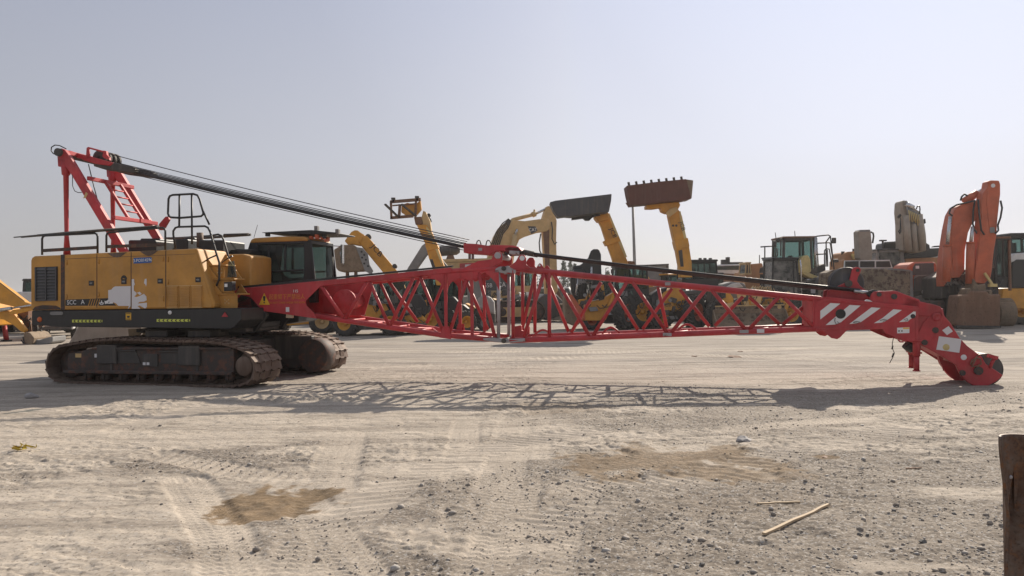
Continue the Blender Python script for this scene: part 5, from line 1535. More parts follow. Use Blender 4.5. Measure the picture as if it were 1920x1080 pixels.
def boxcab(F, s0, s1, g0, g1, z0, z1, mat='black', glassm='dark_glass', roof='black', name='cab', parent=None, lean=0.06, t=0.06, zg=None, roof_h=0.09, pane=True, post=0.55, over=0.05):
    """a cab: posts, sill, header, panes on four sides, roof, seat"""
    zg = z0 + (z1 - z0) * 0.28 if zg is None else zg
    mb = MB()
    mb.box(s0, s1, g0, g1, z0, zg)
    for (a, da) in ((s0, lean), (s1 - t, -lean)):
        for g in (g0, g1 - t):
            mb.loft([(a, g, zg), (a + t, g, zg), (a + t, g + t, zg), (a, g + t, zg)], [(a + da, g, z1), (a + da + t, g, z1), (a + da + t, g + t, z1), (a + da, g + t, z1)])
    m_ = s0 + (s1 - s0) * post
    for g in (g0, g1 - t): mb.box(m_ - t * .4, m_ + t * .4, g + 0.004, g + t, zg, z1)
    mg = (g0 + g1) / 2
    mb.box(s0 + lean, s1 - lean, g0, g0 + t, z1 - t, z1); mb.box(s0 + lean, s1 - lean, g1 - t, g1, z1 - t, z1)
    mb.box(s0 + lean, s0 + lean + t, g0, g1, z1 - t, z1 - 0.003); mb.box(s1 - lean - t, s1 - lean, g0, g1, z1 - t, z1 - 0.003)
    c = mb.build(name, M[mat], parent or F.root, 0.01)
    MB().prism([(s0 + lean - over, z1), (s1 - lean + over, z1), (s1 - lean + over * .6, z1 + roof_h), (s0 + lean - over * .6, z1 + roof_h)], g0 - over, g1 + over).build('roof', M[roof], c, 0.02)
    if pane:
        for g in (g0 + t * .5, g1 - t * .5):
            MB().prism([(s0 + t * .7, zg), (s1 - t * .7, zg), (s1 - lean - t * .7, z1 - t * .9), (s0 + lean + t * .7, z1 - t * .9)], g, g + 0.006).build('window_pane', M[glassm], c)
        for (a, b_) in ((s0 + t * .5, s0 + lean + t * .5), (s1 - t * .5, s1 - lean - t * .5)):
            q = MB(); q.loft([(a, g0 + t * .7, zg), (a, g1 - t * .7, zg), (b_, g1 - t * .7, z1 - t), (b_, g0 + t * .7, z1 - t)], [(a + .006, g0 + t * .7, zg), (a + .006, g1 - t * .7, zg), (b_ + .006, g1 - t * .7, z1 - t), (b_ + .006, g0 + t * .7, z1 - t)])
            q.build('window_pane', M[glassm], c)
    q = MB(); ms = (s0 + s1) / 2; hs_ = min(0.24, (s1 - s0) * .2)
    q.box(ms - hs_, ms + hs_, mg - .24, mg + .24, zg - 0.1, zg + 0.12); q.box(ms - hs_, ms - hs_ + 0.12, mg - .22, mg + .22, zg + 0.12, min(z1 - .3, zg + 0.75)); q.build('driver_seat', M['seat'], c, 0.03)
    q = MB(); q.tube([(s1 - .3, mg, zg - .1), (s1 - .38, mg, zg + .22)], 0.03, 8)
    q.tube([(s1 - .38 + .16 * math.cos(a) * .5, mg + .18 * math.sin(a), zg + .24 + .1 * math.cos(a)) for a in [i * math.pi / 6 for i in range(13)]], 0.015, 6); q.build('steering_wheel', M['black_mark'], c)
    return c


def crawler2(F, s0, s1, g0, g1, h, parent=None, framemat='faded_yellow', n=44):
    r = h / 2
    L = (s1 - s0 - h); tot = 2 * L + 2 * math.pi * r
    mb = MB()
    for k in range(n):
        d = tot * k / n
        if d < L: p, t = (s0 + r + d, h), (1, 0)
        elif d < L + math.pi * r:
            a = math.pi / 2 - (d - L) / r; p, t = (s1 - r + r * math.cos(a), r + r * math.sin(a)), (math.sin(a), -math.cos(a))
        elif d < 2 * L + math.pi * r: p, t = (s1 - r - (d - L - math.pi * r), 0), (-1, 0)
        else:
            a = -math.pi / 2 - (d - 2 * L - math.pi * r) / r; p, t = (s0 + r + r * math.cos(a), r + r * math.sin(a)), (math.sin(a), -math.cos(a))
        nrm = (-t[1], t[0]); hl = tot / n / 2 * .94
        c = (p[0] - nrm[0] * 0.02, (g0 + g1) / 2, p[1] - nrm[1] * 0.02)
        mb.obox(c, (t[0] * hl, 0, t[1] * hl), (0, (g1 - g0) / 2, 0), (nrm[0] * .022, 0, nrm[1] * .022))
        for u in (-0.6, 0.1):
            mb.obox((p[0] + t[0] * hl * u, c[1], p[1] + t[1] * hl * u), (t[0] * hl * .12, 0, t[1] * hl * .12), (0, (g1 - g0) / 2 * .98, 0), (nrm[0] * .02, 0, nrm[1] * .02))
    o = mb.build('crawler_track', M['track'], parent or F.root)
    q = MB(); q.prism([(s0 + r * .9, r * .55), (s1 - r * .9, r * .55), (s1 - r * 1.05, h * .72), (s0 + r * 1.05, h * .72)], g0 + .08, g1 - .08); q.build('track_frame', M[framemat], o, 0.01)
    for s in (s0 + r, s1 - r):
        q = MB(); q.lathe((s, g0 + .06, r), (0, 1, 0), [(.001, 0), (r * .35, 0), (r * .4, .03), (r * .82, .06), (r * .88, .1), (r * .88, g1 - g0 - .14), (.001, g1 - g0 - .14)], 28)
        q.build('drive_wheel', M['trackframe'], o)
    for k in range(6):
        s = s0 + h + (s1 - s0 - 2 * h) * k / 5; q = MB(); q.cyl((s, g0 + .1, r * .42), (s, g1 - .1, r * .42), r * .32, 14); q.build('track_roller', M['trackframe'], o)
    return o


def bucket(F, s0, s1, p, g0, mat, name='bucket', teeth=0, parent=None):
    """open bucket: profile p in (g, z) swept along s; sides closed, front open"""
    t = 0.035
    inner = []
    n = len(p)
    mb = MB()
    for i in range(n - 1):
        a = Vector((0, p[i][0], p[i][1])); b_ = Vector((0, p[i + 1][0], p[i + 1][1]))
        d = (b_ - a).normalized(); nr = Vector((0, -d.z, d.y)) * t
        mb.loft([(s0, *a.yz), (s0, *b_.yz), (s0, *(b_ + nr).yz), (s0, *(a + nr).yz)], [(s1, *a.yz), (s1, *b_.yz), (s1, *(b_ + nr).yz), (s1, *(a + nr).yz)])
    for s in (s0, s1 - t):
        mb.loft([(s - .002, q[0], q[1]) for q in p], [(s + t + .002, q[0], q[1]) for q in p])
    return mb.build(name, M[mat], parent or F.root, 0.008)


def pole_frame(F, pts, r, name, mat='black', parent=None):
    return MB().tube(pts, r, 8).build(name, M[mat], parent or F.root)


def clutter(F, x0, x1, y0, y1, g, seed, n=9, name='engine_part', mats=('dark', 'grey', 'hose')):
    """hoses, brackets and small boxes that crowd the open side of a machine"""
    rs = random.Random(seed)
    a = MB(); b_ = MB(); c = MB()
    for k in range(n):
        x, y = rs.uniform(x0, x1), rs.uniform(y0, y1)
        p = F.P(x, y, g)
        w, h, d = rs.uniform(.06, .22), rs.uniform(.05, .2), rs.uniform(.04, .16)
        (a if k % 3 else b_).obox(p, (w, 0, rs.uniform(-.05, .05)), (0, d, 0), (rs.uniform(-.04, .04), 0, h))
        if k % 4 == 0: q = F.P(x + rs.uniform(-6, 6), y + rs.uniform(-4, 4), g - .1); b_.cyl(q, q + Vector((0, -.08, 0)), rs.uniform(.05, .12), 12)
    for k in range(n):
        x, y = rs.uniform(x0, x1), rs.uniform(y0, y1); L = rs.uniform(8, 22); sag = rs.uniform(3, 11); up = rs.uniform(-8, 8)
        c.tube(F.Pt([(x, y), (x + L * .3, y + sag + up * .3), (x + L * .7, y + sag + up * .7), (x + L, y + up)], g - rs.uniform(.05, .2)), .022, 6)
    a.build(name, M[mats[0]], F.root, .01); b_.build('fitting', M[mats[1]], F.root, .01); c.build('hose', M[mats[2]], F.root)


def loader(px, depth, yaw, label, mat='yellow', bucket_side=1, seed=0, H=2.9, cabm='black', group=None):
    """an ordinary articulated loader seen from the side, for the second row"""
    F = Fr('wheel_loader', label, 'wheel loader', at_depth(px, depth), yaw, group)
    s = bucket_side
    def X(a): return a * s
    def pr(pts): return [(X(p[0]), p[1]) for p in pts]
    MB().prism(pr([(-2.7, .75), (-2.8, 1.2), (-2.6, 1.75), (-1.0, 1.85), (-.6, 1.5), (-.4, .7)]), -.85, .85).build('bonnet', M[mat], F.root, .08, 2)
    MB().prism(pr([(-2.75, .5), (-2.75, .8), (1.6, .85), (1.9, .5)]), -.6, .6).build('chassis', M['dark'], F.root, .03)
    MB().prism(pr([(.3, .7), (.5, 1.5), (1.0, 1.7), (1.5, 1.4), (1.6, .7)]), -.5, .5).build('front_frame', M[mat], F.root, .05)
    boxcab(F, min(X(-1.0), X(.4)), max(X(-1.0), X(.4)), -.7, .7, 1.0, H, mat=cabm, roof=mat, glassm='dark_glass', t=.08, zg=1.6)
    for g in (-.55, .43):
        MB().prism(pr([(.8, 1.6), (1.0, 1.75), (2.4, .95), (2.9, .45), (2.7, .35), (2.2, .75)]), g, g + .12).build('lift_arm', M[mat], F.root, .02)
    bk = [(X(2.7), .12), (X(3.5), .08), (X(3.55), .12), (X(2.95), .35), (X(2.9), .8), (X(3.1), 1.05), (X(2.95), 1.1), (X(2.65), .7)]
    MB().prism(bk, -1.25, 1.25).build('bucket', M['mud'], F.root, .02)
    for a in (-1.7, 1.1):
        for sd in (-1, 1): wheel(F, (X(a), sd * .8, .68), .68, .5, (0, sd, 0), mat if mat != 'dark' else 'grey', 20)
    MB().tube([(X(-1.6), .4, 1.8), (X(-1.6), .4, 2.5)], .06, 10).build('exhaust_pipe', M['dark'], F.root)
    for sd in (-1, 1):
        MB().prism(pr([(-2.5, 1.3), (-2.4, 1.55), (-1.1, 1.6), (-1.1, 1.3)]), sd * .86 - .012, sd * .86 + .012).build('side_grille', M['black_mark'], F.root)
        MB().box(X(1.2) - .1, X(1.2) + .1, sd * .6 - .08, sd * .6 + .08, 1.75, 1.95).build('lamp', M['lens'], F.root, .02)
    q = MB(); rs = random.Random(seed)
    for k in range(6): q.tube([(X(.4), -.6, 1.2 + .06 * k), (X(.8), -.75, 1.35 + rs.uniform(-.2, .1)), (X(1.3), -.6, 1.5 - .08 * k)], .025, 6)
    q.build('hose', M['hose'], F.root)
    return F
# ================================================================== machines behind the crane
def mach(name, label, cat, px, depth, yaw=0.0, group=None):
    return Fr(name, label, cat, at_depth(px, depth), yaw, group)


# ---- far left: backhoe with its arm folded down
F = mach('excavator', 'yellow wheeled excavator at the left edge with its arm resting on a grey blade', 'excavator', -40, 29)
boom = F.part('boom', M['yellow'], [(-95, 462), (-70, 474), (0, 531.5), (20, 546), (46, 566), (61, 571.5), (62, 579), (45, 580), (22, 574), (0, 569), (-60, 540), (-110, 530)], -0.25, 0.05, bevel=0.02)
F.part('edge_strip', M['dark'], [(-70, 473.5), (0, 531), (46, 565.7), (46, 564.4), (0, 529.4), (-70, 472)], -0.262, -0.252, boom)
F.part('stick', M['yellow'], [(-12, 578), (8, 580), (24, 587), (36, 601), (49, 619), (45, 624), (38, 621), (24, 609), (6, 599), (-12, 597)], -0.2, -0.04, bevel=0.02)
F.part('link', M['yellow'], [(14, 588), (24, 581), (46, 578), (60, 577), (60, 582), (38, 587), (22, 590)], -0.3, -0.22, bevel=0.01)
MB().tube([F.P(-20, 584, -.3), F.P(22, 578, -.3)], 0.07, 10).tube([F.P(22, 578, -.3), F.P(61, 572, -.3)], 0.035, 10).build('hydraulic_ram', M['silver'], F.root)
F.part('bucket', M['mud'], [(44, 626), (49, 622.5), (57, 625), (64, 634), (62, 644), (54, 648), (46, 640)], -0.55, 0.55, bevel=0.01)
F.part('blade', M['grey'], [(57, 647.5), (64, 635), (72, 638), (84, 634), (98, 631), (98, 641), (92, 645), (72, 647.5)], -0.4, 0.5, bevel=0.03)
clutter(F, 30, 90, 588, 640, 0.3, 77, 14, mats=('dark', 'rusty', 'hose'))
F.part('blade_arm', M['rusty'], [(36, 600), (57, 602), (60, 625), (50, 628), (40, 615)], 0.4, 0.6)
F.part('body', M['yellow'], [(-190, 622), (-195, 560), (-120, 540), (-30, 545), (-20, 590), (-24, 612)], 0.1, 2.0, bevel=0.04)
for px in (-150, -45):
    for g in (0.1, 2.0): wheel(F, F.P(px, 606, g), 0.55, 0.4)
a = F.P(-150, 540, 0.3); boxcab(F, a.x, a.x + 1.4, 0.3, 1.7, a.z, a.z + 1.5)

# ---- white vehicles at the far left
def pickup(px, depth, label, yaw=0, colour='white', L=4.9, cabx=0.55, kind='pickup_truck', cat='pickup truck', bed=True, H=1.75):
    F = mach(kind, label, cat, px, depth, yaw)
    w = 0.9
    pr = [(-L / 2, .45), (-L / 2, 1.0), (-L * .16, 1.02), (-L * .1, H), (L * .16, H), (L * .28, 1.08), (L * .47, .95), (L / 2, .8), (L / 2, .42)] if bed else \
         [(-L / 2, .4), (-L / 2, 1.0), (-L * .44, H), (L * .18, H), (L * .30, 1.05), (L * .47, .92), (L / 2, .75), (L / 2, .4)]
    body = MB().prism(pr, -w, w).build('body', M[colour], F.root, 0.06, 2)
    win = [(-L * .12, 1.1), (-L * .08, H - .1), (L * .15, H - .1), (L * .25, 1.1)] if bed else [(-L * .45, 1.08), (-L * .41, H - .1), (L * .17, H - .1), (L * .27, 1.08)]
    for g in (-w - 0.006, w): MB().prism(win, g, g + 0.006).build('side_window', M['dark_glass'], body)
    a, b_ = (L * .175, H - .06), (L * .285, 1.10)
    MB().loft([(a[0], -w + .1, a[1]), (b_[0], -w + .06, b_[1]), (b_[0], w - .06, b_[1]), (a[0], w - .1, a[1])], [(a[0] + .02, -w + .1, a[1] + .01), (b_[0] + .02, -w + .06, b_[1] + .01), (b_[0] + .02, w - .06, b_[1] + .01), (a[0] + .02, w - .1, a[1] + .01)]).build('windscreen', M['dark_glass'], body)
    for s in (-L * .31, L * .33):
        for sd in (-1, 1): wheel(F, (s, sd * (w - .08), .36), .36, .24, (0, sd, 0), 'silver', 16)
    for sd in (-1, 1):
        MB().box(L / 2 - .06, L / 2 + .012, sd * .62 - .16, sd * .62 + .16, .66, .82).build('headlight', M['lens'], body, .02)
        MB().box(L * .2, L * .24, sd * (w + .1) - .09, sd * (w + .1) + .09, 1.05, 1.22).build('wing_mirror', M['black'], body, .02)
    MB().box(L / 2 - .02, L / 2 + .05, -w + .06, w - .06, .42, .58).build('bumper', M['dark_grey'], body, .02)
    return F


pickup(112, 34, 'white pickup truck parked behind the crane rear, mostly hidden by its deck', 68)
pickup(4, 46, 'white saloon car parked far off beside the red and white post', 15, kind='parked_car', cat='car', bed=False, H=1.5, L=4.5)
pickup(-30, 60, 'dark grey car parked far off at the left edge', -20, 'dark_grey', kind='parked_car', cat='car', bed=False, H=1.5, L=4.5)
pickup(60, 64, 'silver grey car parked far off behind the excavator arm', 30, 'grey', kind='parked_car', cat='car', bed=False, H=1.55, L=4.5)
F = mach('box_van', 'white box van standing behind the yellow excavator arm, partly hidden by the crane', 'van', 66, 38, 20)
b_ = MB().box(-2.0, 2.2, -1, 1, .6, 2.1).build('cargo_box', M['white'], F.root, .03)
q = MB().prism([(-3.6, .45), (-3.6, 1.2), (-3.3, 1.9), (-2.1, 1.9), (-2.1, .45)], -.95, .95).build('cab', M['white'], F.root, .06, 2)
MB().prism([(-3.50, 1.2), (-3.25, 1.78), (-2.5, 1.78), (-2.5, 1.2)], -.957, -.951).build('side_window', M['dark_glass'], q)
for s in (-2.9, 1.3):
    for sd in (-1, 1): wheel(F, (s, sd * .85, .4), .4, .25, (0, sd, 0), 'grey', 16)
F = mach('marker_post', 'leaning red and white marker post by the yellow excavator arm', 'post', 9, 31)
a = F.P(6.5, 603, 0); c = F.P(12, 629, 0)
MB().tube([(a.x, 0, a.z), a.lerp(c, .3)], .085, 12).build('white_band', M['white'], F.root)
MB().tube([a.lerp(c, .3), (c.x, 0, .05)], [.087, .10], 12).build('red_band', M['red'], F.root)
MB().cyl((c.x, 0, 0), (c.x, 0, .06), .2, 16).build('base', M['black'], F.root)

# ---- concrete block seen below the crane deck
F = mach('concrete_block', 'pale brown concrete block standing behind the crane tracks', 'block', 190, 21.5)
F.part('body', M['concrete'], [(112, 665), (128, 643), (149, 606), (262, 604), (268, 668), (150, 674)], 0, 2.2, bevel=0.04)

# ---- loader hidden behind the crane cab: tyres and axle show below
F = mach('wheel_loader', 'dusty yellow wheeled loader hidden behind the crane cab, tyres showing below', 'loader', 560, 33.5, -4)
for px, py, r in ((604, 601, .57), (506, 603, .55)):
    for g in (0.0, 1.9): a = F.P(px, py, 0); wheel(F, (a.x, g, r), r, .45, (0.15, -1, 0) if g == 0 else (0, 1, 0), 'faded_yellow', 22)
F.part('axle', M['yellow'], [(520, 612), (520, 596), (548, 594), (560, 600), (604, 598), (604, 606), (548, 610)], 0.3, 1.6, bevel=.02)
F.part('body', M['faded_yellow'], [(478, 600), (482, 560), (520, 540), (600, 545), (612, 580), (580, 596), (530, 596)], 0.1, 1.9, bevel=.04)
F.part('bonnet', M['dark'], [(490, 562), (500, 530), (560, 528), (570, 562)], 0.3, 1.7, bevel=.03)

# ---- telehandler with its bucket tipped down beside the crane cab
F = mach('telehandler', 'yellow telehandler with an arched boom and a brown tipped bucket beside the crane cab', 'telehandler', 700, 33, -6)
tele = F
bm_ = F.part('boom', M['yellow'], [(679, 442), (687, 441.5), (690, 444), (743, 506), (752, 520), (760, 540), (748, 545), (732, 528), (720, 513), (678, 462), (672, 452)], -0.28, 0.28, bevel=.02)
F.part('boom_head', M['yellow'], [(646, 452), (652, 443), (659, 434.5), (665, 431.5), (671, 432), (676, 436), (684, 441), (683, 452), (676, 461), (660, 458), (654, 461)], -0.22, 0.22, bevel=.03)
F.part('boom_sleeve', M['yellow'], [(681, 442), (690, 444.5), (699, 454), (688, 470), (676, 459)], -0.32, 0.32, bm_, bevel=.02)
q = MB(); a = F.P(688, 444, -.2); q.lathe((a.x + .05, -.2, a.z), (0, 1, 0), [(.001, 0), (.12, 0), (.13, .03), (.13, .3), (.001, .3)], 18); q.build('hose_reel', M['dark'], bm_)
a = F.P(740, 499, -.2); q = MB(); q.cyl((a.x, -.3, a.z), (a.x, .3, a.z), .1, 14); q.build('boom_pin', M['dark'], bm_)
text(F, 'JCB', 706.5, 470, 10, -0.29, M['black_mark'], bm_, 'lettering', -math.atan2(64, 54), sx=1.25)
bs = MB()
bk = [F.S(*p, -.9) for p in ((626, 468), (641, 459), (663, 459), (674, 468), (680, 484), (685, 503), (681, 507), (662, 508), (636, 509), (630, 503))]
bs.prism(bk, -.9, .9)
bko = bs.build('bucket', M['mud'], F.root, .03)
F.part('bucket_side', M['grey'], [(667, 463), (680, 465), (690, 476), (693, 496), (700, 508), (696, 515), (684, 508), (676, 486)], -.97, -.91, bko, bevel=.008)
q = MB()
for x, y in ((678, 472), (683, 478), (679, 483), (686, 487), (683, 494), (690, 499)): a = F.P(x, y, -.98); q.cyl((a.x, -.982, a.z), (a.x, -.972, a.z), .045, 10)
q.build('bolt_hole', M['black_mark'], bko)
q = MB(); q.tube([F.P(640, 472, -.95), F.P(642, 485, -.95)], .08, 8); q.tube([F.P(642, 485, -.95), F.P(644, 496, -.95)], .04, 8); q.build('hydraulic_ram', M['silver'], F.root)
q = MB()
for x in (648, 664): q.prism(F.poly([(x, 525), (x + 5, 525), (x + 4, 506), (x, 506)], -.3), -.3, .2)
q.build('quick_hitch', M['rusty'], F.root)
F.part('chassis', M['yellow'], [(634, 613), (632, 604), (668, 600), (685, 592), (686, 569), (704, 568), (706, 588), (716, 568), (722, 567), (728, 580), (735, 592), (790, 590), (800, 600), (798, 612), (700, 614)], -.6, .6, bevel=.03)
F.part('axle', M['dark'], [(634, 618), (634, 608), (800, 606), (800, 618)], -.9, .9)
for px, py, r, g in ((648, 604, .55, -1.0), (735, 604, .55, -1.0), (660, 604, .55, 1.0), (750, 604, .55, 1.0), (712, 588, .62, -.1)):
    a = F.P(px, py, g); wheel(F, (a.x, g, r if py > 600 else r + .25), r, .42, (-.3, -1, 0) if g < 0 else (0, 1, 0), 'yellow')
a, c = F.P(706, 566, -.5), F.P(760, 528, -.5); boxcab(F, a.x, c.x, -.55, .5, a.z - .2, c.z + .1, t=.07)
F.part('engine_cover', M['black'], [(752, 590), (754, 562), (766, 550), (788, 552), (800, 570), (798, 590)], -.7, -.1, bevel=.05)
F.part('boom_ram', M['grey'], [(668, 545), (676, 534), (690, 530), (700, 540), (694, 558), (676, 560)], .1, .3, bevel=.03)

# ---- telehandler with raised pallet forks
F = mach('telehandler', 'yellow telehandler with raised boom carrying a rusty fork carriage', 'telehandler', 800, 34.5, 0)
boom = MB()
pA = [F.P(786, 426, -1.1), F.P(813, 500, 0.2)]
b_ = F.part('boom', M['yellow'], [(781, 421), (800, 421), (808, 432), (819, 460), (836, 510), (842, 535), (818, 535), (811, 500), (804, 484), (798, 459)], -.9, -.36, bevel=.02)
F.part('boom_groove', M['dark'], [(805, 486), (811, 486), (817, 503), (811, 503)], -.906, -.9, b_)
F.part('boom_edge', M['cream'], [(800, 424), (806, 432), (818, 461), (830, 494), (827, 494), (813, 459), (799, 428)], -.93, -.9, b_)
F.part('boom_sleeve', M['yellow'], [(797, 460), (818, 455), (822, 465), (801, 471)], -.95, -.3, b_, bevel=.01)
F.part('boom_head', M['faded_yellow'], [(789, 412), (793.5, 395), (798, 397), (806, 414), (808.5, 432), (799, 434), (790, 424)], -.85, -.4, bevel=.02)
F.part('head_block', M['rusty'], [(776, 407), (790, 406), (793, 420), (779, 421.5)], -.95, -.4, bevel=.02)
q = MB(); a = F.P(804, 404, -.5); q.cyl((a.x, -.6, a.z), (a.x, -.4, a.z), .09, 12); q.tube([(a.x, -.5, a.z), (a.x + .1, -.5, a.z - .3)], .04, 8); q.build('lamp', M['black'], F.root)
cg = -1.0
q = MB()
def bar2(p, q_, w, mb): mb.beam(F.P(p[0], p[1], cg), F.P(q_[0], q_[1], cg), .1, w)
bar2((732, 378.5), (789, 374), .14, q); bar2((733, 377), (734, 411), .10, q); bar2((732, 408.5), (775, 405), .13, q); bar2((736, 385.5), (780, 382), .06, q)
bar2((750, 383), (748, 409), .12, q); bar2((780, 376), (779, 408), .10, q)
car = q.build('fork_carriage', M['rusty'], F.root, .008)
q = MB()
for x, y in ((737.5, 372.5), (782, 369.5)): a = F.P(x, y, cg); q.cyl((a.x - .09, cg, a.z), (a.x + .09, cg, a.z), .055, 12); q.box(a.x - .04, a.x + .04, cg - .05, cg + .05, a.z - .16, a.z)
q.build('roller', M['dark'], car)
for p0, p1 in (((746, 406), (722, 383)), ((780, 405), (753, 383))):
    q = MB(); a, c = F.P(*p0, cg), F.P(*p1, cg); c = F.P(p1[0], p1[1], cg - .7); q.beam(a, c, .1, .06); q.build('fork', M['dark'], F.root)
F.part('carriage_link', M['yellow'], [(753, 384), (764, 380), (778, 384), (788, 375), (790, 392), (780, 404), (764, 406), (752, 398)], cg + .1, cg + .4, bevel=.03)
F.part('chassis', M['yellow'], [(745, 600), (763, 583), (764, 576), (790, 563.5), (799, 565), (801, 575), (792, 600), (786, 606), (770, 604)], -.8, -.5, bevel=.03)
F.part('fender', M['yellow'], [(789, 572), (794, 563), (802, 562), (812, 575), (816, 600), (808, 600), (800, 578)], -.6, 0.1, bevel=.03)
F.part('body', M['black'], [(790, 605), (796, 560), (850, 556), (864, 572), (866, 604)], -.3, .9, bevel=.04)
for px, r, g, ax in ((806, .62, -.95, (.55, -1, 0)), (873, .5, -1.0, (.5, -1, 0)), (760, .6, .9, (0, 1, 0)), (860, .6, 1.0, (0, 1, 0))):
    a = F.P(px, 600, g); wheel(F, (a.x, g, r), r, .42, ax, 'yellow')
a, c = F.P(800, 570, -.6), F.P(838, 521, -.6); boxcab(F, a.x, c.x, -.62, .4, a.z - .3, c.z, t=.06, glassm='glass')

clutter(F, 765, 850, 570, 604, -.65, 31, 12)
# ---- second telehandler cab beside it
F = mach('telehandler', 'black cabbed telehandler with yellow wheel rims beside the covered trailer', 'telehandler', 858, 36, 8)
a, c = F.P(838, 572, -.6), F.P(867, 512, -.6); cb_ = boxcab(F, a.x, c.x, -.6, .6, a.z, c.z, t=.06, glassm='glass')
text(F, 'JCB', 851.5, 565, 5.5, -.604, M['white_mark'], cb_, 'lettering')
F.part('chassis', M['black'], [(836, 606), (836, 570), (866, 570), (892, 590), (890, 604)], -.6, .8, bevel=.03)
F.part('bonnet', M['yellow'], [(864, 590), (866, 566), (884, 574), (892, 590)], .0, .8, bevel=.03)
for px, g, ax in ((875, -.8, (.6, -1, 0)), (842, -.8, (.3, -1, 0)), (880, 1.0, (0, 1, 0)), (846, 1.0, (0, 1, 0))):
    a = F.P(px, 600, g); wheel(F, (a.x, g, .46), .46, .36, ax, 'yellow')
F = mach('trailer', 'small trailer under a grey cover with one black wheel', 'trailer', 908, 36)
F.part('cover', M['tarp'], [(889, 572), (894, 560), (905, 554), (918, 556), (926, 566), (928, 590), (915, 586), (904, 580), (893, 578)], -.6, .7, bevel=.08)
F.part('bed', M['dark'], [(889, 604), (890, 578), (928, 588), (928, 606)], -.5, .6, bevel=.02)
for g in (-.62, .7): a = F.P(908, 604, g); wheel(F, (a.x, g, .36), .36, .25, (.2, -1, 0) if g < 0 else (0, 1, 0), 'grey', 16)
q = MB(); q.tube([F.P(898, 596, -.68)] + [F.P(908 - 15 * math.cos(t), 602 - 15 * math.sin(t), -.68) for t in (.4, .9, 1.57, 2.2, 2.7)], .035, 8); q.build('mudguard', M['dark'], F.root)

# ---- big tan excavator in the middle
F = mach('excavator', 'big faded tan crawler excavator with arched boom behind the crane boom joint', 'excavator', 950, 46, -10)
ex = F
crawler2(F, F.P(922, 600, -1.6).x, F.P(1022, 600, -1.6).x, -1.75, -1.1, 1.28)
crawler2(F, F.P(922, 600, -1.6).x, F.P(1022, 600, -1.6).x, 1.1, 1.75, 1.28)
F.part('carbody', M['dark'], [(935, 590), (935, 566), (1005, 562), (1005, 585)], -1.0, 1.0)
up = F.part('engine_house', M['faded_yellow'], [(826, 556), (826, 494), (838, 491), (905, 489), (958, 520), (962, 553), (910, 560)], -1.5, 1.5, bevel=.06)
F.part('side_panel', M['dark_grey'], [(900, 545), (900, 512), (953, 514), (960, 520), (960, 546)], -1.53, -1.505, up)
text(F, '365B', 913, 535.5, 8, -1.54, M['white_mark'], up, 'lettering', 0, sx=.9); text(F, 'CAT', 944, 534, 9, -1.54, M['white_mark'], up, 'lettering', 0, sx=.9)
F.part('sill', M['faded_yellow'], [(905, 556), (909, 545), (960, 545), (975, 549), (972, 556), (930, 560)], -1.6, -1.505, up, bevel=.02)
F.part('roof_slab', M['faded_yellow'], [(827, 492), (829, 486), (940, 483.5), (942, 488)], -1.55, 1.2, up, bevel=.02)
F.part('grille_panel', M['red'], [(862, 511), (862, 494), (906, 492), (906, 510)], -1.52, -1.505, up)
F.part('label_plate', M['white_film'], [(872, 508), (872, 496), (885, 495.5), (885, 507)], -1.526, -1.521, up)
q = MB(); a, c = F.P(822, 471, -.4), F.P(862, 468.5, -.4); q.tube([(a.x, -.4, a.z), (a.x + .1, -.4, a.z), (c.x - .2, -.4, c.z), (c.x, -.4, c.z)], [.22, .31, .31, .18], 20); q.build('silencer', M['dark'], up)
F.part('silencer_bracket', M['rusty'], [(837, 486), (840, 478), (850, 478), (853, 486)], -.6, -.2, up)
a, c = F.P(962, 548, -1.4), F.P(1000, 505, -1.4); boxcab(F, a.x, c.x, -1.45, -.3, a.z, c.z, mat='faded_yellow', roof='faded_yellow', glassm='glass')
bo = F.part('boom', M['faded_yellow'], [(914, 492), (919, 464), (927, 443), (936, 427), (948, 417), (962, 412.5), (984, 414.5), (1010, 411), (1028, 410), (1033, 416), (1033, 428), (1024, 434), (1010, 435.5), (985, 443.5), (974, 449), (967, 465), (962, 490), (950, 540), (925, 540)], -.35, .35, bevel=.03)
F.part('emblem_plate', M['dark_grey'], [(989.5, 424), (1004, 424.5), (1008, 432.5), (996.5, 439)], -.362, -.352, bo)
text(F, 'CAT', 999, 431, 6.5, -.366, M['white_mark'], bo, 'lettering', 0.05, sx=.9)
q = MB()
for i in range(5):
    o_ = i * 3.2
    q.tube(F.Pt([(922 + o_, 458 + o_ * .3), (930 + o_, 436 + o_ * .2), (942 + o_ * .8, 419 + o_ * .6), (954 + o_ * .3, 410 + o_ * .3)], -.40), .035, 6)
q.build('hydraulic_pipe', M['dark'], bo)
q = MB(); q.tube(F.Pt([(956, 418), (962, 412), (1000, 402)], -.1), .12, 12); q.cyl(F.P(998, 403, -.1), F.P(1004, 400.5, -.1), .17, 12); q.tube(F.Pt([(1002, 393), (1002, 403)], -.1), .07, 8); q.build('arm_ram', M['faded_yellow'], F.root)
q = MB(); q.tube(F.Pt([(1004, 401), (1029, 389)], -.1), .075, 12); q.build('ram_rod', M['silver'], F.root)
for g in (-.55, .45):
    q = MB(); q.tube(F.Pt([(952, 530), (966, 440)], g), .15, 12); q.build('boom_ram', M['faded_yellow'], F.root)
    q = MB(); q.tube(F.Pt([(966, 440), (970, 430)], g), .08, 10); q.build('ram_rod', M['silver'], F.root)
st_ = F.part('stick', M['faded_yellow'], [(1024, 388), (1028, 386), (1033, 387), (1040, 398), (1044, 414), (1043, 450), (1044.5, 500), (1046, 545), (1040, 556), (1024, 556), (1022, 500), (1018, 426), (1017, 412)], -.3, .3, bevel=.03)
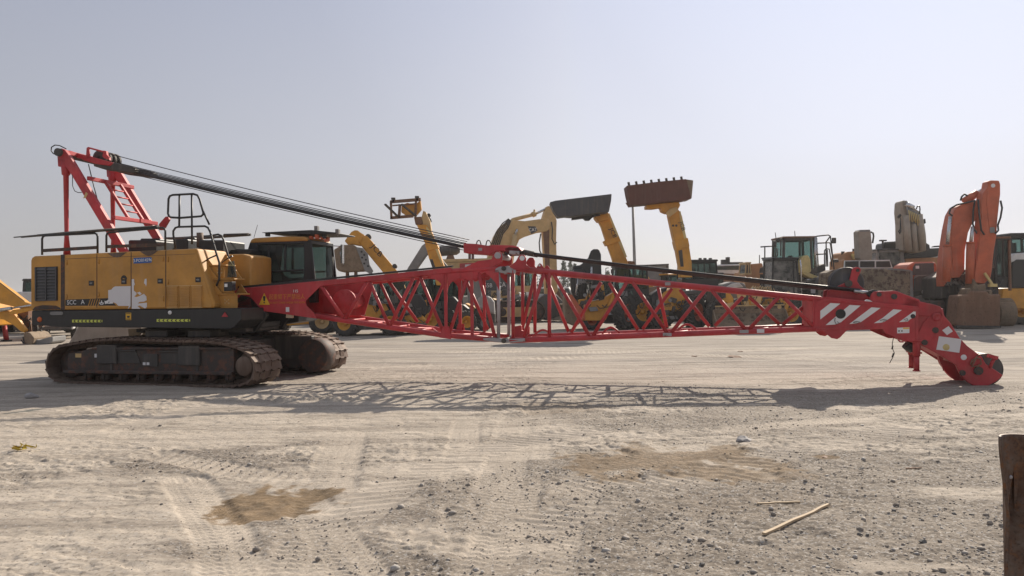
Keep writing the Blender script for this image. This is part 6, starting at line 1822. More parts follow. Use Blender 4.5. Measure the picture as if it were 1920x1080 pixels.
F.part('stick_panel', M['rusty'], [(1018, 427), (1030, 426), (1030, 470), (1032, 540), (1024, 540), (1021, 480)], -.31, -.302, st_)
q = MB(); q.tube(F.Pt([(1034, 416), (1036, 430), (1035, 448), (1040, 458), (1044, 454)], -.42), .035, 6); q.tube(F.Pt([(1014, 438), (1011, 455), (1012, 470), (1016, 478)], -.4), .04, 6); q.build('hose', M['hose'], F.root)
q = MB(); q.tube(F.Pt([(1036, 478), (1040, 515), (1043, 548)], -.1), .11, 10); q.build('bucket_ram', M['faded_yellow'], F.root)
F.part('bucket', M['dark_grey'], [(1010, 560), (1022, 551), (1044, 552), (1056, 565), (1060, 590), (1052, 600), (1025, 601), (1012, 588)], -.9, .9, bevel=.05)
F.part('bucket_link', M['rusty'], [(1026, 556), (1034, 540), (1046, 542), (1056, 560), (1050, 566)], -.2, .2, bevel=.02)

# ---- grey excavator arm leaning between the two telehandlers
F = mach('excavator', 'grey excavator with a dusty grey arm leaning up between two yellow telehandlers', 'excavator', 780, 42)
F.part('stick', M['grey'], [(750, 528), (766, 500), (791, 460.5), (797, 456), (804, 460), (806, 470), (798, 480), (784, 500), (768, 528)], -.3, .3, bevel=.03)
F.part('boom', M['grey'], [(797, 456), (806, 458), (840, 500), (850, 540), (835, 545), (825, 510), (800, 475)], .35, .8, bevel=.03)
F.part('engine_house', M['grey'], [(820, 575), (822, 525), (900, 522), (905, 575)], .0, 2.6, bevel=.05)
for g in (0, 2.1): crawler2(F, F.P(815, 600, g).x, F.P(905, 600, g).x, g, g + .55, .95)

# ---- backhoe loader: black folded arm, yellow frame
F = mach('backhoe_loader', 'yellow backhoe loader with its tall black digging arm folded upright', 'backhoe loader', 1160, 35.5, 0)
bh = F
F.part('arm', M['black'], [(1075, 507), (1074, 499), (1088, 497), (1096, 491), (1104, 483), (1109, 470), (1113, 467), (1123, 467), (1127, 477), (1128, 512), (1128, 530), (1122, 556), (1108, 556), (1106, 520), (1092, 505)], -.5, -.1, bevel=.04)
F.part('arm_bracket', M['black'], [(1072, 548), (1070, 522), (1077, 505), (1094, 503), (1100, 520), (1098, 560), (1080, 562)], -.8, -.2, bevel=.04)
q = MB(); q.tube(F.Pt([(1108, 552), (1109, 500)], -.55), .06, 10); q.tube(F.Pt([(1080, 555), (1084, 515)], -.85), .06, 10); q.build('hydraulic_ram', M['silver'], F.root)
q = MB()
for k in range(5):
    q.tube(F.Pt([(1082 + 5 * k, 560), (1080 + 7 * k, 540 - 3 * k), (1092 + 5 * k, 525), (1100 + 5 * k, 552)], -.86), .022, 6)
q.build('hose', M['hose'], F.root)
F.part('slew_frame', M['yellow'], [(1094, 600), (1097, 570), (1105, 566), (1130, 560), (1150, 548), (1153, 558), (1136, 598)], -.7, -.1, bevel=.03)
F.part('slew_plate', M['yellow'], [(1092, 601), (1098, 585), (1134, 583), (1133, 601)], -.76, -.7, bevel=.008)
F.part('swing_post', M['yellow'], [(1126, 566), (1127, 535), (1132, 533), (1134, 556), (1146, 552), (1146, 562)], -.6, -.3, bevel=.02)
F.part('stabiliser', M['yellow'], [(1148, 553), (1153, 555), (1146, 575), (1136, 600), (1128, 600), (1140, 570)], -.9, -.7, bevel=.02)
F.part('stabiliser', M['orange'], [(1064, 555), (1072, 552), (1096, 585), (1098, 600), (1090, 600), (1080, 590)], -.9, -.7, bevel=.02)
q = MB(); a = F.P(1066, 545, -1); q.prism(F.poly([(1060, 605), (1058, 556), (1066, 548), (1084, 560), (1088, 606), (1080, 613)], -.6), -.6, .9); q.build('bucket', M['mud'], F.root, .05)
F.part('body', M['black'], [(1098, 606), (1100, 592), (1150, 590), (1152, 556), (1165, 550), (1190, 552), (1194, 600), (1150, 606)], -.3, 1.2, bevel=.05)
F.part('fender', M['black'], [(1156, 562), (1162, 548), (1184, 548), (1192, 560), (1196, 580), (1190, 582), (1178, 562)], -.85, -.2, bevel=.05)
a, c = F.P(1152, 556, -.6), F.P(1216, 500, -.6); bc_ = boxcab(F, a.x, c.x, -.65, .6, a.z, c.z, glassm='glass', t=.08, zg=a.z + .35)
for px, r, g, ax in ((1171, .78, -.75, (.8, -.6, 0)), (1205, .82, -.45, (.25, -1, 0)), (1108, .45, -.4, (.3, -1, 0)), (1175, .78, 1.1, (0, 1, 0)), (1110, .45, 1.0, (0, 1, 0))):
    a = F.P(px, 590, g); wheel(F, (a.x, g, r), r, .5 if r > .6 else .35, ax, 'orange' if r < .8 else 'yellow')
q = MB()
for x in (1135, 1147): q.tube(F.Pt([(x, 530), (x + 1, 503), (x + 6, 502)], -.7), .02, 6)
a = F.P(1148, 509, -.7); q.box(a.x - .07, a.x + .07, -.75, -.7, a.z - .1, a.z + .1); q.build('mirror', M['dark'], F.root)

# ---- telehandler holding up the black bucket
F = mach('telehandler', 'yellow telehandler lifting a wide black bucket high above the row', 'telehandler', 1200, 38, 0)
bo = F.part('boom', M['yellow'], [(1118, 406), (1140, 398), (1146, 416), (1152, 428), (1163, 457), (1177, 490), (1186, 520), (1158, 520), (1148, 483), (1136, 450), (1128, 425)], -1.2, -.7, bevel=.02)
F.part('boom_edge', M['cream'], [(1140, 400), (1143, 400), (1166, 456), (1176, 482), (1172, 482), (1160, 455)], -1.23, -1.2, bo)
text(F, 'JCB', 1149.5, 437, 8, -1.24, M['black_mark'], bo, 'lettering', -1.15, sx=1.2)
F.part('boom_sleeve', M['yellow'], [(1132, 452), (1160, 443), (1164, 452), (1137, 461)], -1.26, -.64, bo, bevel=.01)
F.part('boom_head', M['yellow'], [(1115, 407), (1120, 398), (1138, 395), (1142, 402), (1141, 412), (1122, 416)], -1.4, -.6, bevel=.03)
bkp = [(1031, 379), (1042, 376), (1147, 363.5), (1146, 376), (1142, 397), (1134, 399), (1124, 398), (1112, 401), (1084, 404), (1072, 406), (1060, 405), (1046, 407), (1038, 395)]
F.part('bucket', M['dark_grey'], bkp, -2.2, -1.3, bevel=.02)
F.part('hitch', M['black'], [(1072, 412), (1073, 405), (1100, 402), (1124, 398), (1126, 404), (1112, 407), (1106, 413), (1098, 413), (1094, 409), (1080, 411)], -1.5, -1.1, bevel=.02)
F.part('boom_tail', M['rusty'], [(1176, 498), (1178, 489), (1190, 490), (1192, 498)], -.9, -.3, bevel=.02)
F.part('chassis', M['yellow'], [(1172, 600), (1178, 545), (1186, 515), (1214, 515), (1240, 560), (1244, 600)], -.4, .6, bevel=.05)
for px, g in ((1190, -.9), (1240, -.9), (1195, 1.0), (1246, 1.0)):
    a = F.P(px, 600, g); wheel(F, (a.x, g, .6), .6, .42, (.3, -1, 0) if g < 0 else (0, 1, 0), 'yellow')

clutter(F, 1176, 1240, 530, 596, -.5, 32, 14)
# ---- telehandler holding up the brown toothed bucket
F = mach('telehandler', 'yellow telehandler lifting a brown toothed bucket beside the light pole', 'telehandler', 1290, 35.5, 0)
bo = F.part('boom', M['yellow'], [(1254, 403), (1258, 392), (1272, 392), (1279, 405), (1286, 440), (1292, 460), (1297, 492), (1298, 520), (1276, 520), (1274, 497), (1268, 465), (1262, 440)], -1.2, -.7, bevel=.02)
F.part('boom_edge', M['cream'], [(1273, 396), (1276, 396), (1285, 436), (1291, 462), (1287, 462), (1279, 432)], -1.23, -1.2, bo)
text(F, 'JCB', 1279.5, 424, 7.5, -1.24, M['black_mark'], bo, 'lettering', -1.3, sx=1.1)
q = MB()
for x, y in ((1262, 423), (1268, 423)): a = F.P(x, y, -1.2); q.cyl((a.x, -1.21, a.z), (a.x, -1.202, a.z), .055, 10)
q.build('boom_hole', M['black_mark'], bo)
F.part('boom_groove', M['dark'], [(1272, 470), (1279, 468), (1282, 500), (1276, 500)], -1.21, -1.201, bo)
F.part('boom_sleeve', M['yellow'], [(1265, 452), (1290, 446), (1293, 462), (1269, 468)], -1.26, -.64, bo, bevel=.01)
bko = F.part('bucket', M['brown'], [(1175, 348), (1230, 341), (1287, 335.5), (1292, 355), (1296, 372), (1280, 376), (1250, 377), (1216, 382), (1183, 385), (1178, 365)], -2.2, -1.3, bevel=.02)
F.part('bucket_side', M['mud'], [(1286, 336), (1300, 338), (1299, 350), (1297, 372), (1291, 374), (1289, 355)], -2.1, -1.2, bko, bevel=.02)
for k in range(8):
    x, y = 1179 + 14.1 * k, 343.5 - 1.5 * k; q = MB(); q.beam(F.P(x + .8, y + 5, -2.1), F.P(x - .6, y - 2, -2.15), .09, .06); q.build('bucket_tooth', M['dark'], bko)
F.part('hitch', M['yellow'], [(1212, 391), (1212, 384), (1240, 381), (1273, 378), (1276, 384), (1272, 392), (1262, 396), (1252, 400), (1242, 396), (1240, 389), (1226, 391)], -1.6, -1.0, bevel=.03)
F.part('hitch_bracket', M['faded_yellow'], [(1248, 400), (1256, 392), (1268, 388), (1273, 394), (1262, 402), (1254, 408)], -1.66, -1.6, bevel=.008)
F.part('hook_end', M['rusty'], [(1174, 380), (1176, 381), (1180, 384), (1186, 384), (1184, 387), (1178, 386)], -1.7, -1.5)
a, c = F.P(1279, 532, -.7), F.P(1346, 490, -.7); cb_ = boxcab(F, a.x, c.x, -.75, .5, a.z - .1, c.z, glassm='dark_glass', t=.07, post=.62)
q = MB()
for x in (1313, 1322, 1332): a = F.P(x, 487, -.5); q.box(a.x - .06, a.x + .06, -.55, -.4, a.z - .05, a.z + .08)
q.build('roof_lamp', M['dark'], cb_)
F.part('body', M['yellow'], [(1232, 583), (1235, 560), (1245, 548), (1262, 540), (1276, 541), (1280, 552), (1292, 558), (1292, 580), (1264, 584)], -.9, .5, bevel=.05)
tk = F.part('fuel_tank', M['yellow'], [(1236, 584), (1237, 566), (1264, 560), (1264, 582)], -1.0, -.9, bevel=.03)
text(F, 'JCB', 1251, 572, 6.5, -1.004, M['black_mark'], tk, 'lettering', 0.06, sx=1.2)
F.part('bonnet', M['black'], [(1220, 560), (1222, 551), (1240, 541), (1252, 538), (1250, 545), (1236, 556), (1233, 580), (1222, 578)], -.85, .2, bevel=.05)
F.part('chassis', M['dark'], [(1225, 605), (1226, 584), (1345, 580), (1345, 600)], -.5, .6, bevel=.03)
for px, r, g, ax in ((1303, .78, -.95, (.7, -.7, 0)), (1238, .6, -.7, (.2, -1, 0)), (1308, .78, 1.1, (0, 1, 0)), (1240, .6, 1.1, (0, 1, 0))):
    a = F.P(px, 590, g); wheel(F, (a.x, g, r), r, .48, ax, 'orange' if r > .7 else 'yellow')
q = MB(); q.prism(F.poly([(1320, 575), (1322, 565), (1344, 562), (1352, 572), (1346, 580), (1330, 580)], -.4), -.4, .3); q.build('engine_part', M['grey'], F.root, .05)

clutter(F, 1225, 1345, 560, 600, -.95, 33, 14)
# ---- backhoe loader with the wide front bucket on the ground
F = mach('backhoe_loader', 'yellow loader with a wide grey bucket on the ground and a dusty cab', 'loader', 1420, 34.5, 0)
q = MB(); q.prism(F.poly([(1337, 609), (1342, 574), (1471, 571), (1474, 607), (1466, 611), (1345, 612)], -1.4), -1.4, -1.33)
a, c = F.S(1337, 611, -1.4), F.S(1474, 611, -1.4); 
bko = bucket(F, a[0], c[0], [(-1.4, .92), (-1.3, .5), (-1.5, .12), (-1.9, .03), (-2.3, .03)], 0, 'mud'); 
F.part('bucket_lip', M['faded_yellow'], [(1341, 575.5), (1342, 573.5), (1471, 570.5), (1472, 572.5)], -1.44, -1.36, bko)
F.part('bucket_back', M['mud_patchy'], [(1340, 606), (1342, 575), (1471, 572), (1473, 605)], -1.36, -1.3, bko)
for pts in ([(1352, 568), (1354, 550), (1368, 548), (1376, 560), (1380, 576), (1370, 580), (1362, 566)], [(1396, 575), (1398, 556), (1412, 548), (1430, 552), (1430, 562), (1412, 576)], [(1458, 560), (1466, 551), (1475, 556), (1480, 574), (1470, 590), (1462, 576)]):
    F.part('lift_arm', M['yellow'], pts, -1.3, -1.0, bevel=.03)
q = MB()
for k in range(9):
    x = 1404 + 4.6 * k; q.tube(F.Pt([(x, 560), (x + 2, 545), (x + 8, 536 + k % 3), (x + 12, 548), (x + 11, 566)], -1.1 + .05 * k), .03, 6)
q.build('hose', M['faded_yellow'], F.root)
F.part('front_frame', M['yellow'], [(1396, 590), (1400, 562), (1450, 560), (1460, 590)], -.9, .2, bevel=.04)
F.part('bonnet', M['grey'], [(1348, 560), (1356, 533), (1372, 528), (1396, 531), (1404, 548), (1400, 566)], -.2, .9, bevel=.05)
F.part('bonnet_panel', M['white'], [(1362, 538), (1372, 532), (1386, 530), (1394, 538), (1376, 540)], -.32, -.21, bevel=.02)
a, c = F.P(1446, 556, -.7), F.P(1498, 486, -.7); boxcab(F, a.x, c.x, -.75, .5, a.z - .2, c.z, glassm='dusty_glass', t=.08, zg=a.z + .05, post=.8)
q = MB(); q.tube(F.Pt([(1503, 575), (1502, 500), (1500, 487)], -.75), .04, 8); q.build('exhaust_pipe', M['silver'], F.root)
for px, g in ((1350, -.6), (1480, -.6), (1360, 1.1), (1478, 1.1)):
    a = F.P(px, 590, g); wheel(F, (a.x, g, .68), .68, .45, (.2, -1, 0) if g < 0 else (0, 1, 0), 'yellow')
q = MB(); q.prism(F.poly([(1336, 608), (1332, 570), (1336, 545), (1343, 548), (1344, 575), (1341, 606)], -.5), -.5, .4); q.build('side_panel', M['dark'], F.root, .03)

clutter(F, 1345, 1480, 545, 575, -1.2, 34, 20, mats=('dark', 'faded_yellow', 'hose'))
# ---- high wheel loader with railed cab
F = mach('wheel_loader', 'tall cream wheel loader with railings and round mirrors around its high cab', 'wheel loader', 1510, 40, 0)
a, c = F.P(1466, 514, -.7), F.P(1530, 446, -.7)
boxcab(F, a.x, c.x, -.8, .9, a.z, c.z, mat='dark', roof='rusty', glassm='glass', t=.12, zg=a.z + .25, post=.85)
F.part('hood', M['cream'], [(1501, 512), (1502, 486), (1508, 479), (1516, 478), (1520, 486), (1522, 510), (1512, 514)], -1.1, -.2, bevel=.06)
F.part('hood_panel', M['cream'], [(1506, 514), (1508, 508), (1533, 518), (1531, 524), (1518, 520)], -1.2, -.6, bevel=.01)
F.part('body', M['dark'], [(1446, 600), (1450, 520), (1500, 512), (1548, 494), (1550, 540), (1552, 600)], -.3, 1.6, bevel=.05)
q = MB(); a = F.P(1528, 452, -.8)
q.tube(F.Pt([(1528, 500), (1529, 445)], -.85), .07, 8); q.tube(F.Pt([(1534, 500), (1531, 446)], -.85), .04, 8); q.build('door_post', M['silver'], F.root)
for pts in ([(1454, 482), (1455, 450), (1459, 447), (1468, 447)], [(1426, 463), (1456, 461)], [(1434, 490), (1434, 463.5)], [(1428, 484.5), (1452, 483)], [(1457, 466), (1458, 478), (1452, 488)], [(1464, 480), (1464, 447)],
            [(1531, 443), (1553, 440.5), (1557, 443), (1560, 470), (1564, 505)], [(1549, 500), (1549, 455)], [(1533, 456), (1555, 455), (1557, 457), (1562, 490)], [(1546, 505), (1546, 470), (1549, 466), (1555, 467), (1560, 500)], [(1530, 477), (1548, 476)], [(1552, 500), (1551, 468)], [(1548, 455), (1556, 444)]):
    pole_frame(F, F.Pt(pts, -.9), .035, 'handrail', 'dark')
for x, y, r in ((1451, 457, 5), (1563, 451, 5), (1566, 489, 7)):
    q = MB(); a = F.P(x, y, -.95); rr = r / FPX * 40; q.box(a.x - rr * .8, a.x + rr * .8, -1.05, -.93, a.z - rr * (1.1 if y < 480 else .45), a.z + rr * (1.1 if y < 480 else .45)); q.build('mirror', M['dark'], F.root, .05, 2)
F.part('fender', M['dark'], [(1498, 545), (1505, 530), (1530, 520), (1550, 524), (1552, 545)], -1.3, -.3, bevel=.06)
q = MB(); q.tube(F.Pt([(1512, 525), (1517, 524), (1520, 534)], -1.2), .05, 8); q.build('handle', M['silver'], F.root)
q = MB(); a = F.P(1536, 527, -1.2); q.lathe((a.x, -1.35, a.z - .1), (0, 1, 0), [(.001, 0), (.25, .02), (.32, .1), (.34, .3)], 24); q.build('headlamp', M['dark_grey'], F.root)
for px, g in ((1475, -.8), (1542, -.8), (1480, 1.6), (1542, 1.6)):
    a = F.P(px, 590, g); wheel(F, (a.x, g, .85), .85, .6, (.2, -1, 0) if g < 0 else (0, 1, 0), 'cream')
q = MB(); q.tube(F.Pt([(1455, 447), (1453.5, 436)], -.5), .02, 6); q.tube(F.Pt([(1491, 446), (1490, 433)], -.3), .02, 6); q.build('antenna', M['dark'], F.root)
F.part('number_plate', M['white_film'], [(1520.5, 550), (1529, 550), (1529, 541), (1520.5, 541)], -1.33, -1.31)

clutter(F, 1500, 1550, 510, 590, -.4, 35, 14)
# ---- loader with the wide muddy bucket raised
F = mach('wheel_loader', 'wheel loader behind a wide mud-stained bucket held up in front', 'wheel loader', 1635, 36, 0)
bko = F.part('bucket', M['mud_patchy'], [(1548, 562), (1549, 512), (1562, 506), (1594, 503.5), (1690, 503.5), (1709, 507), (1712, 530), (1711, 562), (1690, 566), (1570, 566)], -1.2, -.3, bevel=.05)
F.part('bucket_lip', M['grey'], [(1664, 505.5), (1666, 503.5), (1707, 506), (1710, 509)], -1.24, -1.19, bko)
F.part('bucket_edge', M['grey'], [(1707, 562), (1707, 507), (1711, 508), (1713, 562)], -1.22, -.2, bko)
wf = F.part('window_frame', M['white'], [(1583, 503), (1584, 488.5), (1668, 487), (1674, 503)], .2, .3)
for x0, x1 in ((1585, 1610), (1613, 1640), (1643, 1668)):
    F.part('window_pane', M['black_mark'], [(x0, 501), (x0, 490), (x1, 489.5), (x1 + (3 if x1 > 1650 else 0), 501)], .18, .198, wf)
F.part('body', M['dark'], [(1560, 600), (1565, 565), (1580, 505), (1690, 505), (1700, 565), (1705, 598)], .3, 2.6, bevel=.05)
F.part('lift_arm', M['dark'], [(1600, 590), (1604, 560), (1620, 560), (1624, 590)], -.3, .5, bevel=.04)
F.part('lift_arm', M['dark'], [(1650, 590), (1654, 560), (1670, 560), (1674, 590)], -.3, .5, bevel=.04)
for px in (1566, 1690):
    a = F.P(px, 590, .6); wheel(F, (a.x, .6, .8), .8, .55, (0, -1, 0), 'grey'); wheel(F, (a.x, 2.4, .8), .8, .55, (0, 1, 0), 'grey')

clutter(F, 1570, 1700, 566, 598, 0, 36, 16)
# ---- small tan excavator arm behind it
F = mach('excavator', 'tan excavator with its dusty stick standing upright behind the muddy bucket', 'excavator', 1610, 42, 0)
st_ = F.part('stick', M['grey_tan'], [(1611, 484), (1609, 434), (1613, 431.5), (1630, 431), (1633, 434), (1636, 470), (1636, 484), (1630, 488), (1615, 488)], -.6, 0, bevel=.03)
q = MB(); q.tube(F.Pt([(1633, 435), (1637, 437), (1638, 443), (1636, 456)], -.4), .05, 8); q.build('hose', M['hose'], st_)
F.part('stick_cap', M['grey'], [(1611.5, 435), (1613, 431), (1631, 430.5), (1632.5, 434)], -.61, .01, st_)
F.part('engine_house', M['tan_orange'], [(1580, 520), (1580, 488), (1584, 487), (1584, 475), (1590, 472), (1607, 471), (1610, 488), (1640, 500), (1640, 520)], .2, 2.0, bevel=.04)
F.part('hood_end', M['cream'], [(1596, 479), (1597, 476), (1606, 476), (1607, 484), (1600, 487)], .12, .2, bevel=.02)
q = MB()
for x, y in ((1581, 473), (1602, 468)): a = F.P(x, y, .5); q.box(a.x - .08, a.x + .08, .5, .6, a.z - .12, a.z + .05)
q.build('lamp', M['dark'], F.root)
F.part('boom', M['faded_yellow'], [(1613, 520), (1613, 486), (1634, 486), (1640, 520)], -.4, .2, bevel=.03)
for g in (-.2, 1.9): crawler2(F, F.P(1575, 590, g).x, F.P(1655, 590, g).x, g, g + .5, .9)

# ---- big grey boom with hoses, black body
F = mach('excavator', 'large excavator with a grey hose-draped boom standing over a black engine deck', 'excavator', 1700, 44, 0)
bo = F.part('boom', M['grey_tan'], [(1692, 470), (1691, 420), (1689, 396), (1690, 380), (1693, 375.5), (1701, 376), (1708, 382), (1718, 392), (1727, 398), (1733, 414), (1737, 440), (1739, 470), (1720, 474)], -1.4, -.6, bevel=.05)
F.part('boom_rib', M['grey'], [(1701, 470), (1697, 420), (1700, 412), (1708, 425), (1712, 470)], -1.5, -1.402, bo, bevel=.03)
for (p0, p1, r_) in (((1703, 470), (1699, 404), .20), ((1729, 470), (1724, 402), .20), ((1716, 472), (1713, 420), .16)):
    q = MB(); q.tube(F.Pt([p0, p1], -1.5), r_, 14, r2=r_ * .85); q.build('boom_ram', M['grey_tan'], bo)
F.part('boom_shade_strip', M['dark'], [(1721, 470), (1718, 415), (1720, 415), (1723.5, 470)], -1.412, -1.402, bo)  # dark strip painting a shadow stripe onto the boom face
F.part('boom_side', M['dark'], [(1731, 411), (1735, 410), (1736, 418), (1733, 420)], -1.5, -1.0, bo)
q = MB(); a, c = F.P(1697, 382, -1.45), F.P(1712, 390, -1.45); q.tube([a, c], .16, 12); q.build('arm_ram', M['silver'], bo)
q = MB()
rs = random.Random(3)
for k in range(9):
    x = 1702 + 3.1 * k; y = 391 + 1.6 * k
    q.tube(F.Pt([(x - 2, y - 3), (x, y + 6), (x + 2 + rs.uniform(-2, 2), y + 18), (x + 1 + rs.uniform(-2, 3), y + 28 + rs.uniform(-6, 8))], -1.55), .045, 6)
q.build('hose', M['grey'], bo)
q = MB()
for k in range(7):
    x = 1704 + 3.6 * k; y = 394 + 1.7 * k; q.tube(F.Pt([(x, y), (x + 1, y + 8), (x + 2 + rs.uniform(-1, 1), y + 18 + rs.uniform(-3, 5))], -1.62), .03, 6)
q.build('hose_fitting', M['cream'], bo)
q = MB(); q.tube(F.Pt([(1718, 392), (1720, 387), (1724, 386), (1725, 392), (1724, 402)], -1.5), .04, 6); q.tube(F.Pt([(1689, 408), (1688, 430), (1685, 434), (1687, 438), (1689, 432)], -1.3), .045, 6); q.tube(F.Pt([(1684, 408), (1690, 402)], -1.3), .08, 6); q.build('hose', M['hose'], F.root)
q = MB(); a = F.P(1699, 414, -1.45); q.cyl((a.x, -1.56, a.z), (a.x, -1.3, a.z), .13, 14); q.build('boom_pin', M['dark'], bo)
F.part('boom_foot', M['dark'], [(1735, 470), (1736, 455), (1743, 459), (1744, 466), (1738, 471)], -1.4, -.8, bevel=.02)
F.part('air_cleaner', M['black'], [(1656, 468), (1657, 458), (1660, 455), (1702, 452), (1706, 466), (1704, 470)], -.4, .6, bevel=.04)
q = MB()
for k in range(9): a = F.P(1660 + 4.6 * k, 456 - .3 * k, -.3); q.box(a.x - .05, a.x + .05, -.35, -.25, a.z - .03, a.z + .07)
q.build('deck_bolt', M['dark'], F.root)
q = MB(); q.tube(F.Pt([(1656, 468), (1655, 452)], -.3), .06, 8); a = F.P(1655.5, 451, -.3); q.box(a.x - .18, a.x + .18, -.4, -.2, a.z - .04, a.z + .04); q.build('exhaust_pipe', M['dark'], F.root)
a, c = F.P(1641, 510, -.9), F.P(1697, 469, -.9); boxcab(F, a.x, c.x, -.95, .8, a.z - .5, c.z, mat='grey', roof='dark_grey', glassm='dusty_glass', t=.12, zg=a.z, post=.86, lean=.12)
F.part('deck', M['black'], [(1697, 484), (1698, 468), (1776, 464), (1776, 480)], -.7, 1.6, bevel=.02)
F.part('deck_rail', M['black'], [(1748, 464), (1752, 461), (1778, 459), (1778, 462)], -.6, -.4)
F.part('engine_house', M['tan_orange'], [(1697, 520), (1697, 485), (1776, 481), (1776, 520)], -.6, 1.6, bevel=.03)
for g in (-.7, 1.6): crawler2(F, F.P(1640, 590, g).x, F.P(1780, 590, g).x, g, g + .6, 1.1)

# ---- rounded dark red bonnet next to the orange excavator
F = mach('tracked_machine', 'orange and black machine with a rounded bonnet beside the orange excavator', 'machine', 1735, 36.5, 0)
bn = F.part('bonnet', M['orange'], [(1700, 545), (1701, 502), (1706, 496), (1716, 491), (1752, 490), (1758, 495), (1760, 545)], -.5, 1.0, bevel=.08)
F.part('bonnet_face', M['dark_grey'], [(1711, 516), (1712, 501), (1716, 494), (1751, 493), (1752, 516)], -.53, -.505, bn, bevel=.01)
a = F.P(1720, 501, -.54); q = MB(); q.box(a.x - .08, a.x + .08, -.56, -.531, a.z - .07, a.z + .07); q.build('emblem', M['white_mark'], bn)
F.part('radiator_grille', M['dark_grey'], [(1714, 545), (1715, 520), (1720, 516.5), (1752, 516), (1757, 521), (1758, 545)], -.62, -.52, bevel=.03)
F.part('grille_frame', M['grey'], [(1714, 523), (1716, 517.5), (1720, 515.5), (1752, 515), (1757, 518), (1758, 523), (1755, 519), (1750, 517.5), (1722, 518)], -.66, -.60)
F.part('chassis', M['dark'], [(1700, 598), (1700, 545), (1780, 545), (1785, 598)], -.5, 1.8, bevel=.03)
for g in (-.6, 1.5): a, c = F.P(1690, 600, g), F.P(1790, 600, g); crawler2(F, a.x, c.x, g, g + .5, .8, framemat='dark')

clutter(F, 1700, 1780, 550, 595, -.6, 37, 16)
# ---- orange excavator at the right
F = mach('excavator', 'orange crawler excavator with folded boom and a rusty bucket resting on the ground', 'excavator', 1835, 33.5, 4)
oe = F
bo = F.part('boom', M['orange'], [(1770, 538), (1769, 520), (1771, 490), (1775, 462), (1780, 430), (1786, 402), (1794, 388), (1806, 382), (1832, 375), (1838, 379), (1837, 400), (1830, 412), (1822, 421), (1815, 436), (1809, 470), (1808, 508), (1800, 520), (1780, 522)], -.35, .35, bevel=.03)
F.part('boom_lower', M['orange'], [(1786, 420), (1793, 424), (1802, 416), (1822, 410), (1833, 404), (1830, 412), (1822, 421), (1815, 436), (1809, 470), (1808, 506), (1788, 506), (1784, 470)], -.372, -.352, bo)
for (p0, p1, p2, g) in (((1774, 528), (1776, 462), (1782, 406), -.62), ((1818, 532), (1820, 457), (1824, 425), -.62)):
    q = MB(); q.tube(F.Pt([p0, p1], g), .17, 14); q.cyl(F.P(p1[0], p1[1], g), F.P(p1[0] + .2, p1[1] - 3, g), .19, 14); q.build('boom_ram', M['orange'], F.root)
    q = MB(); q.tube(F.Pt([p1, p2], g), .075, 10); q.build('ram_rod', M['silver'], F.root)
q = MB(); q.tube(F.Pt([(1808, 378), (1832, 362)], -.1), .17, 14); q.build('arm_ram', M['orange'], F.root)
q = MB(); q.tube(F.Pt([(1832, 362), (1850, 351)], -.1), .075, 10); q.build('ram_rod', M['silver'], F.root)
st_ = F.part('stick', M['orange'], [(1851, 352), (1853, 340), (1858, 338), (1874, 338.5), (1876, 346), (1876, 364), (1872, 396), (1870, 422), (1869, 440), (1864, 470), (1860, 508), (1858, 520), (1846, 532), (1828, 530), (1828, 512), (1833, 480), (1837, 441), (1840, 400), (1840, 377), (1844, 362)], -.75, -.25, bevel=.03)
F.part('stick_face', M['orange'], [(1852, 345), (1874, 345), (1875, 364), (1869, 422), (1855, 424), (1850, 380)], -.77, -.752, st_)
F.part('stick_pin', M['grey'], [(1856, 430), (1857, 426), (1865, 426), (1866, 436), (1857, 437)], -.79, -.772, st_)
a = F.P(1862, 348, -.78); q = MB(); q.cyl((a.x, -.79, a.z), (a.x, -.772, a.z), .09, 12); q.build('eye', M['white_film'], st_)
q = MB()
for pts in ([(1786, 405), (1780, 400), (1782, 391), (1794, 384), (1812, 380), (1828, 376)], [(1801, 376), (1803, 369), (1808, 364), (1814, 367)], [(1828, 376), (1825, 395), (1824, 420), (1828, 432), (1834, 440)], [(1834, 374), (1836, 400), (1840, 432), (1846, 440)], [(1876, 376), (1879, 390), (1876, 408), (1871, 422)], [(1871, 422), (1872, 432), (1866, 438)]):
    q.tube(F.Pt(pts, -.5 if pts[0][0] < 1830 else -.85), .04, 7)
q.build('hose', M['hose'], F.root)
F.part('bucket_link', M['mud'], [(1822, 552), (1826, 522), (1834, 534), (1848, 532), (1850, 548), (1860, 556), (1840, 562)], -.9, -.2, bevel=.03)
q = MB(); q.beam(F.P(1846, 512, -.9), F.P(1862, 536, -.9), .1, .1); q.box(F.P(1854, 534, -.9).x, F.P(1868, 534, -.9).x, -1.0, -.8, F.P(1860, 538, -.9).z, F.P(1860, 532, -.9).z); q.build('tipping_link', M['cream'], F.root, .01)
bs = MB()
bs.prism(F.poly([(1799.5, 553), (1816, 553), (1820, 545), (1852, 545), (1857, 553), (1877.5, 551), (1877, 612), (1872, 614), (1796, 613), (1793, 608)], -1.5), -1.5, -.5)
bko = bs.build('bucket', M['rusty'], F.root, .10, 3)
for pts in ([(1814, 553), (1815, 542), (1820, 540), (1822, 553)], [(1855, 553), (1856, 545), (1859, 543), (1862, 553)]): F.part('bucket_ear', M['mud'], pts, -1.4, -.7, bko, bevel=.01)
F.part('bucket_lip', M['dark'], [(1793, 613.5), (1793.5, 610), (1877, 611), (1877, 614.5)], -1.56, -1.5, bko)
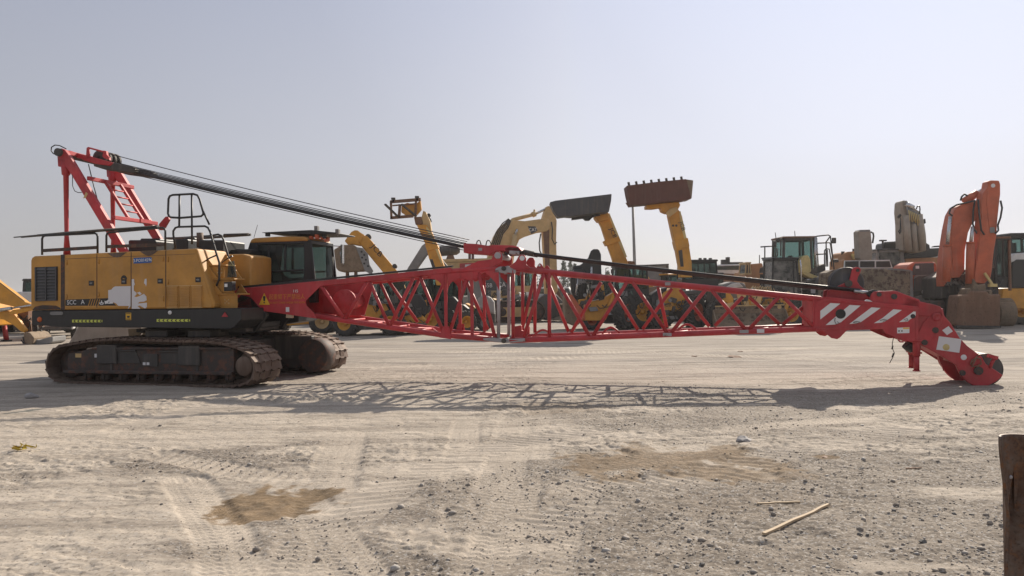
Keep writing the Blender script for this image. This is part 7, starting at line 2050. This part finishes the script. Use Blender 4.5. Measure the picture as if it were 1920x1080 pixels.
for g, x0, x1 in ((.35, 1878, 1908), ):
    # the end of the right hand track, seen from the front
    a, c = F.P(x0, 600, g), F.P(x1, 600, g)
    q = MB(); r = .62
    for k in range(26):
        t = -math.pi / 2 + math.pi * k / 25 if k < 26 else 0
        cy, cz = g + r - r * math.cos(t), r + r * math.sin(t)
        q.obox(((a.x + c.x) / 2, cy, cz), ((c.x - a.x) / 2, 0, 0), (0, .045 * abs(math.sin(t)) + .02, .045 * math.cos(t)), (0, .02 * math.cos(t), .03 * math.sin(t) + .002))
    q.box(a.x, c.x, g + .62, g + 4.2, 1.20, 1.25); q.box(a.x + .06, c.x - .06, g + .2, g + 4.0, .1, 1.19)
    tr = q.build('crawler_track', M['mud'], F.root)
    q = MB(); a2 = F.P(1745, 600, g); q.box(a2.x, a2.x + (c.x - a.x), g + .1, g + 4.2, .05, 1.2); q.build('crawler_track', M['trackframe'], F.root, .05)
F.part('engine_house', M['dark'], [(1764, 560), (1766, 520), (1800, 505), (1835, 505), (1872, 500), (1874, 560)], .4, 3.5, bevel=.05)
F.part('carbody', M['dark'], [(1775, 602), (1778, 560), (1880, 560), (1880, 600)], 1.0, 3.2)
a, c = F.P(1866, 540, .3), F.P(1896, 447, .3); boxcab(F, a.x, c.x, .3, 1.6, a.z, c.z, mat='black', glassm='dark_glass', t=.09, roof='rusty', zg=a.z + .5)
F.part('side_guard', M['rusty'], [(1893, 545), (1892, 450), (1895, 450), (1897, 545)], .2, .3)

# ---- yellow machine cut by the right edge
F = mach('wheel_loader', 'yellow loader with a white bonnet and teal cab glass cut off by the right edge', 'wheel loader', 1915, 36, 0)
a, c = F.P(1894, 480, -.6), F.P(1960, 441, -.6)
boxcab(F, a.x, c.x, -.6, 1.0, a.z - .3, c.z, mat='black', glassm='glass', roof='black', t=.1, zg=a.z + .1, lean=.02, roof_h=.12)
F.part('bonnet', M['white'], [(1893, 492), (1896, 481), (1902, 475), (1950, 472), (1956, 492)], -1.0, -.2, bevel=.05)
F.part('radiator_grille', M['black_mark'], [(1897, 540), (1898, 492), (1906, 486), (1956, 486), (1956, 540)], -1.02, -.2, bevel=.03)
F.part('frame', M['yellow'], [(1876, 574), (1880, 541), (1956, 539), (1956, 582), (1890, 578)], -1.0, 1.4, bevel=.04)
for px in (1905, 1960):
    a = F.P(px, 590, -.3); wheel(F, (a.x, -.5, .75), .75, .5, (0, -1, 0), 'yellow'); wheel(F, (a.x, 1.6, .75), .75, .5, (0, 1, 0), 'yellow')

# ---- light pole, container, trucks, trees beyond
F = mach('light_pole', 'slender grey light pole rising behind the brown raised bucket', 'pole', 1190, 62, 0)
q = MB(); a = F.P(1186.5, 383, 0); q.tube([(0.1, 0, 0), (a.x, 0, a.z)], [.16, .10], 12); q.build('pole', M['grey'], F.root)
MB().cyl((.1, 0, 0), (.1, 0, .25), .3, 14).build('base', M['grey'], F.root)
F = mach('truck', 'grey box truck body with a dark frame behind the raised telehandler', 'truck', 1232, 46, 6)
bx2 = F.part('cargo_box', M['grey'], [(1205, 560), (1208, 497), (1254, 495), (1256, 560)], 0, 5, bevel=.03)
q = MB(); q.prism(F.poly([(1207, 499), (1254, 497), (1254, 494.5), (1207, 496.5)], 0), -.04, -.003); q.prism(F.poly([(1249, 560), (1252, 560), (1252, 498), (1249, 498)], 0), -.04, -.003); q.build('door_frame', M['dark'], bx2)
F.part('warning_mark', M['dark'], [(1241, 511), (1247, 511), (1244, 517)], -.02, -.003, bx2)
for px in (1212, 1248): a = F.P(px, 590, .2); wheel(F, (a.x, .3, .5), .5, .3, (0, -1, 0), 'grey', 16)
F.part('chassis', M['dark'], [(1206, 580), (1206, 560), (1256, 560), (1256, 580)], .1, 5)
F = mach('box_van', 'white high-roofed van with roof fittings parked far behind the telehandler cab', 'van', 1370, 52, 0)
vb = F.part('body', M['white'], [(1340, 568), (1342, 500), (1348, 496), (1386, 495), (1392, 500), (1396, 512), (1402, 540), (1402, 568)], 0, 2.2, bevel=.06)
F.part('side_window', M['dark_glass'], [(1344, 506), (1345, 499), (1388, 498), (1392, 506)], -.03, -.003, vb)
F.part('stripe', M['rusty'], [(1342, 545), (1342, 512), (1396, 514), (1400, 545)], -.03, -.003, vb)
q = MB()
for x, y, w_, h_ in ((1360, 492, .22, .2), (1366, 490, .1, .3), (1380, 494, .5, .1)): a = F.P(x, y, .5); q.box(a.x - w_, a.x + w_, .5, .9, a.z - h_, a.z + h_)
q.build('roof_fitting', M['dark'], vb)
for px in (1350, 1392): a = F.P(px, 590, 0); wheel(F, (a.x, .12, .4), .4, .26, (0, -1, 0), 'grey', 16)
F = mach('excavator', 'rust-tan excavator body parked far behind beside the white van', 'excavator', 1412, 48, 0)
eb = F.part('engine_house', M['tan_orange'], [(1398, 560), (1398, 510), (1408, 508), (1408, 495), (1430, 493), (1432, 508), (1442, 515), (1444, 560)], 0, 2.6, bevel=.06)
a, c = F.P(1397, 515, -.1), F.P(1409, 494, -.1); boxcab(F, a.x, c.x, -.1, 1.2, a.z, c.z, mat='faded_yellow', roof='faded_yellow', t=.07, zg=a.z + .1)
F.part('counterweight', M['dark'], [(1424, 515), (1426, 502), (1440, 498), (1448, 504), (1448, 516)], -.1, 2.0, bevel=.05)
for g in (0, 2.0): crawler2(F, F.P(1392, 590, g).x, F.P(1448, 590, g).x, g, g + .5, 1.0)
q = MB(); q.tube(F.Pt([(1424, 495), (1424, 478)], 1), .03, 6); q.build('antenna', M['dark'], F.root)
pickup(1046, 62, 'white minibus parked far off beyond the tan excavator arm', 8, kind='minibus', cat='minibus', bed=False, H=2.2, L=5.4)
pickup(1082, 66, 'white car with a pale domed roof parked behind the black digging arm', -12, kind='parked_car', cat='car', bed=False, H=1.9, L=4.8)
pickup(985, 70, 'silver car parked far off behind the lattice boom joint', 20, 'grey', kind='parked_car', cat='car', bed=False, H=1.5, L=4.5)
pickup(1580, 75, 'small white car parked far off behind the railed wheel loader', 10, kind='parked_car', cat='car', bed=False, H=1.5, L=4.5)

# ---- second row, mostly hidden behind the first
for px, d, yw, lab, mt, sd_ in ((690, 45, 25, 'dusty yellow loader in the second row behind the bucket-tipping telehandler', 'yellow', 1),
                                (775, 43, -30, 'yellow dusty loader in the second row behind the fork-carrying telehandler', 'yellow', -1),
                                (890, 52, 20, 'tan loader in the second row behind the covered trailer', 'faded_yellow', 1),
                                (1125, 47, -25, 'yellow loader in the second row behind the black digging arm', 'yellow', -1),
                                (1262, 46, 60, 'yellow loader in the second row between the two high lifted buckets', 'yellow', 1),
                                (1345, 45, 15, 'dark grey loader in the second row below the high-roofed white van', 'dark_grey', 1),
                                (1450, 46, -40, 'tan loader in the second row behind the dusty cab', 'tan_orange', -1),
                                (1600, 44, 30, 'dark loader in the second row behind the mud-stained bucket', 'dark', 1),
                                (1790, 42, -20, 'black loader in the second row behind the orange excavator', 'dark', -1),
                                (58, 41, -35, 'dark loader at the far left behind the folded yellow excavator arm', 'dark', -1),
                                (575, 46, 10, 'dark loader in the second row behind the crane boom foot', 'dark', 1)):
    loader(px, d, yw, lab, mt, sd_, int(px), H=2.75)
for Fx, boxes in ((tele, ((690, 790, 560, 606, -.7),)), (bh, ((1080, 1130, 520, 580, -.85), (1150, 1200, 545, 600, -.8))), (ex, ((905, 990, 548, 570, -1.65),)), (oe, ((1770, 1830, 520, 590, .2), (1800, 1870, 505, 560, .2)))):
    for i, (a0, a1, b0, b1, g) in enumerate(boxes): clutter(Fx, a0, a1, b0, b1, g, 7 + i, 12)
# ================================================================== trees far beyond the yard
def leaf_mat():
    m, nt, out = newmat('grey green needles')
    b = N(nt, 'ShaderNodeBsdfPrincipled')
    n1 = noise(nt, 1.4, 4, 0.6)
    c = mixc(nt, n1, (0.045, 0.062, 0.035), (0.10, 0.115, 0.07))
    nt.links.new(c, b.inputs['Base Color']); b.inputs['Roughness'].default_value = 0.8
    nt.links.new(b.outputs[0], out.inputs[0]); return m


M['leaf'] = leaf_mat()
M['bark'] = plain('grey bark', (0.10, 0.08, 0.06), 0.9)


def tree(px, depth, top_py, label, seed, wide=0.28, group=None):
    rs = random.Random(seed)
    F = mach('tree', label, 'tree', px, depth)
    F.root['group'] = 'trees beyond the yard'
    h = F.P(px, top_py, 0).z
    tr = MB(); pts = [(0, 0, 0)]
    for k in range(1, 6): pts.append((rs.uniform(-.12, .12) * k * .4, rs.uniform(-.12, .12) * k * .4, h * .92 * k / 5))
    tr.tube(pts, [.22, .2, .16, .12, .08, .03], 8)
    for k in range(10):
        f = .2 + .07 * k; a = rs.uniform(0, 6.28); r = h * wide * (1 - f) * .9
        z = h * f; tr.tube([(0, 0, z), (r * math.cos(a), r * math.sin(a), z + .25 * r)], [.05, .015], 5)
    tr.build('trunk', M['bark'], F.root)
    cr = MB()
    n = 900
    for k in range(n):
        f = rs.random() ** .8; z = h * (.12 + .88 * f)
        rmax = h * wide * (1 - f) ** .75 * (.55 + .45 * math.sin(7 * f * 3.1 + seed) ** 2) + .12
        a = rs.uniform(0, 6.283); r = rmax * math.sqrt(rs.uniform(.1, 1.0))
        if math.sin(a * 3 + f * 9 + seed) > .72: continue
        c = Vector((r * math.cos(a), r * math.sin(a), z + rs.uniform(-.2, .2)))
        d = Vector((rs.uniform(-1, 1), rs.uniform(-1, 1), rs.uniform(-.5, 1))).normalized() * rs.uniform(.16, .4)
        s_ = d.cross(Vector((rs.uniform(-1, 1), rs.uniform(-1, 1), rs.uniform(-1, 1)))).normalized() * rs.uniform(.06, .14)
        cr.add([c - s_, c + s_, c + d + s_ * .3, c + d - s_ * .3], [(0, 1, 2, 3)])
    o = cr.build('crown', M['leaf'], F.root)


for i, (px, d, y, w) in enumerate(((1003, 118, 512, .22), (1018, 126, 500, .18), (1057, 120, 492, .2), (1070, 130, 490, .17), (1078, 122, 496, .22), (1092, 128, 503, .24), (1107, 118, 500, .22), (1122, 126, 508, .24),
                                  (1575, 105, 497, .4), (985, 128, 508, .25), (1140, 130, 510, .25))):
    tree(px, d, y, ['tall thin grey green conifer in the distant tree belt', 'low spreading bush far off beside the railed wheel loader'][1 if px == 1575 else 0], 20 + i, w)

# ================================================================== things lying in the foreground
def lying(name, label, cat, px, py):
    p = ground_at(px, py); F = Fr(name, label, cat, (p.x, p.y), 0)
    return F, p


def on_ground(px, py, lift):
    p = ground_at(px, py); return Vector((p.x, p.y, ground_z(p.x, p.y) + lift))


def stick(label, a, b_, r, mat):
    p, q = on_ground(*a, r * .7), on_ground(*b_, r * .7)
    mb = MB(); n = 8; rs = random.Random(int(a[0]))
    d = (q - p); sd = d.cross(Vector((0, 0, 1))).normalized()
    pts = [p.lerp(q, i / (n - 1)) + sd * rs.uniform(-.006, .006) + Vector((0, 0, rs.uniform(0, .006))) for i in range(n)]
    for i in range(n - 1): mb.beam(pts[i], pts[i + 1] + (pts[i + 1] - pts[i]) * .02, r * 2.0 * (1 - .3 * i / n), r * 1.2)
    o = mb.build('stick', mat, None)
    tag(o, label, 'stick'); return o


M['straw'] = plain('dry pale wood', (0.45, 0.34, 0.22), 0.8, 0, 0.25, 30)
stick('long dry pale split stick lying slantwise on the gravel', (1432, 1004), (1554, 951), .014, M['straw'])
stick('short thin tan stick lying above the long split stick', (1421, 947.5), (1500, 946), .009, M['straw'])
stick('small reddish sliver of wood lying near the steel post', (1699, 878), (1728, 878), .008, M['rusty'])
rock('crumpled_sack', 'pale grey crumpled cement sack lying by the brown damp patch', 'sack', 1397, 829, 42, M['tarp'], .45, seed=5)
rock('dusty_lump', 'grey dusty lump lying in the shadow behind the crane track', 'lump', 60, 748, 30, M['tarp'], .55, seed=8)
rock('rusty_scrap', 'small rust brown scrap lying on gravel right of the sack', 'scrap', 1546, 858, 24, M['rusty'], .3, seed=9)
w = MB(); p = on_ground(38, 846, .01); rs = random.Random(2)
for k in range(9):
    a = k * .7; c = p + Vector((rs.uniform(-.09, .09), rs.uniform(-.06, .06), rs.uniform(0, .03)))
    w.add([c, c + Vector((.08 * math.cos(a), .05 * math.sin(a), .03)), c + Vector((.05 * math.cos(a + 1), .07 * math.sin(a + 1), .05)), c + Vector((.03, .05, .0))], [(0, 1, 2, 3)])
tag(w.build('wrapper', plain('yellow wrapper', (0.55, 0.42, 0.06), .4), None), 'crumpled yellow plastic wrapper lying on sand at the left', 'wrapper')
for i, (px, py, s, lab) in enumerate(((1378, 671, 30, 'flat broken brick slab lying on the ground below the boom'), (1301, 669, 14, 'small reddish brick piece lying left of the broken slab'), (1388, 659, 12, 'tiny brick chip lying just beyond the broken slab'))):
    rock('brick_rubble', lab, 'rubble', px, py, s, M['rusty'], .22, seed=60 + i)

# ---- bent rusty steel post in the foreground
PX0, PD = 1893, 3.3
F = mach('steel_post', 'bent rusty brown steel guard post standing close at the right edge', 'post', PX0, PD, 0)
rows = []
edge = [(815, 1864.5), (830, 1864), (850, 1865), (880, 1868.5), (910, 1873), (940, 1878), (965, 1882.5), (985, 1883), (1010, 1881.5), (1040, 1879), (1080, 1876), (1180, 1876), (1400, 1878), (1500, 1878)]
zt = F.P(PX0, 815, 0).z


def left_at(z):
    pts = [(F.P(x, y, 0).z, F.P(x, y, 0).x) for y, x in edge]
    for (z1, x1), (z2, x2) in zip(pts[:-1], pts[1:]):
        if z2 <= z <= z1: return x1 + (x2 - x1) * (z1 - z) / (z1 - z2)
    return pts[-1][1]


NZ, NXp = 60, 26
cx = F.P(1901, 900, 0)
vs, fs = [], []
W_ = .22
for i in range(NZ + 1):
    z = zt * (1 - i / NZ); L = left_at(z)
    for j in range(NXp + 1):
        f = j / NXp; x = L + (W_ + (-.137 - L) * .0) * f
        # a fold near the left edge, a pressed dent with a sharp crease, a hollow lower down
        g = .05 * math.exp(-f * 9) * -1
        py = 540 + (EYE - z) * FPX / PD
        crease = 1901 - (py - 895) * .17
        px_ = 960 + (x + F.o.x) / PD * FPX
        dd_ = (px_ - crease) / 14
        amp = math.exp(-((py - 935) / 55) ** 2)
        g += .05 * amp * (math.exp(-dd_ ** 2) if dd_ > 0 else math.exp(-(dd_ * 2.2) ** 2))
        g += .018 * math.exp(-((py - 1010) / 60) ** 2) * math.sin(f * 7 + .6)
        g += .004 * math.sin(z * 11 + f * 5) - .01 * f + .02 * (z / zt - .5) * math.sin(f * 4)
        zz = z + (.006 * f if i == 0 else 0) + (-.012 * (f ** 2) if i == 0 else 0)
        vs.append((x, g, zz))
for i in range(NZ):
    for j in range(NXp):
        a = i * (NXp + 1) + j; fs.append((a, a + 1, a + NXp + 2, a + NXp + 1))
mb = MB(); mb.add(vs, fs, True)
pm, nt, out = newmat('brown rusted steel')
b = N(nt, 'ShaderNodeBsdfPrincipled'); n1 = noise(nt, 7, 7, .7); n2 = noise(nt, 60, 5, .7)
n3 = noise(nt, 22, 6, .75)
c = mixc(nt, ramp(nt, n1, [(.38, 0.0), (.6, 1.0)]), (.105, .052, .03), (.16, .12, .095))
c = mixc(nt, ramp(nt, n3, [(.52, 0.0), (.62, .85)]), c, (.20, .085, .035))
c = mixc(nt, ramp(nt, n2, [(.5, 0.0), (.7, .8)]), c, (.03, .018, .013))
nt.links.new(c, b.inputs['Base Color']); b.inputs['Roughness'].default_value = .62; b.inputs['Metallic'].default_value = .35
bp = N(nt, 'ShaderNodeBump'); bp.inputs['Strength'].default_value = .3; bp.inputs['Distance'].default_value = .004; nt.links.new(n2, bp.inputs['Height']); nt.links.new(bp.outputs[0], b.inputs['Normal'])
nt.links.new(b.outputs[0], out.inputs[0])
po = mb.build('plate', pm, F.root)
sd = po.modifiers.new('thickness', 'SOLIDIFY'); sd.thickness = .012; sd.offset = 1
q = MB(); a = F.P(1899, 896, -.02); q.lathe((a.x, -.012, a.z), (0, 1, 0), [(.001, 0), (.007, .002), (.01, .01), (.01, .03)], 16); q.build('bolt', M['bare'], F.root)
q = MB(); q.box(.02, .12, .02, .1, 0, zt - .05); q.build('stiffener', pm, F.root)

# ================================================================== hazy air over the yard
hz = MB().add([(x, y, z) for z in (-1.2, 9.8) for y in (-320, 3040) for x in (-1530, 1530)], [(0, 1, 3, 2), (4, 6, 7, 5), (0, 4, 5, 1), (2, 3, 7, 6), (0, 2, 6, 4), (1, 5, 7, 3)])
m, nt, out = newmat('dusty air')
vol = N(nt, 'ShaderNodeVolumePrincipled'); vol.inputs['Density'].default_value = 0.0005; vol.inputs['Color'].default_value = (0.93, 0.92, 0.92, 1); vol.inputs['Anisotropy'].default_value = 0.35
nt.links.new(vol.outputs[0], out.inputs['Volume'])
haze = hz.build('haze', m, None); tag(haze, kind='stuff')
SC.cycles.volume_bounces = 0
